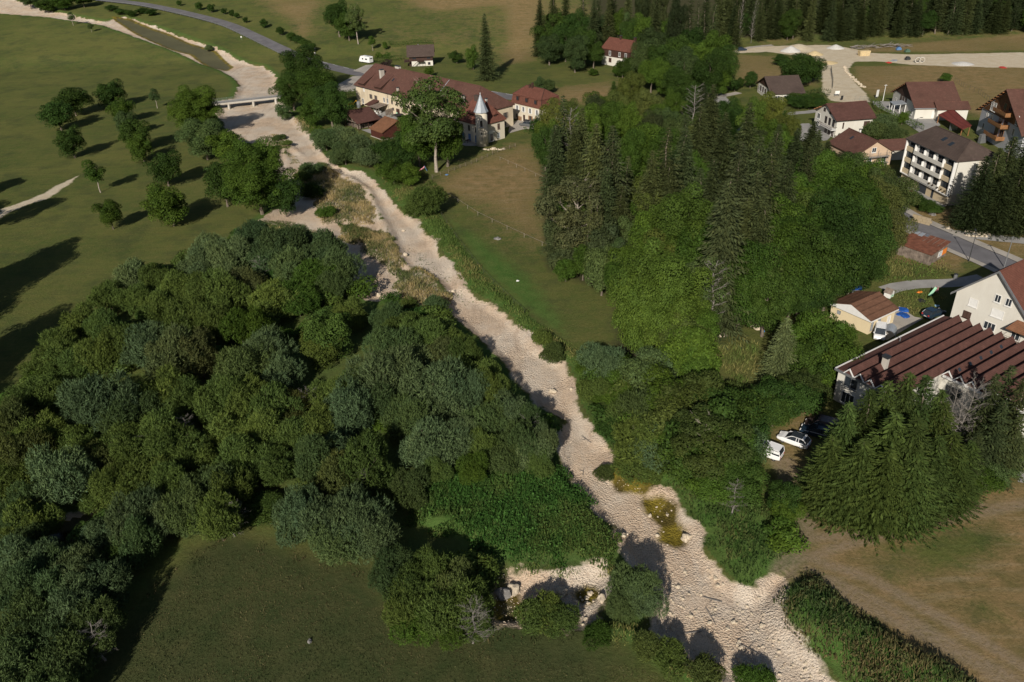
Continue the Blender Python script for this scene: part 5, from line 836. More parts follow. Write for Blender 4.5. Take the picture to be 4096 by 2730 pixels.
# ------------------------------------------------------------------ buildings
class Bld:
    def __init__(s, name, label, cat, x, y, deg, L, D, he, hr, i0=0, i1=0, o=.5, z=None):
        s.L, s.D, s.he, s.hr, s.i0, s.i1, s.o = L, D, he, hr, i0, i1, o
        s.z = slope_only(x, y) if z is None else z
        s.r = thing(name, label, cat, (x, y, s.z), math.radians(deg)); s.sl = (hr - he) / (D / 2)
    def w2(s, x, y):
        a = s.r.rotation_euler.z; return s.r.location.x + x * math.cos(a) - y * math.sin(a), s.r.location.y + x * math.sin(a) + y * math.cos(a)
    def walls(s, mat, name='wall', z0=-1.2):
        o, L, D = s.o, s.L, s.D; ew = s.he + s.sl * o - .12; m = MB()
        if s.i0 < .3 and s.i1 < .3:
            m.prism([(o, z0), (D - o, z0), (D - o, ew), (D / 2, s.hr - .16), (o, ew)], o, L - o, 'x')
        else: m.box(o, L - o, o, D - o, z0, ew)
        return m.build(name, mat, s.r)
    def roof(s, mat, t=.2, name='roof'):
        L, D, he, hr, i0, i1 = s.L, s.D, s.he, s.hr, s.i0, s.i1
        V = [(0, 0, he), (L, 0, he), (L, D, he), (0, D, he), (i0, D / 2, hr), (L - i1, D / 2, hr)]
        V += [(a, b, c - t) for a, b, c in V]
        F = [(0, 1, 5, 4), (2, 3, 4, 5), (7, 6, 10, 11), (9, 8, 11, 10), (0, 6, 7, 1), (2, 8, 9, 3), (3, 4, 0), (1, 5, 2), (9, 6, 10), (7, 8, 11), (0, 3, 9, 6), (1, 7, 8, 2)]
        if i0 < .01: F = [f for f in F if f not in ((3, 4, 0), (9, 6, 10), (0, 3, 9, 6))] + [(0, 4, 10, 6), (4, 3, 9, 10)]
        if i1 < .01: F = [f for f in F if f not in ((1, 5, 2), (7, 8, 11), (1, 7, 8, 2))] + [(5, 1, 7, 11), (2, 5, 11, 8)]
        r = MB().add(V, F).build(name, mat, s.r); s.roofobj = r
        rc = MB(); rc.tube((i0, D / 2, hr + .02), (L - i1, D / 2, hr + .02), .13, .13, 6)
        if i0 > .3: rc.tube((0, 0, he), (i0, D / 2, hr), .11, .11, 5); rc.tube((0, D, he), (i0, D / 2, hr), .11, .11, 5)
        if i1 > .3: rc.tube((L, 0, he), (L - i1, D / 2, hr), .11, .11, 5); rc.tube((L, D, he), (L - i1, D / 2, hr), .11, .11, 5)
        rc.build('ridge_tile', mat, r); return r
    def rz(s, y): return s.he + s.sl * min(y, s.D - y)
    def P(s, face, a, z, d=0):
        """a = metres along the face, d = outwards"""
        o = s.o
        if face == 'F': return (a, o - d, z)
        if face == 'K': return (a, s.D - o + d, z)
        if face == 'L': return (o - d, a, z)
        return (s.L - o + d, a, z)
    def win(s, face, a, z, w, h, fm=None, gm=None, shut=None, fw=.10, sill=True, mull=1, name='window', par=None):
        fm = fm or M_WHITEP; gm = gm or M_GLASS
        def bx(m, a0, a1, z0, z1, d0, d1):
            p = s.P(face, a0, z0, d0); q = s.P(face, a1, z1, d1); return m.box(min(p[0], q[0]), max(p[0], q[0]), min(p[1], q[1]), max(p[1], q[1]), z0, z1)
        m = MB(); bx(m, a - fw, a, z - fw, z + h + fw, -.05, .07); bx(m, a + w, a + w + fw, z - fw, z + h + fw, -.05, .07); bx(m, a, a + w, z + h, z + h + fw, -.05, .07); bx(m, a, a + w, z - fw, z, -.05, .07)
        for i in range(mull): c = a + w * (i + 1) / (mull + 1); bx(m, c - .035, c + .035, z, z + h, -.05, .05)
        f = m.build(name, fm, par or s.r); g = MB(); bx(g, a, a + w, z, z + h, -.05, .025); g.build('pane', gm, f)
        if sill: q = MB(); bx(q, a - .15, a + w + .15, z - fw - .09, z - fw - .004, -.05, .16); q.build('sill', fm, f)
        if shut:
            for sx in (a - fw - w * .52, a + w + fw + .02): q = MB(); bx(q, sx, sx + w * .5, z - .05, z + h + .05, .008, .07); q.build('shutter', shut, s.r)
        return f
    def door(s, face, a, z, w, h, mat): 
        p = s.P(face, a, z, 0); q = s.P(face, a + w, z + h, .06); m = MB().box(min(p[0], q[0]) - .003, max(p[0], q[0]), min(p[1], q[1]) - .003, max(p[1], q[1]), z, z + h); d = m.build('door', mat, s.r)
        c = s.P(face, a + w * .88, z + h * .45, .09); MB().box(c[0] - .05, c[0] + .05, c[1] - .05, c[1] + .05, c[2], c[2] + .06).build('handle', M_STEEL, d); return d
    def chim(s, x, y, h, w=.7, d=.7, mat=None, capm=None):
        z = s.rz(y); m = MB().box(x - w / 2, x + w / 2, y - d / 2, y + d / 2, z - .8, z + h); c = m.build('chimney', mat or M_CONC, s.roofobj if hasattr(s, 'roofobj') else s.r)
        k = MB().box(x - w / 2 - .1, x + w / 2 + .1, y - d / 2 - .1, y + d / 2 + .1, z + h + .003, z + h + .14); k.build('chimney_cap', capm or M_STEEL, s.r); return c
    def sky(s, x, y, w=.8, l=1.1):
        m = MB(); z0, z1 = s.rz(y) + .06, s.rz(y + l * .85) + .06; m.add([(x, y, z0), (x + w, y, z0), (x + w, y + l * .85, z1), (x, y + l * .85, z1)] + [(x, y, z0 - .15), (x + w, y, z0 - .15), (x + w, y + l * .85, z1 - .15), (x, y + l * .85, z1 - .15)], [(0, 1, 2, 3), (0, 4, 5, 1), (1, 5, 6, 2), (2, 6, 7, 3), (3, 7, 4, 0)])
        return m.build('skylight', M_GLASS, s.r)
    def gut(s, side=0, mat=None):
        y = -.06 if side == 0 else s.D + .06; m = MB(); m.tube((0, y, s.he - .12), (s.L, y, s.he - .12), .08, .08, 6); return m.build('gutter', mat or M_STEEL, s.r)

# --- the long farmhouse
b = Bld('farmhouse', 'very long cream farmhouse under one huge red-brown tiled roof', 'farmhouse', -53.35, 292.95, -47.7, 65.6, 17.3, 6.7, 12.95, 2.2, 6.2)
b.walls(M_CREAM); b.roof(M_TILE); b.gut()
for a in (9.2, 12.2): b.win('F', a, 3.3, .8, 1.35, M_OLDWOOD, None, M_OLDWOOD, .06)
for a in (17.2, 19.2): b.win('F', a, 3.2, .8, 1.5)
for a in (21.8, 24.6, 28.2, 31.2, 34.5, 38, 41.5): b.win('F', a, 3.4, .75, 1.05, M_OLDWOOD, mull=1)
for a in (3.8,): b.win('F', a, .8, .9, 1.6)
for a in (22.2, 28.8, 35.8): b.win('F', a, 1.3, .7, .7, M_OLDWOOD)
b.door('F', 24.2, .0, 1.9, 2.1, M_DARKWOOD); b.door('F', 31.0, 0.0, 1.7, 2.3, M_GLASS); b.door('F', 33.6, 0, 1.0, 2.2, M_DARKWOOD); b.door('F', 8.2, 0, 1, 2.1, M_OLDWOOD)
for a in (3.0, 6.0, 9.5, 13): b.win('R', a, 3.1, 1.0, 1.6, M_OLDWOOD, None, M_OLDWOOD if a > 5 else None)
b.win('R', 12.5, .8, 1.0, 1.0, M_OLDWOOD)
for a in (.45, 19.8, 27.5): q = MB().tube(b.P('F', a, 0, .08), b.P('F', a, 6.5, .08), .06); q.build('downpipe', M_GALV, b.r)
b.chim(11.5, 4.8, 2.4, 1.0, 1.5); b.chim(15.5, 9.0, .9, 2.2, 1.0); b.chim(24.7, 1.6, 1.0, .6, .6); b.chim(57.4, 3.0, 1.9, .7, .8); b.sky(17.8, 4.2)
def shed_dormer(b, x0, x1, y0, y1, mat, wm):
    """flatter roof strip lifted out of the main slope over a recessed loft opening"""
    z1 = b.rz(y1); z0 = b.rz(y0) + 1.35; m = MB()
    m.add([(x0, y0, z0), (x1, y0, z0), (x1, y1, z1 + .06), (x0, y1, z1 + .06), (x0, y0, z0 - .2), (x1, y0, z0 - .2), (x1, y1, z1 - .2), (x0, y1, z1 - .2)], [(0, 1, 2, 3), (4, 7, 6, 5), (0, 4, 5, 1), (1, 5, 6, 2), (3, 2, 6, 7), (0, 3, 7, 4)])
    r = m.build('dormer', mat, b.r)
    tp = lambda y: z0 + (z1 - z0) * (y - y0) / (y1 - y0) - .22
    w = MB().prism([(y0 + .5, b.rz(y0 + .5) - .3), (y0 + .5, tp(y0 + .5)), (y1 - .3, min(tp(y1 - .3), b.rz(y1 - .3))), (y1 - .3, b.rz(y1 - .3) - .4)], x0 + .15, x1 - .15, 'x')
    w.build('dormer_wall', wm, r)
shed_dormer(b, 2.4, 6.6, -.1, 5.6, M_TILE, M_DARKWOOD); shed_dormer(b, 12.2, 16.8, .0, 6.2, M_TILE, M_DARKWOOD); b.door('F', 5.2, 5.0, .9, 1.7, M_WHITEP)
q = MB(); zz = b.rz(0.2); n_ = 44.2
q.add([(n_ - .12, .1, b.rz(.1) + .06), (n_ + .12, .1, b.rz(.1) + .06), (n_ + .12, 8.5, b.rz(8.5) + .06), (n_ - .12, 8.5, b.rz(8.5) + .06), (n_ - .12, .1, b.rz(.1) - .05), (n_ + .12, .1, b.rz(.1) - .05), (n_ + .12, 8.5, b.rz(8.5) - .05), (n_ - .12, 8.5, b.rz(8.5) - .05)], [(0, 1, 2, 3), (0, 4, 5, 1), (1, 5, 6, 2), (3, 7, 4, 0)])
q.build('roof_joint_strip', M_ZINC, b.r)
FARM = b
# lean-to porch with glass panels against the farmhouse
m = MB(); m.box(11.6, 14.8, -3.6, .45, 2.35, 2.55); p = thing('lean_to_porch', 'small brown-roofed lean-to with open front on the farmhouse wall', 'porch', b.r.location, b.r.rotation_euler.z)
MB().add([(11.2, -3.6, 2.2), (14.6, -3.6, 2.2), (14.6, .45, 3.3), (11.2, .45, 3.3), (11.2, -3.6, 2.05), (14.6, -3.6, 2.05), (14.6, .45, 3.15), (11.2, .45, 3.15)], [(0, 1, 2, 3), (4, 7, 6, 5), (0, 4, 5, 1), (1, 5, 6, 2), (3, 7, 4, 0)]).build('roof', M_TILE5, p)
MB().add([(14.7, -4.2, 2.2), (19.6, -4.2, 2.2), (19.6, .45, 2.7), (14.7, .45, 2.7), (14.7, -4.2, 2.12), (19.6, -4.2, 2.12), (19.6, .45, 2.62), (14.7, .45, 2.62)], [(0, 1, 2, 3), (4, 7, 6, 5), (0, 4, 5, 1), (1, 5, 6, 2), (3, 7, 4, 0)]).build('canopy_sheet', M_OLDWOOD, p)
for x in (11.3, 13, 14.6, 16.3, 18, 19.5): MB().box(x - .07, x + .07, -3.55, -3.41, 0, 2.05).build('post', M_OLDWOOD, p)
# --- turret wing
b = Bld('turret_wing', 'cream manor wing with hipped red-brown roof beside the round turret', 'manor', -15.1, 243.8, -48.6, 12.0, 10.5, 5.9, 11.7, 3.6, 3.6)
b.walls(M_CREAM2); b.roof(M_TILE2)
for a in (2.6, 5.8, 9.0): b.win('F', a, 3.5, .75, 1.4, M_OLDWOOD)
for a in (2.6, 5.8, 9.0): b.win('F', a, .4, .85, 1.9, M_BLUEP, M_BLUEP, None, .12, False)
b.win('R', 7.2, 3.4, .8, 1.5, M_OLDWOOD, M_DARKWOOD); b.win('R', 4.2, .3, .9, 2.2, M_WHITEP, M_DARKWOOD, None, .22, False); b.win('R', 7.0, .8, .9, 1.4, M_WHITEP, M_ZINC)
m = MB().prism([(3.2, 2.75), (6.0, 2.75), (6.0, 3.0), (4.6, 3.6), (3.2, 3.0)], 11.51, 11.68, 'x'); m.build('door_pediment', M_WHITEP, b.r)
b.chim(5.2, 5.25, .9, 2.2, 1.1, M_TILE3, M_TILE3); b.chim(8.2, 6.0, 1.2, .6, .5)
shed_dormer(b, 4.4, 8.2, 1.2, 3.4, M_TILE2, M_DARKWOOD)
m = MB().box(9.6, 11.2, 6.2, 7.4, 6.6, 7.9); d = m.build('dormer', M_DARKWOOD, b.r); MB().prism([(5.9, 7.85), (7.7, 7.85), (6.8, 8.6)], 9.2, 11.5, 'x').build('dormer_roof', M_TILE2, d)
# --- round turret
t = thing('round_turret', 'round cream turret with a pointed grey zinc roof', 'turret', (-6.7, 234.9, 0))
MB().lathe([(1.82, -1), (1.78, 3), (1.72, 10.1)], 28).build('wall', M_CREAM2, t, True)
r_ = MB().lathe([(2.15, 9.95), (2.12, 10.15), (1.75, 10.9), (.06, 15.0)], 8).build('roof', M_ZINC, t); MB().lathe([(.06, 14.9), (.12, 15.15), (.03, 15.5)], 8).build('finial', M_WHITEP, r_)
def arc_win(t, ang, z, w, h, R, nm='window', fm=None):
    f = MB(); u = Vector((math.cos(ang), math.sin(ang), 0)); s_ = Vector((-u.y, u.x, 0))
    def P(a, zz, d): return tuple(u * (R + d) + s_ * a + Vector((0, 0, zz)))
    pts = [(-w / 2, z), (w / 2, z), (w / 2, z + h)] + [(w / 2 * math.cos(i * math.pi / 6), z + h + w / 2 * math.sin(i * math.pi / 6)) for i in range(1, 6)] + [(-w / 2, z + h)]
    out = [(a * 1.55, z + (zz - z) * 1.12 - .12) for a, zz in pts]; n = len(pts)
    f.add([P(a, zz, -.2) for a, zz in out] + [P(a, zz, .02) for a, zz in out], [tuple(range(n, 2 * n))] + [(i, (i + 1) % n, n + (i + 1) % n, n + i) for i in range(n)])
    fo = f.build(nm, fm or M_WHITEP, t); g = MB(); g.add([P(a, zz, -.2) for a, zz in pts] + [P(a, zz, .04) for a, zz in pts], [tuple(range(n, 2 * n))] + [(i, (i + 1) % n, n + (i + 1) % n, n + i) for i in range(n)]); g.build('pane', M_GLASS, fo)
A_ = math.radians(-91)
arc_win(t, A_, 6.0, .75, 1.5, 1.72); arc_win(t, A_, 3.6, .35, .7, 1.75); arc_win(t, A_, 1.9, .18, .8, 1.78)
u_ = Vector((math.cos(A_), math.sin(A_))); c_ = u_ * 2.0; MB().box(c_.x - .7, c_.x + .7, c_.y - .3, c_.y + .35, 5.75, 5.9).build('balcony', M_ZINC, t)
m = MB()
for i in range(8): m.tube((c_.x - .65 + i * .186, c_.y - .27, 5.9), (c_.x - .65 + i * .186, c_.y - .27, 6.5), .015, .015, 4)
m.tube((c_.x - .68, c_.y - .27, 6.5), (c_.x + .68, c_.y - .27, 6.5), .025); m.build('railing', M_STEEL, t)
# --- mansard house
def mansard():
    x, y, th, L, D = 2.4, 264.9, -49.5, 14.5, 8.6; t = thing('mansard_house', 'cream house with a red mansard roof and three small dormers', 'house', (x, y, 0), math.radians(th))
    MB().box(.4, L - .4, .4, D - .4, -1, 5.6).build('wall', M_CREAM2, t)
    k = .55; V = [(0, 0, 5.3), (L, 0, 5.3), (L, D, 5.3), (0, D, 5.3), (k, k, 8.1), (L - k, k, 8.1), (L - k, D - k, 8.1), (k, D - k, 8.1), (3.0, D / 2, 10.4), (L - 3.0, D / 2, 10.4)]
    r = MB().add(V, [(0, 1, 5, 4), (1, 2, 6, 5), (2, 3, 7, 6), (3, 0, 4, 7), (3, 2, 1, 0)]).build('lower_roof', M_TILE2, t)
    k = .35; V = [(k, k, 8.05), (L - k, k, 8.05), (L - k, D - k, 8.05), (k, D - k, 8.05), (3.0, D / 2, 10.5), (L - 3.0, D / 2, 10.5), (k, k, 7.95), (L - k, k, 7.95), (L - k, D - k, 7.95), (k, D - k, 7.95)]
    r2_ = MB().add(V, [(0, 1, 5, 4), (1, 2, 5), (2, 3, 4, 5), (3, 0, 4), (0, 6, 7, 1), (1, 7, 8, 2), (2, 8, 9, 3), (3, 9, 6, 0), (6, 9, 8, 7)]).build('upper_roof', M_TILE2, t)
    rc = MB(); rc.tube((3, D / 2, 10.52), (L - 3, D / 2, 10.52), .1); [rc.tube(p, q, .1) for p, q in (((L - .35, .35, 8.05), (L - 3, D / 2, 10.5)), ((.35, .35, 8.05), (3, D / 2, 10.5)), ((L, 0, 5.3), (L - .55, .55, 8.1)), ((L - .35, D - .35, 8.05), (L - 3, D / 2, 10.5)))]; rc.build('hip_tile', M_DARKWOOD, r2_)
    for a in (2.7, 7.0, 11.2):
        d = MB().box(a, a + 1.1, -.05, .9, 6.5, 7.85).build('dormer', M_DARKWOOD, t); MB().box(a + .2, a + .9, -.09, .0, 6.6, 7.6).build('pane', M_GLASS, d); MB().prism([(a - .15, 7.85), (a + 1.25, 7.85), (a + .55, 8.3)], -.15, 1.4).build('dormer_roof', M_TILE2, d)
    d = MB().box(L - .9, L + .05, 3.6, 4.7, 6.5, 7.85).build('dormer', M_DARKWOOD, t); MB().box(L - .1, L + .09, 3.8, 4.5, 6.6, 7.6).build('pane', M_GLASS, d)
    bb = Bld.__new__(Bld); bb.L, bb.D, bb.o, bb.r = L, D, .4, t
    for a in (2.2, 5.2, 8.4, 11.6): bb.win('F', a, 3.1, .8, 1.5, M_WHITEP, None, M_WHITEP)
    for a in (1.9,): bb.win('F', a, .6, .7, 1.3, M_CREAM2)
    bb.door('F', 5.4, 0, .9, 2.1, M_DARKWOOD)
    for a in (8.5, 11.7): bb.win('F', a, .5, .85, 1.7, M_OLDWOOD, None, M_WOOD)
    bb.win('R', 3.7, 3.1, .8, 1.5, M_WHITEP)
    for a, c in ((5.2, 9.2), (6.4, 9.9)): MB().box(a - .3, a + .3, 3.5, 4.1, c - .6, c + 1.9).build('chimney', M_DARKWOOD, t)
    MB().tube((L - .5, .34, 0), (L - .5, .34, 5.4), .06).build('downpipe', M_STEEL, t)
    return t
mansard()
# --- house with brown boarded upper floor at the wood edge
b = Bld('boarded_house', 'white house with dark boarded upper storey at the wood edge', 'house', 41.4, 348.9, -50.5, 16.1, 9.9, 6.5, 10.1, 0.01, 2.6, .35)
b.i0 = 0; b.walls(M_WHITE); b.roof(M_TILE2); MB().box(.33, 15.77, .31, 9.55, 3.5, 6.55).build('boarding', M_DARKWOOD, b.r)
b.o = .3
for a in (4.5, 9.9, 13.3): b.win('F', a, 4.2, .95, 1.5, M_WHITEP)
b.o = .35; b.win('F', 4.5, 1.5, 1.3, 1.4, M_DARKWOOD, M_DARKWOOD); b.win('F', 11.2, .8, 1.0, 1.6, M_WHITEP, None, M_WHITEP); b.chim(6.6, 4.9, 1.2, .8, .8, M_DARKWOOD); b.chim(13.4, 6.0, 1.8, .9, .9, M_DARKWOOD)
# --- chalet on the hill
b = Bld('hill_chalet', 'small brown chalet on a white base on the hill meadow', 'chalet', -40.8, 356.6, 3.0, 11.9, 10.2, 4.1, 7.9, 0, 0, .9)
b.walls(M_DARKWOOD); b.roof(M_TILE3); MB().box(1.9, 10.98, .88, 9.3, -.6, 2.05).build('base_wall', M_WHITE, b.r); b.chim(5.0, 6, .8, .4, .4, M_WHITEP)
for a in (2.4, 8.6): b.win('F', a, 2.9, 1.4, .7, M_DARKWOOD, None, None, .08, False)
b.win('F', 8.9, .6, .9, .8, M_DARKWOOD)
m = MB(); m.box(4.4, 7.2, -1.3, .9, 2.1, 2.25); [m.box(x - .05, x + .05, -1.25, -1.15, 0, 3.0) for x in (4.5, 5.8, 7.1)]; m.box(4.4, 7.2, -1.3, -1.24, 2.95, 3.03)
for i in range(8): m.box(1.9 + i * .32, 2.2 + i * .32, -1.3, -.4, .1 + i * .26, .18 + i * .26)
m.build('outside_stair', M_DARKWOOD, b.r); m = MB(); m.box(-1.2, 1.2, -1.0, 5, 2.1, 2.25); [m.box(x, x + .1, -1, -.9, 0, 3.1) for x in (-1.1, .1, 1.0)]; m.box(-1.2, 1.2, -1, -.93, 3.05, 3.12); m.build('balcony', M_DARKWOOD, b.r)
# --- open timber shed, orange shed
b = Bld('open_shed', 'open timber-framed shed with a dark red tiled roof', 'shed', -46.9, 255.4, 39.9, 9.0, 13.4, 2.5, 5.1, 0, 0, .5)
b.roof(M_TILE5)
for x in (.7, 4.4, 8.2):
    for y in (.7, 4.6, 8.7, 12.6): MB().box(x - .1, x + .1, y - .1, y + .1, -.5, b.rz(y) - .25).build('post', M_DARKWOOD, b.r)
for x in (.6, 4.4, 8.3):
    m = MB(); m.box(x - .08, x + .08, .4, 13, 2.3, 2.5); m.tube((x, 3.4, 2.4), (x, 5.2, 4.1), .09, None, 4); m.tube((x, 10, 2.4), (x, 8.2, 4.1), .09, None, 4); m.tube((x, 6.7, 2.4), (x, 5.0, 4.0), .08, None, 4); m.tube((x, 6.7, 2.4), (x, 8.4, 4.0), .08, None, 4); m.box(x - .09, x + .09, 6.6, 6.8, 2.3, 4.8); m.build('truss', M_OLDWOOD, b.r)
m = MB(); m.box(8.1, 8.3, .7, 12.6, -.3, 2.0); m.build('back_panel', M_DARKWOOD, b.r); 
for i in range(9): link('log_stack', MB().box(1.5 + (i % 3) * 2, 3.0 + (i % 3) * 2, 2 + (i // 3) * 3, 3.2 + (i // 3) * 3, -.1, .9 + .3 * (i % 2)).build('t', M_OLDWOOD).data, b.r); bpy.data.objects.remove(bpy.data.objects['t'])
b = Bld('orange_roofed_shed', 'dark red boarded shed with a weathered orange roof', 'shed', -42.4, 249.4, -50.3, 7.6, 12.2, 2.5, 5.1, 0, 0, .4); b.walls(plain('dark_red_boards', (.07, .022, .015), .7, .3, 2)); b.roof(M_TILE4); MB().box(.2, 7.3, .2, 12, -.6, .15).build('plinth', M_CONC, b.r)
# --- brown-roofed chalet behind hedges
b = Bld('low_chalet', 'low chalet with a wide plain brown roof and white gable base', 'chalet', 90.4, 273.6, 1.5, 12.0, 17.0, 2.9, 6.9, 0, 0, .8); b.walls(M_WHITE); b.roof(M_TILE3)
MB().prism([(1.2, 3.6), (15.8, 3.6), (8.5, 6.7)], .72, .8, 'x').build('gable_boarding', M_DARKWOOD, b.r)
for a in (3, 5.6, 8.2, 10.8, 13.4): b.win('L', a, 1.2, 1.1, 1.7, M_WHITEP, None, M_DARKWOOD)
for a in (2, 5, 8): b.win('F', a, .9, 1.5, 1.1, M_WHITEP)
# --- white balcony house
b = Bld('balcony_house', 'white two-storey house with a dark balcony on its left gable', 'house', 95.7, 228.9, 8.0, 12.7, 14.2, 5.3, 8.5, 0, 0, .7); b.walls(M_WHITE); b.roof(M_TILE5); b.gut(mat=M_DARKWOOD)
b.win('F', 2.6, 2.7, .35, 1.7, M_DARKWOOD, M_DARKWOOD, None, .04, False); b.win('F', 9.2, 2.9, 1.7, 1.4, M_DARKWOOD, plain('brown_shutter', (.075, .045, .035), .6, .1), None, .06); b.win('F', 8.3, .3, 1.5, .6, M_DARKWOOD)
MB().box(.78, 11.9, .66, 13.4, -.6, .9).build('base_wall', M_CONC, b.r)
for z_ in (.9, 3.2): b.win('L', 10.6, z_, 1.5, 1.4, M_WHITEP, None, None, .22)
for a in (2.0, 4.2, 6.4): b.win('L', a, 2.9, 1.1, 1.9, M_DARKWOOD, None, None, .06, False)
for a in (4.6, 8.0): b.win('L', a, 6.0, 1.0, .9, M_DARKWOOD, None, None, .08, False)
for a in (1.5, 3.4, 5.4): b.win('L', a, .1, 1.4, 2.0, M_WHITEP, M_DARKWOOD, None, .1, False)
MB().box(-.9, .72, .4, 8.2, 2.35, 2.5).build('balcony', M_WHITEP, b.r); m = MB(); m.box(-.9, -.85, .4, 8.2, 3.25, 3.32)
for i in range(27): m.box(-.9, -.86, .4 + i * .29, .46 + i * .29, 2.5, 3.27)
m.box(-.9, .72, .38, .44, 3.25, 3.32); m.build('railing', M_DARKWOOD, b.r)
for i in range(3): MB().box(-.7, .2, 9.6 + i * 1.3, 9.85 + i * 1.3, b.rz(9.6 + i * 1.3) - .42, b.rz(9.6 + i * 1.3) - .2).build('roof_beam', M_WOOD, b.r)
# --- house under scaffolding and its annex
b = Bld('peach_house', 'peach house with scaffolding on the gable and a brown roof', 'house', 88.1, 214.3, -78.5, 13.3, 11.5, 3.5, 6.95, 0, 0, .5); b.walls(M_PEACH); b.roof(M_TILE); b.sky(4.6, 3.3); b.chim(2.6, 7.6, 1.2, .4, .4, M_WHITEP)
b.win('R', 4.9, 3.9, 1.1, 1.1, M_WHITEP); [b.win('R', a, 1.2, 1.2, 1.2, M_WHITEP) for a in (1.6, 4.0, 8.2)]
m = MB()
for y in (1.5, 4, 6.5, 9): m.tube((13.5, y, -.3), (13.5, y, 4.6), .04, None, 5); m.tube((14.3, y, -.3), (14.3, y, 4.2), .04, None, 5)
m.box(13.4, 14.4, 1.2, 9.4, 2.9, 3.0); m.box(13.4, 14.4, 1.2, 9.4, 1.2, 1.28); m.tube((14.3, 1.5, 3.9), (14.3, 9, 3.9), .03, None, 4)
q = thing('scaffolding', 'steel scaffolding with plank decks on the peach gable', 'scaffolding', b.r.location, b.r.rotation_euler.z); m.build('frame', M_GALV, q)
b = Bld('low_annex', 'long low brown-roofed annex right of the peach house', 'annex', 100.6, 207.0, 2.0, 9.0, 7.6, 3.0, 4.7, 0, 0, .4); b.walls(M_CONC); b.roof(M_TILE)
# --- chalet with glass porch
b = Bld('porch_chalet', 'broad chalet with red roof, white side and glass porch', 'chalet', 126.5, 246.3, -5.2, 14.6, 22.0, 3.5, 8.9, 0, 0, .8, .1); b.walls(M_WHITE); b.roof(M_TILE); b.gut(mat=M_ZINC)
MB().prism([(2.5, 4.4), (19.5, 4.4), (11, 8.6)], .7, .8, 'x').build('gable_boarding', M_DARKWOOD, b.r)
b.win('F', 5.9, .3, 1.1, 2.0, M_WHITEP, M_WHITEP, None, .06, False); b.win('L', 3, .8, 1.2, 1.4, M_WHITEP, None, None, .15); b.win('L', 17.5, .9, 1.2, 1.4, M_WHITEP, None, None, .15)
for a in (9.2, 11.4, 13.4): b.win('L', a, 2.6, 1.2, 2.8, M_DARKWOOD, None, None, .1, False, 2)
for i in range(8): MB().box(-.15, .3, 11.8 + i * 1.25, 12.0 + i * 1.25, b.rz(11.8 + i * 1.25) - .42, b.rz(11.8 + i * 1.25) - .22).build('roof_beam', M_WOOD, b.r)
q = thing('glass_porch', 'small porch with grey roof on the chalet gable', 'porch', b.r.location, b.r.rotation_euler.z)
MB().add([(-3.0, 8.5, 2.5), (.8, 8.5, 2.9), (.8, 13.0, 2.9), (-3.0, 13.0, 2.5), (-3.0, 8.5, 2.35), (.8, 8.5, 2.75), (.8, 13, 2.75), (-3, 13, 2.35)], [(0, 1, 2, 3), (4, 7, 6, 5), (0, 4, 5, 1), (1, 5, 6, 2), (2, 6, 7, 3), (3, 7, 4, 0)]).build('roof', M_ZINC, q)
for x, y in ((-2.8, 8.7), (-2.8, 10.7), (-2.8, 12.8), (-1, 8.7), (.6, 8.7)): MB().box(x - .1, x + .1, y - .1, y + .1, -.2, 2.4).build('post', M_WHITEP, q)
MB().box(-2.82, -2.76, 8.8, 12.7, .0, .8).build('panel', M_WHITEP, q); MB().box(-2.81, -2.77, 10.85, 12.7, .8, 2.3).build('pane', M_GLASS, q)
b2 = Bld('low_annex', 'low wing with wood-faced gable behind the red carport', 'annex', 132.5, 244.2, -5.2, 10.0, 6.2, 3.4, 5.0, 0, 0, .5, .1); b2.walls(M_WHITE); b2.roof(M_TILE); MB().prism([(1, 3.4), (5.2, 3.4), (3.1, 4.9)], 9.48, 9.56, 'x').build('gable_boarding', M_WOOD, b2.r)
# --- red carport
P_ = [G0(*px('D', 950, 650), 2.6), G0(*px('D', 1185, 545), 3.3), G0(*px('D', 1500, 825), 3.3), G0(*px('D', 1350, 890), 2.6)]
q = thing('carport', 'carport with bright dark-red ribbed roof on wooden posts', 'carport', (P_[0][0], P_[0][1], 0)); c0 = np.array(P_[0]); R4 = [np.array(p) - c0 for p in P_]; zz = (2.6, 3.3, 3.3, 2.6)
MB().add([(p[0], p[1], z) for p, z in zip(R4, zz)] + [(p[0], p[1], z - .18) for p, z in zip(R4, zz)], [(0, 1, 2, 3), (4, 7, 6, 5), (0, 4, 5, 1), (1, 5, 6, 2), (2, 6, 7, 3), (3, 7, 4, 0)]).build('roof', roofmat('bright_red_sheet', (.14, .035, .028), row=.5, mossf=.1), q)
for p, z in zip([R4[0] * .97 + R4[2] * .03, R4[1] * .96 + R4[3] * .04, R4[2] * .96, R4[3] * .96 + R4[1] * .04], zz): MB().box(p[0] - .1, p[0] + .1, p[1] - .1, p[1] + .1, -.3, z - .2).build('post', M_WOOD, q)
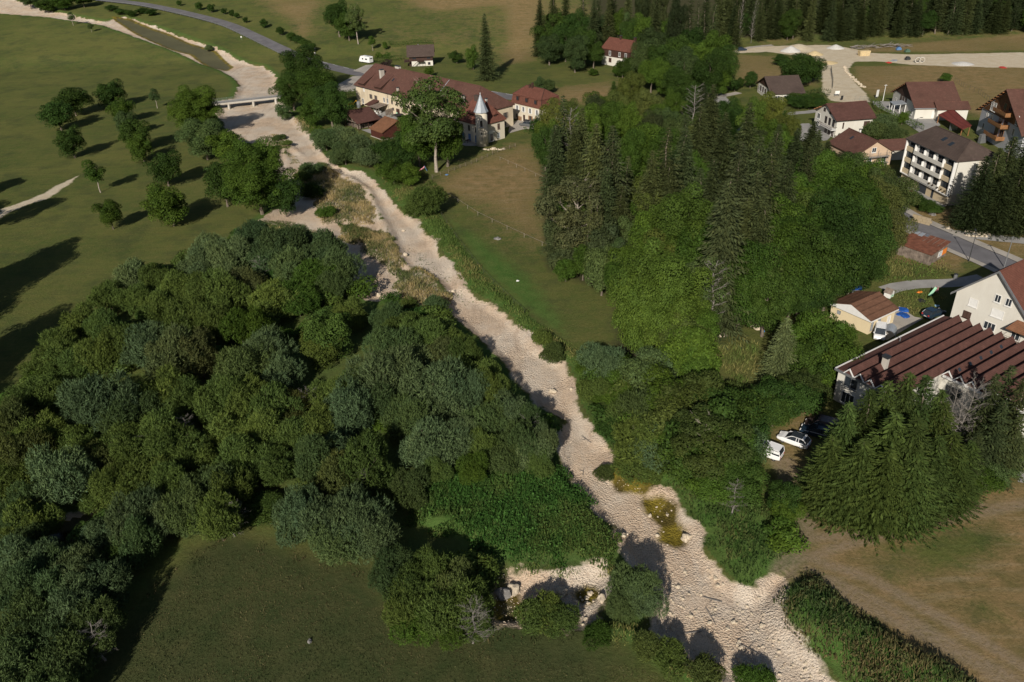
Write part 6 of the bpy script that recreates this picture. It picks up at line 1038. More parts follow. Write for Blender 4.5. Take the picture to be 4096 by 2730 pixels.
# --- tall chalet with wooden balconies
b = Bld('tall_chalet', 'tall grey and wood chalet with orange-brown balconies', 'chalet', 134.2, 203.5, -4.8, 16, 27.5, 6.6, 15.4, 0, 0, 1.2, 0); b.walls(M_GREYW); b.roof(M_TILE)
MB().prism([(2.3, 7.6), (25.2, 7.6), (13.75, 14.9)], 1.0, 1.2, 'x').build('gable_boarding', plain('brown_boards', (.15, .070, .028), .7, .3, 1.5, bs_=.3), b.r)
for i in range(9): MB().box(-.2, .6, 14.8 + i * 1.35, 15.05 + i * 1.35, b.rz(14.8 + i * 1.35) - .5, b.rz(14.8 + i * 1.35) - .25).build('roof_beam', M_WOOD, b.r)
for y0, z0 in ((8.6, 9.2), (9.5, 5.8), (10.2, 2.4)):
    MB().box(-1.0, 1.2, y0, y0 + 7.5, z0, z0 + .16).build('balcony_floor', M_WOOD, b.r); q = MB(); q.box(-1.05, -.97, y0, y0 + 7.5, z0 + .2, z0 + 1.1); q.box(-1.05, 1.2, y0 - .06, y0, z0 + .2, z0 + 1.1); q.build('balcony_front', M_WOOD, b.r)
    b.o = 1.0 if z0 > 8 else 1.2; b.win('L', y0 + 1.2, z0 + .2, 1.8, 2.2, M_WOOD, None, None, .15, False); b.win('L', y0 + 4.3, z0 + .2, 1.6, 2.2, M_WOOD, None, None, .15, False)
b.o = 1.0
for a, z_ in ((18.5, 8.2), (20.2, 8.2), (5.5, 8.0)): b.win('L', a, z_, 1.0, 2.2, M_WHITEP, None, None, .12)
b.o = 1.2
for a, z_ in ((22.0, 5.4), (22.6, 2.0), (19.2, 5.4), (6.2, 4.8), (6.8, 1.2), (3.6, 3.4)): b.win('L', a, z_, .9, 1.8, M_WHITEP, None, None, .14)
for a in (3, 7, 11):
    for z_ in (1.2, 4): b.win('F', a, z_, 1.2, 1.4, M_WHITEP)
# --- apartment block
b = Bld('apartment_block', 'four-level cream apartment block with long white balconies', 'apartment block', 97.75, 191.3, -81.5, 19.2, 11.4, 10.75, 13.9, 2.2, 4.2, .6, 0)
b.walls(M_CREAM2); b.roof(M_TILE3); b.sky(8.4, 3.0, 1.1, 1.3); b.sky(11.6, 2.6, 1.1, 1.3); b.gut()
MB().box(.45, 19.0, 0.0, .58, 2.45, 2.62).build('slab', M_WHITEP, b.r); MB().box(.45, .6, -.0, .7, 2.62, 10.7).build('frame_fin', M_WHITEP, b.r); MB().box(18.55, 18.75, -.0, .7, 2.62, 10.7).build('frame_fin', M_WHITEP, b.r)
MB().box(18.605, 18.68, .7, 6.2, 2.6, 10.6).build('end_panel', M_WHITE, b.r)
MB().box(.62, 18.5, .56, .6, .0, 2.4).build('ground_panel', M_BEIGE, b.r)
for fl in range(3):
    z = 2.65 + fl * 2.68; b.o = .6
    for a, w in ((.9, 3.0), (15.4, 3.0)):
        MB().box(a - .25, a + w + .15, .35, .6, z, z + 1.05).build('beige_parapet', M_BEIGE, b.r); b.win('F', a, z + 1.2, w, 1.25, M_STEEL, None, None, .07, False, 3)
    MB().box(4.2, 15.0, -.15, .02, z + .1, z + 1.0).build('balcony_parapet', M_WHITE, b.r); MB().box(4.2, 15.0, .02, .6, z + .0, z + .12).build('balcony_floor', M_CONC, b.r)
    for a in (4.2, 7.8, 11.4, 14.85):
        MB().box(a, a + .15, -.1, .6, z + .12, z + 2.0 if a > 4.3 else z + 2.3).build('balcony_fin', M_WHITEP, b.r)
    for a in (4.9, 8.5, 12.1): b.win('F', a + .3, z + .3, 1.9, 2.0, M_OLDWOOD, None, None, .06, False, 1); MB().box(a - .4, a + .25, .5, .6, z + .2, z + 2.4).build('wall_pier', M_WHITEP, b.r)
for a, w in ((4.6, .8), (7.6, 3.2), (12.8, .8)): b.door('F', a, .0, w, 2.3, M_GLASS)
b.win('L', 4, 4, 1.2, 1.2, M_WHITEP); b.win('L', 7, 7, 1.2, 1.2, M_WHITEP)
MB().tube((18.72, .95, 0), (18.72, .95, 10.6), .05).build('downpipe', M_STEEL, b.r)
for i in range(5): c_ = b.w2(12.4 + i * 1.3 + (i > 1) * .5, -.28); o = thing('flower_box', ['flower bowl under the first middle balcony window', 'flower bowl second from left on the lowest balcony', 'flower bowl left of the lowest right window', 'flower bowl in the centre of the lowest right window', 'rightmost flower bowl on the block'][i], 'flower pot', (c_[0], c_[1], 3.3)); MB().lathe([(.12, 0), (.22, .2), (.2, .22)], 10).build('bowl', M_DARKWOOD, o); link('plant', SHRUB[i % 4], o, (0, 0, .1), None, .13).color = (.08, .06, .03, 1)
# --- white gabled house at the right edge
b = Bld('white_gabled_house', 'tall white gabled house behind the saw-tooth factory roof', 'house', 79.6, 106.1, 32.8, 15, 12.6, 6.9, 13.1, 0, 0, .6, 0)
b.walls(M_WHITE); b.roof(M_TILE2); WH = b
for sgn in (0, 1):
    y0 = 0 if sgn == 0 else b.D; MB().add([(-.12, y0, 6.62), (-.12, 6.3, 12.82), (-.12, 6.3, 13.22), (-.12, y0, 7.02), (.02, y0, 6.62), (.02, 6.3, 12.82), (.02, 6.3, 13.22), (.02, y0, 7.02)], [(0, 1, 2, 3), (4, 7, 6, 5), (0, 4, 5, 1), (3, 2, 6, 7), (0, 3, 7, 4)]).build('barge_board', M_GALV, b.r)
for a in (3.5, 5.2): b.win('L', a, 7.9, .8, 1.15, M_WHITEP)
b.win('L', 8.36, 5.7, 1.3, 1.25, M_WHITEP, M_WHITEP, None, .06, True, 0); b.win('L', 4.11, 5.4, 1.8, 1.25, M_WHITEP, M_WHITEP, None, .06, True, 0)
b.win('L', 8.87, 3.4, 1.2, 1.1, M_DARKWOOD, MATS.get('brown_shutter'), None, .05); b.win('L', 4.76, 2.9, 1.7, 1.2, M_WHITEP, None, None, .08, True, 2)
b.win('L', 0.90, 2.9, 1.2, 1.9, M_WHITEP, None, None, .1, False); b.win('L', 1.16, .8, 1.1, 1.2, M_WHITEP)
MB().box(-.6, .6, .3, 2.9, 2.6, 2.72).build('balcony', M_OLDWOOD, b.r); m = MB()
for i in range(9): m.tube((-.57, .35 + i * .31, 2.72), (-.57, .35 + i * .31, 3.6), .02, None, 4)
m.tube((-.57, .35, 3.6), (-.57, 2.85, 3.6), .025, None, 4); m.tube((-.57, 2.85, 3.6), (.6, 2.85, 3.6), .025, None, 4); m.tube((-.9, 3.4, 3.1), (.1, 2.9, 3.3), .03, None, 4); m.tube((-.7, 3.2, 2.9), (-.5, 3.1, 3.7), .02, None, 4); m.build('railing', M_OLDWOOD, b.r)
MB().add([(-.9, -4.5, 5.0), (-.9, 2.6, 5.0), (.65, 1.9, 6.3), (.65, -4.5, 6.3), (-.9, -4.5, 4.85), (-.9, 2.6, 4.85), (.65, 2.6, 4.95), (.65, -4.5, 4.85)], [(0, 1, 2, 3), (4, 7, 6, 5), (0, 4, 5, 1), (1, 5, 6, 2), (3, 7, 4, 0)]).build('awning_roof', M_TILE4, b.r)
MB().box(.6, 9, -4.4, .6, -.5, 4.9).build('side_wing', M_WHITE, b.r); b.win('L', -3.34, 2.9, 1.0, 1.3, M_WHITEP)
MB().tube((.55, .75, 0), (.55, .75, 6.9), .05).build('downpipe', M_GALV, b.r)
# --- saw-tooth factory
def factory():
    x, y, th = 47.26, 97.17, 32.5; t = thing('factory', 'long factory with a saw-tooth roof of brown folded ridges', 'factory', (x, y, 0), math.radians(th)); P = 1.68; H0 = 5.45
    MB().prism([(0, -.0), (26.4, -.0), (26.4, -23.5), (10.6, -23.5), (10.6, -9.4), (0, -9.4)], -1.0, H0, 'z').build('wall', M_WHITE, t)
    NTH = 13; U1 = 26.7
    for k in range(NTH):
        v0 = -(1.9 + P * k); u0 = -.35 if k < 5 else 10.2
        m = MB(); V = []
        for u in (u0, U1): V += [(u, v0 + P / 2, H0 + .05), (u, v0, H0 + 1.0), (u, v0 - P / 2, H0 + .05)]
        m.add(V, [(0, 3, 4, 1), (1, 4, 5, 2), (0, 2, 5, 3), (0, 1, 2), (3, 5, 4)]); r = m.build('roof_ridge', M_TILE5, t)
        f = MB()
        for a, c in (((v0 + P / 2, H0 + .02), (v0, H0 + 1.02)), ((v0, H0 + 1.02), (v0 - P / 2, H0 + .02))):
            d = np.array([c[0] - a[0], c[1] - a[1]]); d /= np.linalg.norm(d); n_ = np.array([-d[1], d[0]]) * .14
            if n_[1] > 0: n_ = -n_
            f.prism([a, c, (c[0] + n_[0], c[1] + n_[1]), (a[0] + n_[0], a[1] + n_[1])], u0 - .16, u0 - .02, 'x')
        f.build('end_trim', M_WHITEP, r)
        cap = MB().tube((u0, v0, H0 + 1.0), (U1, v0, H0 + 1.0), .07, None, 5); cap.build('ridge_tile', M_TILE5, r)
        if k in (5, 11):
            for j in range(5):
                u = 12.0 + j * 2.7 + (k == 11) * 1.0; w = MB(); w.add([(u, v0 - .22, H0 + .80), (u + .55, v0 - .22, H0 + .80), (u + .55, v0 - .55, H0 + .43), (u, v0 - .55, H0 + .43), (u, v0 - .22, H0 + .60), (u + .55, v0 - .22, H0 + .60), (u + .55, v0 - .55, H0 + .23), (u, v0 - .55, H0 + .23)], [(0, 1, 2, 3), (0, 4, 5, 1), (1, 5, 6, 2), (2, 6, 7, 3), (3, 7, 4, 0)])
                w.build('skylight', M_GLASS, r)
    MB().add([(-.3, .25, H0 - .05), (26.5, .25, H0 - .05), (26.5, -1.1, H0 + .28), (-.3, -1.1, H0 + .28), (-.3, .25, H0 - .25), (26.5, .25, H0 - .25), (26.5, -1.1, H0 + .02), (-.3, -1.1, H0 + .02)], [(0, 1, 2, 3), (4, 7, 6, 5), (0, 4, 5, 1), (1, 5, 6, 2), (3, 7, 4, 0)]).build('edge_roof', M_TILE5, t)
    MB().box(-.35, 26.6, .24, .42, H0 - .3, H0 + .06).build('fascia', M_WHITEP, t); MB().box(-.5, -.18, -9.6, .42, H0 - .32, H0 + .0).build('fascia', M_GALV, t); MB().box(10.0, 10.3, -23.6, -9.7, H0 - .32, H0).build('fascia', M_WHITEP, t)
    c = MB().box(4.3, 4.9, -4.4, -3.6, H0 + .2, H0 + 2.1).build('chimney', M_CONC, t); MB().box(4.2, 5.0, -4.5, -3.5, H0 + 2.103, H0 + 2.45).build('chimney_cap', M_STEEL, c)
    MB().tube((13.5, -.6, H0), (13.5, -.6, H0 + .9), .07).build('vent_pipe', M_GALV, t)
    bb = Bld.__new__(Bld); bb.L, bb.D, bb.o, bb.r = 26, 20, 0, t
    for a in (-3.2, -7.4):
        bb.win('L', a, 3.3, 1.9, 1.5, M_GALV, None, None, .07, True, 1); bb.win('L', a, .5, 1.9, 1.7, M_WHITEP, None, None, .1, True, 2)
    bb.o = 10.6
    for a in (-12.5, -16.5, -20.5): bb.win('L', a, 2.0, 2.2, 2.0, M_GALV, None, None, .07, True, 2)
factory()
# --- cream hut
b = Bld('cream_hut', 'cream hut with a rust-brown sheet roof and white gable', 'hut', 59.8, 115.3, 32.5, 7.7, 8.3, 2.85, 4.3, 0, 0, .35, 0); b.walls(M_HUT); b.roof(M_HUTR, .12)
MB().prism([(0, 2.55), (8.3, 2.55), (8.3, 2.75), (4.15, 4.15), (0, 2.75)], .0, .1, 'x').build('gable_board', M_WHITEP, b.r)
b.win('L', 6.0, 1.4, .6, .6, M_GALV, M_ZINC, None, .05, False, 0); b.win('F', .8, .5, .55, 1.7, M_GALV, M_ZINC, None, .05, False, 0); b.win('F', 2.6, .7, .7, 1.6, M_GALV, M_ZINC, None, .05, False, 0); b.win('F', 5.4, .3, .8, 1.5, M_WHITEP, M_WHITEP, None, .05, False, 0)
MB().box(.1, 7.6, -.05, .1, 2.5, 2.72).build('fascia', M_WHITEP, b.r)
# --- rusty shed by the village road
def rusty():
    P = [np.array(G0(*px('8', a, c_), z)) for a, c_, z in ((1258, 795, 2.4), (1565, 903, 2.4), (1730, 785, 3.0), (1425, 690, 3.0))]; o = (P[0] + P[1] + P[2] + P[3]) / 4
    t = thing('rusty_shed', 'old plank shed with a rusty patched sheet roof by the village road', 'shed', (o[0], o[1], 0)); Z = (2.4, 2.4, 3.0, 3.0); Q = [p - o for p in P]
    MB().add([(q[0], q[1], z) for q, z in zip(Q, Z)] + [(q[0], q[1], z - .1) for q, z in zip(Q, Z)], [(0, 1, 2, 3), (4, 7, 6, 5), (0, 4, 5, 1), (1, 5, 6, 2), (2, 6, 7, 3), (3, 7, 4, 0)]).build('roof', M_RUSTM, t)
    W = [q * .93 for q in Q]
    # planks one by one
    for i in range(4):
        a, c = W[i], W[(i + 1) % 4]; za, zc = Z[i] - .12, Z[(i + 1) % 4] - .12; n = int(np.linalg.norm(c - a) / .42)
        for k in range(n):
            f0, f1 = k / n, (k + .93) / n; p = a + (c - a) * f0; q = a + (c - a) * f1; d = (c - a) / np.linalg.norm(c - a); nn = np.array([d[1], -d[0]]) * random.uniform(.02, .06); z0 = za + (zc - za) * f0; z1 = za + (zc - za) * f1
            MB().add([(p[0], p[1], -.3), (q[0], q[1], -.3), (q[0], q[1], z1), (p[0], p[1], z0), (p[0] + nn[0], p[1] + nn[1], -.3), (q[0] + nn[0], q[1] + nn[1], -.3), (q[0] + nn[0], q[1] + nn[1], z1), (p[0] + nn[0], p[1] + nn[1], z0)], [(0, 3, 2, 1), (4, 5, 6, 7), (0, 1, 5, 4), (1, 2, 6, 5), (2, 3, 7, 6), (3, 0, 4, 7)]).build('plank', M_OLDWOOD, t)
    # patches and battens on the roof
    e1 = Q[1] - Q[0]; e2 = Q[3] - Q[0]
    def S(u, v): p = Q[0] + e1 * u + e2 * v; return p[0], p[1], 2.4 + .6 * v
    for u0, u1, v0, v1, mt in ((.02, .16, .82, 1.0, M_ZINC), (.18, .30, .78, 1.0, M_ZINC), (.32, .42, .86, 1.0, M_GALV)):
        c4 = [S(u0, v0), S(u1, v0), S(u1, v1), S(u0, v1)]; MB().add([(a, c_, z + .05) for a, c_, z in c4] + [(a, c_, z - .0) for a, c_, z in c4], [(0, 1, 2, 3), (0, 4, 5, 1), (1, 5, 6, 2), (2, 6, 7, 3), (3, 7, 4, 0)]).build('sheet_patch', mt, t)
    for u in (.45, .58, .72, .86): MB().tube(tuple(np.array(S(u, .55)) + [0, 0, .04]), tuple(np.array(S(u, 1.0)) + [0, 0, .04]), .04, None, 4).build('batten', M_OLDWOOD, t)
    # painted board on the road-side gable
    a, c = W[1], W[2]; d = (c - a) / np.linalg.norm(c - a); nn = np.array([d[1], -d[0]]) * .12
    s = thing('advert_board', 'white and orange advertising board on the end of the rusty shed', 'sign', (o[0], o[1], 0))
    def brd(f0, f1, nm, mt, z0=.75, z1=1.95, k=1.0):
        p = a + (c - a) * f0 + nn * k; q = a + (c - a) * f1 + nn * k; return MB().add([(p[0], p[1], z0), (q[0], q[1], z0), (q[0], q[1], z1), (p[0], p[1], z1), (p[0] + nn[0] * .3, p[1] + nn[1] * .3, z0), (q[0] + nn[0] * .3, q[1] + nn[1] * .3, z0), (q[0] + nn[0] * .3, q[1] + nn[1] * .3, z1), (p[0] + nn[0] * .3, p[1] + nn[1] * .3, z1)], [(0, 3, 2, 1), (4, 5, 6, 7), (0, 1, 5, 4), (1, 2, 6, 5), (2, 3, 7, 6), (3, 0, 4, 7)]).build(nm, mt, s)
    brd(.42, .66, 'white_panel', M_WHITEP); brd(.665, .92, 'orange_panel', M_ORANGE)
    ctr = a + (c - a) * .54 + nn * 1.36; mm = MB()
    for i in range(20):
        t0, t1 = 2 * math.pi * i / 20, 2 * math.pi * (i + 1) / 20
        p = [(ctr[0] + d[0] * r_ * math.cos(t_), ctr[1] + d[1] * r_ * math.cos(t_), 1.35 + r_ * math.sin(t_)) for r_, t_ in ((.3, t0), (.3, t1), (.4, t1), (.4, t0))]; mm.add(p, [(0, 1, 2, 3)])
    mm.build('round_emblem', M_BLUEP, s)
rusty()
# --- retaining wall of blocks
wa, wb = np.array(G0(*px('r', 255, 110))), np.array(G0(*px('r', 458, 165))); th_ = math.atan2(wb[1] - wa[1], wb[0] - wa[0]); Lw = float(np.linalg.norm(wb - wa))
t = thing('retaining_wall', 'stained beige retaining wall of large blocks beside the road bend', 'wall', (wa[0], wa[1], 0), th_)
for r0 in range(3):
    for k in range(int(Lw / 1.0)): MB().box(k * 1.0 + .02 + .3 * (r0 % 2), k * 1.0 + .97 + .3 * (r0 % 2), 0, .35 + .02 * (k % 3), r0 * .55, r0 * .55 + .53).build('block', M_BLOCK, t)
for i in range(60):
    u, v = random.uniform(770, 1100), random.uniform(200, 270); x, y = G0(*px('r', u, v)); s_ = random.uniform(.4, 1.0)
    if i == 0: bank = thing('rock_bank', 'pale broken rock bank above the village road fork', 'rocks', (x, y, 0)); bx_, by_ = x, y
    link('rock', random.choice(ROCKS), bank, (x - bx_, y - by_, .1), random.uniform(0, 6), s_)
# ------------------------------------------------------------------ bridge
def bridge():
    A = np.array(G0(*px('t', 235, 268), 1.5)); Bq = np.array(G0(*px('t', 960, 190), 1.5)); d = Bq - A; L = float(np.linalg.norm(d)); th = math.atan2(d[1], d[0])
    t = thing('footbridge', 'low grey road bridge on stone piers across the dry river', 'bridge', (A[0], A[1], 0), th); L += 3
    MB().box(-4, L, 0, 3.6, 1.15, 1.5).build('deck', M_OLDASPH, t); MB().box(-4, L, -.25, -.002, .95, 1.5).build('edge_beam', M_CONC, t); MB().box(-4, L, 3.602, 3.8, .95, 1.5).build('edge_beam', M_CONC, t)
    for x in [0.166 * L, .50 * L, .81 * L]:
        m = MB(); m.add([(x - .55, -.6, -1.2), (x + .55, -.6, -1.2), (x + .55, 4, -1.2), (x - .55, 4, -1.2), (x - .45, -.1, .94), (x + .45, -.1, .94), (x + .45, 3.7, .94), (x - .45, 3.7, .94), (x, -1.5, -1.2), (x, -.7, .8)], [(4, 5, 6, 7), (1, 2, 6, 5), (2, 3, 7, 6), (3, 0, 4, 7), (0, 8, 9, 4), (8, 1, 5, 9), (4, 9, 5)])
        p = m.build('pier', M_CONC, t); MB().box(x - 1.2, x + 1.2, -1.8, 4.3, -1.3, -.72).build('pier_footing', M_STONE, p)
    for y in (-.1, 3.7):
        r = MB()
        for i in range(int(L / 1.6) + 3): r.tube((-4 + i * 1.6, y, 1.5), (-4 + i * 1.6, y, 2.5), .035, None, 4)
        for z in (1.85, 2.2, 2.5): r.tube((-4, y, z), (L, y, z), .03, None, 4)
        r.build('railing', M_GALV, t)
bridge()
# ------------------------------------------------------------------ vehicles
def wheel(par, x, y, r=.32, w=.22):
    s = 1 if y > 0 else -1; m = MB(); n = 18
    for a, b_, rr in ((y - s * w, y, r),):
        V = []
        for yy, q in ((a, r * .96), (a + s * .04, r), (b_ - s * .03, r), (b_, r * .93), (b_ + s * .005, r * .66)):
            for i in range(n): t = 2 * math.pi * i / n; V.append((x + q * math.cos(t), yy, r + q * math.sin(t)))
        F = [(k * n + i, k * n + (i + 1) % n, (k + 1) * n + (i + 1) % n, (k + 1) * n + i) for k in range(4) for i in range(n)] + [tuple(range(n))]
        m.add(V, F)
    wv = link('wheel', None, par); m.build('tyre', M_RUBBER, wv); h = MB(); V = [(x, y + s * .02, r)] + [(x + r * .62 * math.cos(2 * math.pi * i / 10), y + s * (.012 if i % 2 else -.01), r + r * .62 * math.sin(2 * math.pi * i / 10)) for i in range(10)]
    h.add(V, [(0, i + 1, (i + 1) % 10 + 1) for i in range(10)]); h.build('rim', M_GALV, wv)
def car(name, label, cat, x, y, deg, paint, L=4.3, W=1.78, H=1.5, style='hatch', z=None, group=None):
    """front towards +x"""
    t = thing(name, label, cat, (x, y, (h1(x, y) if z is None else z)), math.radians(deg), group); h = L / 2
    if style == 'van': belt, st = .95, [(-h, .62, .98), (-h + .03, .35, 1.02), (-h + .6, .22, 1.02), (-.2, .2, 1.0), (h * .52, .2, .99), (h * .8, .24, .92), (h - .08, .35, .75), (h, .5, .60)]; cab = [(-h + .06, .96, 1.0), (-h + .22, .97, H - .06), (-h + .5, .97, H), (h * .28, .97, H), (h * .36, .96, H - .05), (h * .62, .95, 1.0)]
    elif style == 'suv': belt, st = .98, [(-h, .6, .95), (-h + .04, .38, 1.02), (-h + .6, .26, 1.04), (-.2, .24, 1.03), (h * .4, .24, 1.02), (h * .72, .28, .98), (h - .08, .36, .82), (h, .5, .66)]; cab = [(-h + .08, .95, 1.02), (-h + .3, .90, H - .08), (-h + .7, .89, H), (h * .02, .89, H - .01), (h * .16, .90, H - .07), (h * .42, .94, 1.0)]
    else: belt, st = .86, [(-h, .55, .86), (-h + .04, .36, .92), (-h + .5, .22, .94), (-.2, .2, .93), (h * .36, .2, .92), (h * .7, .24, .84), (h - .1, .34, .68), (h, .46, .56)]; cab = [(-h + .18, .93, .92), (-h + .62, .84, H - .12), (-h + 1.0, .82, H - .01), (-.1, .82, H), (h * .12, .84, H - .08), (h * .50, .93, .91)]
    w = W / 2; V = []; F = []
    for i, (xx, zb, zt) in enumerate(st):
        k = .86 if i in (0, len(st) - 1) else (.95 if i in (1, len(st) - 2) else 1)
        for yy, zz in ((-w * k * .9, zb), (-w * k, zb + .12), (-w * k, zt - .12), (-w * k * .9, zt), (w * k * .9, zt), (w * k, zt - .12), (w * k, zb + .12), (w * k * .9, zb)): V.append((xx, yy, zz))
    n = len(st); F = [(i * 8 + j, i * 8 + (j + 1) % 8, (i + 1) * 8 + (j + 1) % 8, (i + 1) * 8 + j) for i in range(n - 1) for j in range(8)] + [tuple(range(8))[::-1], tuple(range((n - 1) * 8, n * 8))]
    body = MB().add(V, F).build('body', paint, t)
    V = []; c = len(cab); top = max(q[2] for q in cab)
    for xx, k, zz in cab:
        kk = k - .10 * (zz - 1.0) / (top - 1.0) if zz > 1.0 else k; V += [(xx, -w * kk, zz), (xx, w * kk, zz)]
    base = [(cab[0][0], -w * .95, belt), (cab[0][0], w * .95, belt), (cab[-1][0], -w * .95, belt), (cab[-1][0], w * .95, belt)]
    F = [(2 * i, 2 * i + 1, 2 * i + 3, 2 * i + 2) for i in range(c - 1)] + [tuple([2 * i for i in range(c)])[::-1], tuple([2 * i + 1 for i in range(c)])]
    MB().add(V, F).build('windows', M_GLASS, t)
    m = MB(); r0, r1 = cab[2], cab[3]; m.box(cab[1][0] + .05, r1[0] + .02, -w * .80, w * .80, top + .003, top + .035); m.build('roof', paint, t)
    m = MB()                        # pillars and rails in body colour
    for sg in (-1, 1):
        P3 = [Vector((q[0], sg * w * (q[1] - (.10 * (q[2] - 1.0) / (top - 1.0) if q[2] > 1.0 else 0)) * 1.005, q[2])) for q in cab]
        for i in range(c - 1): m.tube(P3[i], P3[i + 1], .045, None, 5)
        for f in (.30, .62): xx = cab[2][0] + (cab[3][0] - cab[2][0]) * f; m.tube((xx, sg * w * .95, belt), (xx, sg * w * .84, top - .02), .04, None, 5)
    if style == 'van': m.box(cab[1][0], -.1, -w * .93, -w * .90, 1.0, H - .12); m.box(cab[1][0], -.1, w * .90, w * .93, 1.0, H - .12)
    m.build('pillars', paint, t)
    for xx in (-h + .82, h - .86):
        for yy in (-w + .02, w - .02): wheel(t, xx, yy, .33 if style != 'suv' else .37)
    for yy in (-w * .62, w * .62):
        MB().box(h - .14, h + .01, yy - .2, yy + .2, .56, .70).build('headlight', M_WHITEP, t); MB().box(-h - .012, -h + .06, yy * 1.15 - .14, yy * 1.15 + .14, .70, .92).build('tail_light', M_REDP, t)
    for yy in (-w - .02, w + .02): MB().box(h * .38, h * .38 + .14, yy - .1, yy + .1, .92, 1.06).build('wing_mirror', paint, t)
    MB().box(-h - .015, -h + .02, -.26, .26, .50, .62).build('number_plate', M_WHITEP, t); MB().box(-h - .02, -h + .2, -w * .85, w * .85, .28, .40).build('bumper', M_RUBBER, t)
    return t
def at(k, a, c, z=0): return G(*px(k, a, c), z)
x, y = at('x', 395, 600, .3); ct = car('parked_car', 'white hatchback with black roof glass, parked by the big spruces', 'car', x, y, 141, M_CARW); MB().box(-1.2, .35, -.66, .66, 1.537, 1.55).build('roof_glass', M_GLASS, ct)
x, y = at('x', 130, 735, .4); car('parked_van', 'small white van half hidden by bushes beside the white hatchback', 'van', x - .6, y + .2, 142, M_CARW, 4.3, 1.8, 1.75, 'van')
x, y = at('x', 735, 440, .4); car('parked_van', 'dull brown minibus in deep shade beside the factory', 'van', x, y, 150, M_CARB, 4.9, 1.9, 1.9, 'van'); x, y = at('x', 660, 505, .3); car('parked_car', 'dark car in deep shade in front of the brown minibus', 'car', x, y, 150, M_CARD)
x, y = at('B', 1790, 975, .5); ct = car('parked_car', 'grey estate car with black roof box on the gravel court', 'car', x, y, 148, M_CARG, 4.6, 1.85, 1.7, 'suv')
m = MB(); V = []; 
for xx, k, zt in ((-1.0, .3, .1), (-.9, .42, .26), (.4, .42, .30), (1.0, .3, .16), (1.1, .12, .06)): V += [(xx - .1, -k, 1.78), (xx - .1, k, 1.78), (xx - .1, k * .8, 1.78 + zt), (xx - .1, -k * .8, 1.78 + zt)]
m.add(V, [(4 * i + j, 4 * i + (j + 1) % 4, 4 * i + 4 + (j + 1) % 4, 4 * i + 4 + j) for i in range(4) for j in range(4)] + [(0, 1, 2, 3), (16, 17, 18, 19)]); rb = m.build('roof_box', M_RUBBER, ct)
x, y = at('F', 1215, 610, .3); car('parked_car', 'dark blue car behind the factory roof edge', 'car', x, y, 25, M_CARD)
x, y = at('F', 610, 830, .4); car('parked_van', 'white van nose between the cream hut and the factory', 'van', x, y, 245, M_CARW, 4.2, 1.8, 1.8, 'van')
x, y = at('8', 1362, 385, .3); car('parked_car', 'dark red car at the foot of the apartment block', 'car', x, y, 100, M_CARR, 3.8)
x, y = at('V', 686, 125); 
x, y = at('p', 250, 152, .3); car('parked_car', 'dark car on the pale lane by the wood', 'car', x, y, 5, M_CARD)
# motorhome
x, y = at('A', 415, 100, 1.2); t = thing('motorhome', 'white motorhome parked on the grass by the hill chalet', 'motorhome', (x, y, h1(x, y)), math.radians(140))
pr = [(-3.3, .5), (-3.3, 2.75), (-3.1, 2.9), (2.0, 2.95), (2.6, 2.6), (3.2, 1.6), (3.5, 1.1), (3.55, .5)]; MB().prism(pr, -1.1, 1.1).build('body', M_CARW, t)
for sg in (-1, 1):
    MB().box(-1.9, -.5, sg * 1.1 - .02, sg * 1.1 + .02, 1.5, 2.1).build('window', M_GLASS, t); MB().box(.6, 1.5, sg * 1.1 - .02, sg * 1.1 + .02, 1.5, 2.1).build('window', M_GLASS, t)
    for xx in (-2.0, 2.2): wheel(t, xx, sg * 1.08, .36)
MB().add([(2.65, -1, 2.5), (2.65, 1, 2.5), (3.18, 1, 1.66), (3.18, -1, 1.66), (2.6, -1, 2.4), (2.6, 1, 2.4), (3.1, 1, 1.6), (3.1, -1, 1.6)], [(0, 1, 2, 3), (0, 4, 5, 1), (2, 6, 7, 3), (0, 3, 7, 4), (1, 5, 6, 2)]).build('windscreen', M_GLASS, t)
MB().box(-3.33, -3.29, -.6, .6, 1.9, 2.3).build('rear_window', M_GLASS, t); MB().box(-1.6, -.8, -.4, .4, 2.93, 3.05).build('roof_hatch', M_ZINC, t); MB().box(.4, 1.2, -.4, .4, 2.94, 3.04).build('roof_hatch', M_WHITEP, t)
# tarp-covered trailer, solar frame, playhouse, slide, tarps
x, y = at('F', 280, 300, 1.0); t = thing('covered_trailer', 'flat trailer under a bright blue tarpaulin', 'trailer', (x, y, 0), math.radians(5))
V = [(-1.9, -1.0, .7), (1.9, -1.0, .7), (1.9, 1.0, .7), (-1.9, 1.0, .7), (-1.85, -.95, 1.25), (1.85, -.95, 1.25), (1.85, .95, 1.25), (-1.85, .95, 1.25), (-1.5, 0, 1.5), (1.5, .0, 1.5)]
MB().add(V, [(0, 1, 5, 4), (1, 2, 6, 5), (2, 3, 7, 6), (3, 0, 4, 7), (4, 5, 9, 8), (6, 7, 8, 9), (5, 6, 9), (7, 4, 8), (3, 2, 1, 0)]).build('tarpaulin', M_BLUETARP, t); m = MB(); m.box(-2.0, 2.0, -1.05, 1.05, .55, .65); m.tube((2, 0, .6), (3.1, 0, .5), .05); m.build('chassis', M_GALV, t)
for sg in (-1, 1): wheel(t, .1, sg * 1.1, .3)
x, y = at('F', 260, 215, .8); t = thing('mesh_trailer', 'upright grey mesh frame behind the blue trailer', 'frame', (x, y, 0), math.radians(10)); m = MB()
for i in range(6): m.tube((-1 + i * .4, 0, .1), (-1.1 + i * .4, .9, 1.7), .025, None, 4); m.tube((-1, .15 * i, .1 + .32 * i), (1, .15 * i, .1 + .32 * i), .025, None, 4)
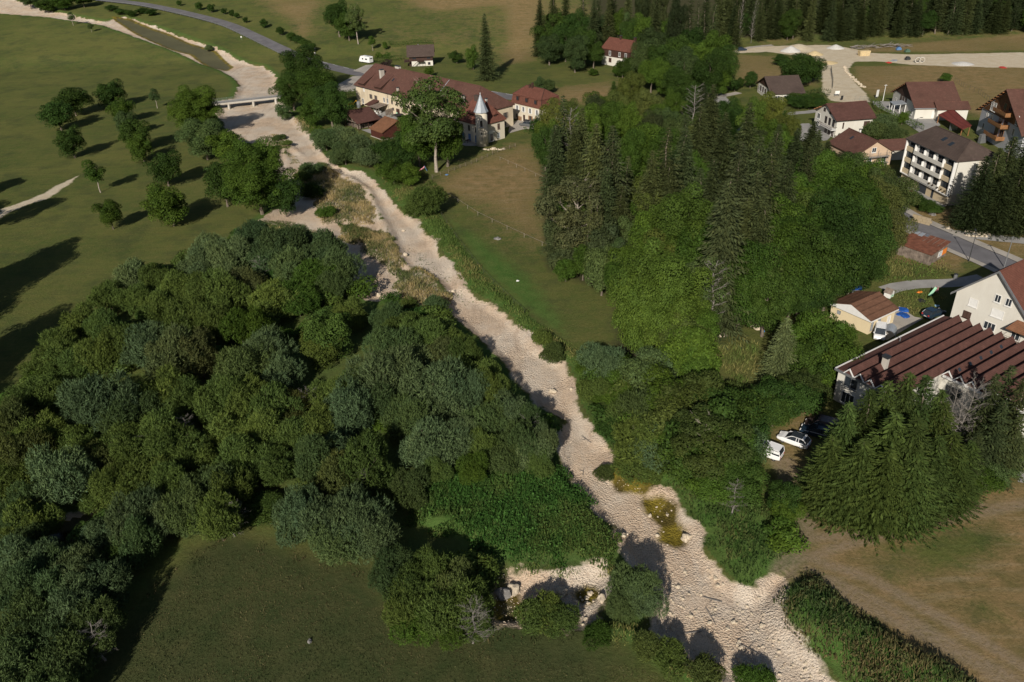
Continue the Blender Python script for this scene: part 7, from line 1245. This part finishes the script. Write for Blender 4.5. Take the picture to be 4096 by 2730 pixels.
m.box(-1, 1, .43, .47, .8, 1.0); m.build('mesh_panel', M_GALV, t)
x, y = at('F', 715, 395, .3); t = thing('playhouse', 'small white plastic playhouse behind the cream hut', 'playhouse', (x, y, 0), math.radians(40)); m = MB()
m.box(-.7, -.6, -.6, .6, 0, 1.1); m.box(.6, .7, -.6, .6, 0, 1.1); m.box(-.6, .6, .5, .6, 0, 1.1); m.box(-.6, -.25, -.6, -.5, 0, 1.1); m.box(.25, .6, -.6, -.5, 0, 1.1); m.prism([(-.7, 1.1), (.7, 1.1), (0, 1.6)], -.6, -.5); m.prism([(-.7, 1.1), (.7, 1.1), (0, 1.6)], .5, .6); m.build('wall', M_WHITEP, t)
MB().add([(-.85, -.7, 1.0), (0, -.7, 1.68), (0, .7, 1.68), (-.85, .7, 1.0), (.85, -.7, 1.0), (.85, .7, 1.0), (-.85, -.7, .93), (0, -.7, 1.6), (0, .7, 1.6), (-.85, .7, .93), (.85, -.7, .93), (.85, .7, .93)], [(0, 1, 2, 3), (1, 4, 5, 2), (6, 9, 8, 7), (7, 8, 11, 10), (0, 6, 7, 1), (1, 7, 10, 4), (3, 2, 8, 9), (2, 5, 11, 8)]).build('roof', M_OLDWOOD, t); MB().box(-.5, .5, -.68, -.61, .25, .5).build('sill', M_GREENP, t)
def slide(x, y, rz, c1, c2, lab):
    t = thing('slide', lab, 'slide', (x, y, h1(x, y)), rz); m = MB(); V = []
    for i in range(9): q = i / 8; zz = 1.1 * (1 - q) ** 1.3 + .1; V += [(q * 2.0, -.25, zz + .15), (q * 2.0, -.2, zz), (q * 2.0, .2, zz), (q * 2.0, .25, zz + .15)]
    m.add(V, [(4 * i + j, 4 * i + j + 1, 4 * i + 5 + j, 4 * i + 4 + j) for i in range(8) for j in range(3)]); m.build('chute', c1, t); m = MB(); [m.tube((-.6, s, 0), (0, s * .8, 1.5), .04) for s in (-.28, .28)]; [m.box(-.6 + k * .14, -.52 + k * .14, -.26, .26, k * .3 + .1, k * .3 + .15) for k in range(4)]; m.build('ladder', c2, t)
x, y = at('F', 1235, 365, .2); slide(x, y, math.radians(215), M_GREENP, M_PINKP, 'pale green garden slide with a pink ladder in the rough grass')
x, y = at('6', 1495, 175, .3); slide(x, y, math.radians(200), M_PINKP, M_BLUEP, 'small pink and blue slide by the long ash trunk')
def heap(name, k, a, c, s, mat, lab, cat, flat=.35, n=1):
    x, y = at(k, a, c, .1); me = rock_mesh(name, mat, 3, flat); return link(name, me, None, (x, y, h1(x, y) + .05), random.uniform(0, 6), s, label=lab, category=cat)
heap('crumpled_tarp', 'F', 870, 560, 2.0, M_BLUETARP, 'upper crumpled blue tarp behind the cream hut', 'tarp'); heap('crumpled_tarp', 'F', 875, 620, 2.4, M_BLUETARP, 'lower crumpled blue tarp behind the cream hut', 'tarp', .25)
heap('crumpled_tarp', 'i', 2310, 1180, 2.4, M_BLUETARP, 'blue covered paddling pool at the right edge of the picture', 'tarp', .6); heap('orange_toy', 'F', 1062, 357, .9, M_ORANGE, 'orange plastic toy lying in the rough grass', 'toy', .3); heap('pale_blue_tray', 'F', 1255, 510, .9, plain('pale_blue_plastic', (.3, .5, .65), .5, .1), 'pale blue tray in the rough grass', 'toy', .2); heap('burnt_heap', 'F', 1082, 450, 1.6, M_RUBBER, 'black burnt patch heap in the rough grass', 'heap', .15)
heap('blue_debris', '7', 2245, 1550, .9, plain('sky_blue_plastic', (.05, .3, .7), .5, .1), 'bright blue rubbish bag beside the dump heap', 'rubbish', .4); heap('white_debris', '9', 2220, 190, 1.6, M_WHITEP, 'white rubble sheet on the dump heap', 'rubbish', .3); heap('rubble_heap', '9', 1900, 300, 1.8, M_STONE, 'pale rubble heap left of the dump', 'rubble', .3); heap('rubble_heap', '9', 2200, 230, 2.4, M_STONE, 'pale rubble heap in the clearing below the blue trailer', 'rubble', .3)
heap('blue_toy', '6', 1685, 212, 1.0, M_BLUEP, 'small blue tray beside the meadow fence', 'toy', .3); heap('standing_stone', 'r', 455, 45, 1.6, M_DSTONE, 'pointed grey stone in front of the garden bushes', 'stone', 1.2)
# farmyard: yellow digger, silver tank, tables
x, y = at('A', 115, 985, .6); t = thing('small_digger', 'small yellow and black digger at the left end of the farmyard', 'digger', (x, y, 0), math.radians(10)); m = MB(); m.box(-1.3, 1.3, -.9, -.5, 0, .6); m.box(-1.3, 1.3, .5, .9, 0, .6); m.box(-1.1, 1.1, -.45, .45, .3, .7); m.build('tracks', M_RUBBER, t)
MB().prism([(-1.2, .7), (.9, .7), (.9, 1.2), (.2, 1.55), (-1.2, 1.5)], -.75, .75).build('body', M_YEL, t); m = MB(); [m.box(a, a + .08, s - .04, s + .04, 1.2, 2.3) for a in (-.9, .5) for s in (-.7, .7)]; m.box(-1.0, .7, -.8, .8, 2.3, 2.38); m.build('cab_frame', M_RUBBER, t); m = MB(); m.tube((.9, 0, .9), (2.0, 0, 2.1), .12); m.tube((2.0, 0, 2.1), (2.7, 0, .8), .1); m.box(2.4, 2.95, -.3, .3, .2, .7); m.build('arm', M_YEL, t)
x, y = at('A', 270, 985, .9); t = thing('silver_tank', 'upright pale silver bundle beside the yellow digger', 'tank', (x, y, 0)); MB().lathe([(.75, 0), (.8, 1.2), (.7, 2.0), (.35, 2.3)], 12).build('body', M_GALV, t)
FR = FARM.r
def gtable(a, c, lab, mt, k='A'):
    x, y = at(k, a, c, .6); t = thing('garden_table', lab, 'table', (x, y, 0), random.random()); MB().box(-.8, .8, -.45, .45, .70, .76).build('tabletop', mt, t); [MB().box(sx - .04, sx + .04, sy - .04, sy + .04, 0, .70).build('leg', mt, t) for sx in (-.7, .7) for sy in (-.38, .38)]
def gchair(a, c, lab, mt, k='A', grp='chairs on the farm terrace'):
    x, y = at(k, a, c, .4); t = thing('garden_chair', lab, 'chair', (x, y, 0), random.uniform(0, 6), grp); MB().box(-.25, .25, -.25, .25, .42, .46).build('seat', mt, t); MB().box(-.25, .25, .22, .26, .46, .95).build('backrest', mt, t); [MB().box(sx - .02, sx + .02, sy - .02, sy + .02, 0, .42).build('leg', mt, t) for sx in (-.22, .22) for sy in (-.22, .22)]
gtable(640, 1110, 'white garden table before the glazed lean-to', M_WHITEP); gtable(915, 1180, 'table beside the wooden screen on the terrace', M_OLDWOOD); [gchair(a, c, 'pale garden chair ' + w_, M_WHITEP) for a, c, w_ in ((600, 1120, 'left of the white terrace table'), (690, 1120, 'right of the white terrace table'), (700, 1160, 'in front and right of the white terrace table'), (630, 1160, 'in front of the white terrace table'), (740, 1080, 'rightmost under the glazed lean-to'), (580, 1080, 'leftmost under the glazed lean-to'))]; [gchair(a, c, w_, M_GREENP, grp='turquoise chairs') for a, c, w_ in ((905, 1170, 'turquoise chair nearer the wooden screen'), (1010, 1165, 'turquoise chair farther from the wooden screen'))]
gtable(640, 1290, 'garden table on the terrace below the turret wing', M_DARKWOOD, 'B')
p0, p1 = np.array(at('A', 800, 1195)), np.array(at('A', 960, 1150)); t = thing('wooden_screen', 'brown slatted screen on the farm terrace', 'screen', (p0[0], p0[1], 0), math.atan2(*(p1 - p0)[::-1]))
for i in range(7): MB().box(0, float(np.linalg.norm(p1 - p0)), 0, .05, .1 + i * .27, .34 + i * .27).build('slat', M_OLDWOOD, t)
p0, p1 = np.array(at('A', 960, 1240)), np.array(at('A', 1140, 1200)); t = thing('trampoline', 'round dark trampoline-like cover at the end of the terrace', 'trampoline', (*(p0 * .5 + p1 * .5), 0)); m = MB(); m.lathe([(1.6, .75), (1.6, .85), (1.45, .86)], 24); m.build('mat', M_RUBBER, t); [MB().tube((1.5 * math.cos(a), 1.5 * math.sin(a), 0), (1.5 * math.cos(a), 1.5 * math.sin(a), .75), .04).build('leg', M_STEEL, t) for a in (0, 1.57, 3.14, 4.71)]
def pallet(a, c, lab, k='B'):
    x, y = at(k, a, c, .5); t = thing('pallet_stack', lab, 'pallet', (x, y, 0), math.radians(-48))
    for i in range(5): MB().box(-1.1, 1.1, -.1 + i * .03, .0 + i * .03, .05 + i * .26, .2 + i * .26).build('slat', M_WOOD, t)
    for s in (-1, 0, 1): MB().box(s * 1.0 - .06, s * 1.0 + .06, .06, .2, 0, 1.35).build('bearer', M_WOOD, t)
pallet(1650, 860, 'yellow wooden pallets leaning left of the grey estate car'); pallet(1950, 930, 'upright wooden pallet right of the grey estate car')
# ------------------------------------------------------------------ street furniture
def lamp(k, a, c, h, ang, lab, mt=M_STEEL):
    x, y = at(k, a, c); t = thing('street_lamp', lab, 'street lamp', (x, y, h1(x, y)), ang); MB().tube((0, 0, 0), (0, 0, h), .09, .05, 8).build('pole', mt, t); MB().tube((0, 0, h), (1.0, 0, h + .25), .045, None, 6).build('arm', mt, t); MB().box(.8, 1.5, -.13, .13, h + .18, h + .32).build('lamp_head', mt, t)
lamp('r', 808, 500, 6.0, math.radians(75), 'slim street lamp on the lower side of the village road'); lamp('D', 580, 860, 2.6, 0, 'short white lamp at the edge of the grey court')
def pole(k, a, c, h, lab, mt=M_GALV, name='utility_pole'):
    x, y = at(k, a, c); t = thing(name, lab, 'pole', (x, y, h1(x, y))); MB().tube((0, 0, 0), (0, 0, h), .11, .07, 8).build('shaft', mt, t); MB().box(-.5, .5, -.05, .05, h - .4, h - .3).build('crossbar', mt, t)
pole('r', 1150, 560, 6.5, 'metal lattice-like pole beside the white gabled house'); pole('D', 45, 430, 5.5, 'white leaning flagpole left of the glass-porch chalet', M_WHITEP); pole('2', 560, 455, 2.4, 'road sign post at the bend behind the bridge trees', M_STEEL); pole('3', 1790, 515, 5, 'pale pole among the trees above the forest road', M_PALEBARK)
def board(k, a, c, w, h, z, rz, mt, lab):
    x, y = at(k, a, c); t = thing('notice_board', lab, 'sign', (x, y, h1(x, y)), rz); MB().box(-w / 2, w / 2, -.03, .03, z, z + h).build('panel', mt, t); [MB().tube((s, .06, 0), (s, .06, z + h * .9), .04).build('post', M_GALV, t) for s in (-w / 2 + .15, w / 2 - .15)]
board('4', 1092, 845, 1.2, 2.3, .6, math.radians(30), M_WHITEP, 'tall pale information board left of the glass-porch chalet'); board('4', 752, 825, 1.6, 1.1, .7, 0, M_WHITEP, 'white site notice board on the works track'); board('1', 2068, 345, .7, .7, 1.2, .4, M_WHITEP, 'small white sign on the meadow below the road'); board('4', 792, 860, .9, 1.3, .2, .3, M_RUBBER, 'dark panel at the foot of the works track')
sg = thing('diamond_sign', 'small white diamond road sign at the bend behind the bridge trees', 'sign', (*at('2', 560, 500), 0)); MB().tube((0, 0, 0), (0, 0, 2.6), .04).build('post', M_GALV, sg); MB().add([(0, -.06, 2.0), (.5, -.06, 2.5), (0, -.06, 3.0), (-.5, -.06, 2.5), (0, -.02, 2.0), (.5, -.02, 2.5), (0, -.02, 3.0), (-.5, -.02, 2.5)], [(0, 1, 2, 3), (7, 6, 5, 4), (0, 4, 5, 1), (1, 5, 6, 2), (2, 6, 7, 3), (3, 7, 4, 0)]).build('panel', M_WHITEP, sg)
x, y = at('D', 1670, 1040); 
def fence(k, pts, h, lab, rails=(.45, .9), step=2.2, mt=M_OLDWOOD, r=.05, name='fence'):
    C = [Vector((*G(*px(k, *p)), 0)) for p in pts]; t = thing(name, lab, 'fence', (C[0].x, C[0].y, 0)); P = []
    for a, c in zip(C, C[1:]):
        n = max(1, int((c - a).length / step)); P += [a.lerp(c, i / n) for i in range(n)]
    P.append(C[-1]); Z = hfun(np.array([p.x for p in P]), np.array([p.y for p in P])); Q = [Vector((p.x - C[0].x, p.y - C[0].y, float(z))) for p, z in zip(P, Z)]
    for q in Q: MB().tube(q - Vector((0, 0, .2)), q + Vector((0, 0, h)), r, None, 5).build('post', mt, t)
    for z in rails:
        m = MB(); [m.tube(a + Vector((0, 0, z)), c + Vector((0, 0, z)), r * .6, None, 4, False) for a, c in zip(Q, Q[1:])]; m.build('rail', mt, t)
fence('2', [(1560, 1530), (1700, 1480), (1940, 1390), (2120, 1310), (2270, 1260)], 1.1, 'dark wooden fence curving from the ash trunk to the turret')
fence('6', [(1675, 385), (1780, 450), (1950, 560), (2200, 680), (2500, 820), (2830, 960)], 1.0, 'thin pale wire fence crossing the dry meadow', (.9,), 5, M_PALEBARK, .035)
fence('2', [(2140, 1375), (2353, 1470), (2540, 1560)], 1.0, 'thin fence on the dry meadow below the mansard house', (.9,), 4, M_PALEBARK, .035)
fence('6', [(1640, 560), (1770, 760), (1900, 930), (2000, 1060), (2170, 1230), (2350, 1400)], .9, 'wire fence along the top of the river grass strip', (.8,), 4, M_STEEL, .03)
fence('F', [(0, 455), (60, 420), (150, 400), (240, 385)], 1.3, 'chain link fence behind the cream hut', (.3, .8, 1.2), 1.6, M_GALV, .03)
fence('4', [(620, 610), (700, 600), (705, 650), (715, 700), (712, 760)], 1.6, 'scaffold barrier standing on the works track', (.5, 1.5), 2, M_STEEL, .05)
fence('4', [(1760, 700), (1850, 760), (1960, 800), (2050, 870)], 1.6, 'wire fence on the dry slope behind the porch chalet', (1.5,), 2, M_STEEL, .04)
fence('4', [(730, 830), (810, 832)], 1.4, 'mesh barrier at the end of the works track', (.2, .7, 1.3), 1.2, M_GALV, .03); fence('4', [(905, 860), (985, 862), (1030, 885)], 1.4, 'mesh barrier beside the parking court entrance', (.2, .7, 1.3), 1.2, M_GALV, .03)
# guard rail along the valley road
V_, F_ = ribbon(C1, -4.0, -4.06, .75, lambda i: 10 < i < 112); gr = thing('guard_rail', 'grey metal guard rail along the lower side of the valley road', 'guard rail', (0, 0, 0)); m = MB(); V2 = [(a, c, z - .3) for a, c, z in V_]; n = len(V_); m.add(V_ + V2, [(f[0], f[1], f[1] + n, f[0] + n) for f in F_] + [(f[3], f[2], f[2] + n, f[3] + n) for f in F_] + F_); m.build('beam', M_GALV, gr)
m = MB(); N1 = len(C1); [m.tube((V_[i][0], V_[i][1], V_[i][2] - .8), (V_[i][0], V_[i][1], V_[i][2] - .1), .06, None, 5) for i in range(11, 112, 2)]; m.build('posts', M_GALV, gr)
# works area: gravel piles, skip, timber pile, pipes, net
def pile(k, a, c, r, h, mt, lab):
    x, y = at(k, a, c); m = MB(); n = 22; V = [(0, 0, h)]
    for j, (rr, zz) in enumerate(((.3, .72), (.6, .38), (.85, .12), (1.05, -.25))):
        for i in range(n): q = 2 * math.pi * i / n; e = rr * r * random.uniform(.92, 1.08); V.append((e * math.cos(q), e * math.sin(q), zz * h if zz > 0 else -.3))
    F = [(0, 1 + i, 1 + (i + 1) % n) for i in range(n)] + [(1 + j * n + i, 1 + (j + 1) * n + i, 1 + (j + 1) * n + (i + 1) % n, 1 + j * n + (i + 1) % n) for j in range(3) for i in range(n)]
    o = m.add(V, F).build('gravel_pile', mt, None, True); o.location = (x, y, h1(x, y)); o['label'] = lab; o['category'] = 'gravel pile'
M_GRAV = plain('pale_gravel', (.55, .53, .49), .95, .2, 3, bs_=.6); M_SAND = plain('yellow_sand', (.55, .43, .24), .95, .2, 3, bs_=.4)
pile('4', 355, 440, 4.6, 2.2, M_GRAV, 'pale grey gravel pile behind the big track-side tree'); pile('4', 560, 470, 4, 1.6, M_SAND, 'yellow sand pile right of the grey gravel pile'); pile('4', 740, 415, 4, 1.6, M_GRAV, 'pale pile at the top junction of the works track'); pile('4', 680, 540, 4, .8, M_SAND, 'flat yellow sand heap on the works track'); pile('4', 1830, 550, 4.5, .9, M_GRAV, 'low pale heap on the right part of the works track')
x, y = at('4', 982, 465, .6); t = thing('works_skip', 'cream boxy skip beside the timber pile', 'skip', (x, y, h1(x, y)), .1); V = [(-2.0, -1.1, 0), (2.0, -1.1, 0), (2.0, 1.1, 0), (-2.0, 1.1, 0), (-2.3, -1.2, 2), (2.3, -1.2, 2), (2.3, 1.2, 2), (-2.3, 1.2, 2)]; MB().add(V, [(3, 2, 1, 0), (4, 5, 6, 7), (0, 1, 5, 4), (1, 2, 6, 5), (2, 3, 7, 6), (3, 0, 4, 7)]).build('body', M_SAND, t); [MB().box(a - .06, a + .06, -1.27, -1.12, .1, 1.95).build('rib', M_BEIGE, t) for a in (-1.6, -.6, .6, 1.6)]
x, y = at('4', 1110, 410); t = thing('timber_pile', 'long heap of grey tree trunks and branches by the far forest', 'log pile', (x, y, h1(x, y)))
for i in range(70):
    a = Vector((random.uniform(-13, 13), random.uniform(-2, 2), random.uniform(0, 1.3))); q = random.gauss(0, .5); l = random.uniform(1.5, 4.5); MB().tube(a, a + Vector((math.cos(q) * l, math.sin(q) * l, random.uniform(-.4, .8))), random.uniform(.08, .22), .06, 5).build('log', M_DEADWOOD, t)
for k, a, c, lab, mt, cat in (('4', 1278, 432, 'small blue machine right of the timber pile', M_BLUEP, 'machine'), ('4', 1355, 515, 'dark container on the lower edge of the works track', M_STEEL, 'container'), ('4', 1352, 450, 'low green pallet right of the blue machine', plain('dull_green_paint', (.08, .14, .1), .6), 'pallet')):
    x, y = at(k, a, c); t = thing('site_box', lab, cat, (x, y, h1(x, y)), .1); MB().box(-1, 1, -.6, .6, .1, .9).build('body', mt, t); MB().box(-.6, .5, -.62, .62, .903, 1.3).build('lid', mt, t); [MB().box(s - .1, s + .1, -.65, .65, 0, .1).build('skid', M_RUBBER, t) for s in (-.8, .8)]
for i, (a, c) in enumerate(((1440, 540), (1475, 538))):
    x, y = at('4', a, c); t = thing('concrete_ring', ['left large concrete ring on the works verge', 'right large concrete ring on the works verge'][i], 'concrete ring', (x, y, h1(x, y) + 1.1), 1.2); m = MB(); n = 20; V = []
    for xx, rr in ((-.5, 1.1), (.5, 1.1), (.5, .85), (-.5, .85)):
        for k_ in range(n): q = 2 * math.pi * k_ / n; V.append((xx, rr * math.cos(q), rr * math.sin(q)))
    m.add(V, [(j * n + k_, j * n + (k_ + 1) % n, ((j + 1) % 4) * n + (k_ + 1) % n, ((j + 1) % 4) * n + k_) for j in range(4) for k_ in range(n)]).build('ring', M_CONC, t)
heap('orange_netting', '4', 1195, 537, 2.4, M_REDP, 'red-orange netting bundle on the works verge', 'netting', .2); heap('orange_netting', '4', 2170, 578, 3.2, M_REDP, 'red-orange netting strip at the right end of the works', 'netting', .1); heap('pipe_bundle', '4', 1245, 520, 3.0, M_ZINC, 'pale bundle beside the red netting', 'bundle', .2)
t = None
for i in range(70):
    q = random.random(); u = 820 + 180 * q ** 1.6 + random.uniform(-12, 12); v = 570 + 190 * q + random.uniform(-6, 6); x, y = at('4', u, v)
    if t is None: t = thing('rock_edging', 'line of pale rocks edging the curved works track', 'rocks', (x, y, 0)); ex, ey = x, y
    link('rock', random.choice(ROCKS), t, (x - ex, y - ey, h1(x, y) + .1), random.uniform(0, 6), random.uniform(.4, 1.1))
x, y = at('3', 1940, 722, 1.5); t = thing('garden_hut', 'tiny hut with a bright red roof in the hedge by the forest road', 'hut', (x, y, 0), .1); MB().box(-1.2, 1.2, -.9, .9, 0, 1.6).build('wall', M_OLDWOOD, t); MB().prism([(-1.1, 1.6), (1.1, 1.6), (0, 2.1)], -1.5, 1.5, 'x').build('roof', roofmat('vivid_red_tile', (.30, .04, .03)), t)
# greenhouse-like curved sheet between hut and factory; bin by the lane; metal frames by the tall chalet
x, y = at('F', 720, 830, .8); t = thing('curved_shelter', 'curved grey corrugated shelter between the hut and the factory', 'shelter', (x, y, 0), math.radians(60)); m = MB(); V = []; n = 12
for xx in (-1.4, 1.4):
    for i in range(n + 1): q = math.pi * i / n; V.append((xx, 1.0 * math.cos(q), .9 + 1.2 * math.sin(q)))
m.add(V, [(i, i + 1, n + 2 + i, n + 1 + i) for i in range(n)]).build('sheet', M_ZINC, t); m = MB(); [m.tube((xx, s, 0), (xx, s, .95), .05) for xx in (-1.3, 1.3) for s in (-1, 1)]; m.build('posts', M_GALV, t)
x, y = at('g', 570, 215); t = thing('litter_bin', 'small grey bin at the end of the pale lane', 'bin', (x, y, 0)); MB().lathe([(.3, 0), (.36, .9), (.38, .95)], 14).build('body', M_GALV, t); MB().lathe([(.4, .95), (.36, 1.05), (.1, 1.12)], 14).build('lid', M_STEEL, t)
for i, (a, c) in enumerate(((1200, 850), (1670, 1060))):
    x, y = at('D', a, c, 1); t = thing('scaffold_stack', ['left stack of metal frames behind the apartment block', 'right stack of metal frames behind the apartment block'][i], 'metal frames', (x, y, 0), .3); [MB().box(-1.1, 1.1, -.5 + j * .25, -.42 + j * .25, .1, 2.6).build('panel', M_GALV, t) for j in range(4)]
# small cable-drum, well, and stump on the meadows
heap('tree_stump', '6', 2118, 757, 1.7, M_DSTONE, 'weathered grey trough in the middle of the green meadow', 'trough', .45); heap('white_rock', '6', 2293, 1122, .6, M_WHITEP, 'tiny white object on the green meadow', 'object', .6)
# old stump wall beside the dry field
t = None
for i in range(18):
    x, y = at('V', 2125 + i * 10.2, 1143 - i * 1.6)
    if t is None: t = thing('low_wall', 'low mossy stone wall right of the big spruces', 'wall', (x, y, 0)); ex, ey = x, y
    link('stone', ROCKS[i % 5], t, (x - ex, y - ey, .15), random.uniform(0, 6), random.uniform(.5, .7))

# ------------------------------------------------------------------ big trees standing just outside the left edge, whose shadows reach the meadow
for i, (u, v, h, r) in enumerate(((195, 548, 21, 6.5), (120, 590, 20, 7), (60, 640, 22, 7), (170, 705, 17, 6), (90, 760, 18, 6.5), (30, 830, 17, 6), (-30, 700, 22, 7), (130, 455, 13, 4.5), (60, 408, 10, 3.6), (10, 470, 14, 5))):
    x, y = G0(*px('V', u, v)); Ls = h / math.tan(SUN_EL); x -= math.cos(SUN_AZ) * Ls; y -= math.sin(SUN_AZ) * Ls
    
    plant_at('big', x, y, h, r, DGREEN, None, 'large trees beyond the left edge')
x, y = at('2', 2085, 1285)
for i in range(9): link('boulder', ROCKS[i % 5], None, (x - 3 + i * .75, y + random.uniform(-.5, .5), h1(x, y) + .1), i, .9, label=['first', 'second', 'third', 'fourth', 'middle', 'sixth', 'seventh', 'eighth', 'last'][i] + ' rock from the left in the row below the turret wing', category='boulder', group='rock row below the turret wing')

# ------------------------------------------------------------------ labels for plants that have none: kind, size and what they stand beside
def vpx(x, y, z=0.0):
    Y = y * math.cos(PITCH) - (z - CH) * math.sin(PITCH); U = y * math.sin(PITCH) + (z - CH) * math.cos(PITCH); a, b = x / Y, U / Y
    return (2048 + FPX * (a * _cr - b * _sr)) / K, (1365 - FPX * (b * _cr + a * _sr)) / K
LM = [('the bridge', 570, 236), ('the turret', 1108, 330), ('the mansard house', 1210, 250), ('the boarded house', 1420, 120), ('the tall ash', 985, 390), ('the valley road', 500, 55), ('the hill chalet', 960, 150), ('the grey works pile', 1830, 118), ('the low chalet', 1800, 215), ('the balcony house', 1930, 280), ('the apartment block', 2130, 430), ('the rusty shed', 2120, 600), ('the blue trailer', 1950, 660), ('the cream hut', 1985, 710), ('the factory', 2080, 850), ('the white hatchback', 1825, 1005),
      ('the pale spruce', 1810, 850), ('the white dead tree', 1612, 760), ('the old leaning tree', 1337, 650), ('the yellow algae pool', 1540, 1200), ('the ochre pool', 1170, 1390), ('the round thicket tree', 740, 830), ('the dark creek', 110, 1230), ('the big spreading tree', 597, 520), ('the lone round willow', 975, 510), ('the forest road', 1665, 240), ('the dead-end channel', 880, 650), ('the gravel narrows', 1260, 900), ('the gravel ford', 1770, 1360), ('the nettle patch', 1180, 1180), ('the dark field tip', 560, 1240), ('the left picture edge', 0, 900), ('the works skip', 1980, 115), ('the dump heap', 1760, 730), ('the meadow shadow', 100, 620), ('the river bend', 640, 175), ('the village road', 2150, 560), ('the bottom left corner', 60, 1560)]
KW = {'huge': 'very large broadleaf tree', 'leafy': 'broadleaf tree', 'big': 'big broadleaf tree', 'loose': 'sparse ash tree', 'slim': 'slim tree', 'willow': 'willow bush', 'willows': 'low willow shrub', 'shrub': 'small leafy shrub', 'spruce': 'spruce', 'sprucet': 'thin ragged spruce', 'pale': 'bushy spruce', 'dead': 'bare dead tree'}
seen = {}
for q in PLANTS:
    if q['label']: seen[q['label']] = q; continue
    vx, vy = vpx(q['x'], q['y'], q['h'] * .5); c = []
    for n, a, b_ in LM: c.append((math.hypot(vx - a, (vy - b_) * 1.3), n, vx - a, vy - b_))
    c.sort(); d, n, dx, dy = c[0]; n2 = c[1][1]
    if abs(dx) > abs(dy) * 1.2: rel = 'right of' if dx > 0 else 'left of'
    else: rel = 'in front of' if dy > 0 else 'behind'
    q['base'] = (TONE.get(q['col'], 'green') if q['kind'] != 'dead' else 'grey') + ' ' + KW[q['kind']] + ' ' + rel + ' ' + n + ', towards ' + n2.replace('the ', ''); q['key'] = (vx, vy, d)
fam = {}
for q in PLANTS:
    if not q['label']: fam.setdefault(q['base'], []).append(q)
ORD = ['nearest', 'second nearest', 'third nearest', 'fourth nearest', 'fifth nearest', 'sixth nearest', 'seventh nearest', 'eighth nearest', 'ninth nearest', 'tenth nearest']
for base, L in fam.items():
    L.sort(key=lambda q: q['key'][2])
    for i, q in enumerate(L):
        w = base if len(L) == 1 else ((ORD[i] if i < 10 else '%dth nearest' % (i + 1)) + ' ' + base)
        ws = w.split(); q['label'] = w if len(ws) <= 16 else ' '.join(w.split(', towards ')[0].split())
        if len(ws) > 16 and q['label'] in seen: q['label'] = w.replace(' leafy', '').replace(' ragged', '').replace(' big', '')
        seen[q['label']] = q; q['o']['label'] = q['label']
        if not q['o'].get('group'): q['o']['group'] = 'trees and bushes of the valley'
for o in list(bpy.data.objects):
    if o.name.startswith('wheel') and o.parent is None: bpy.data.objects.remove(o)
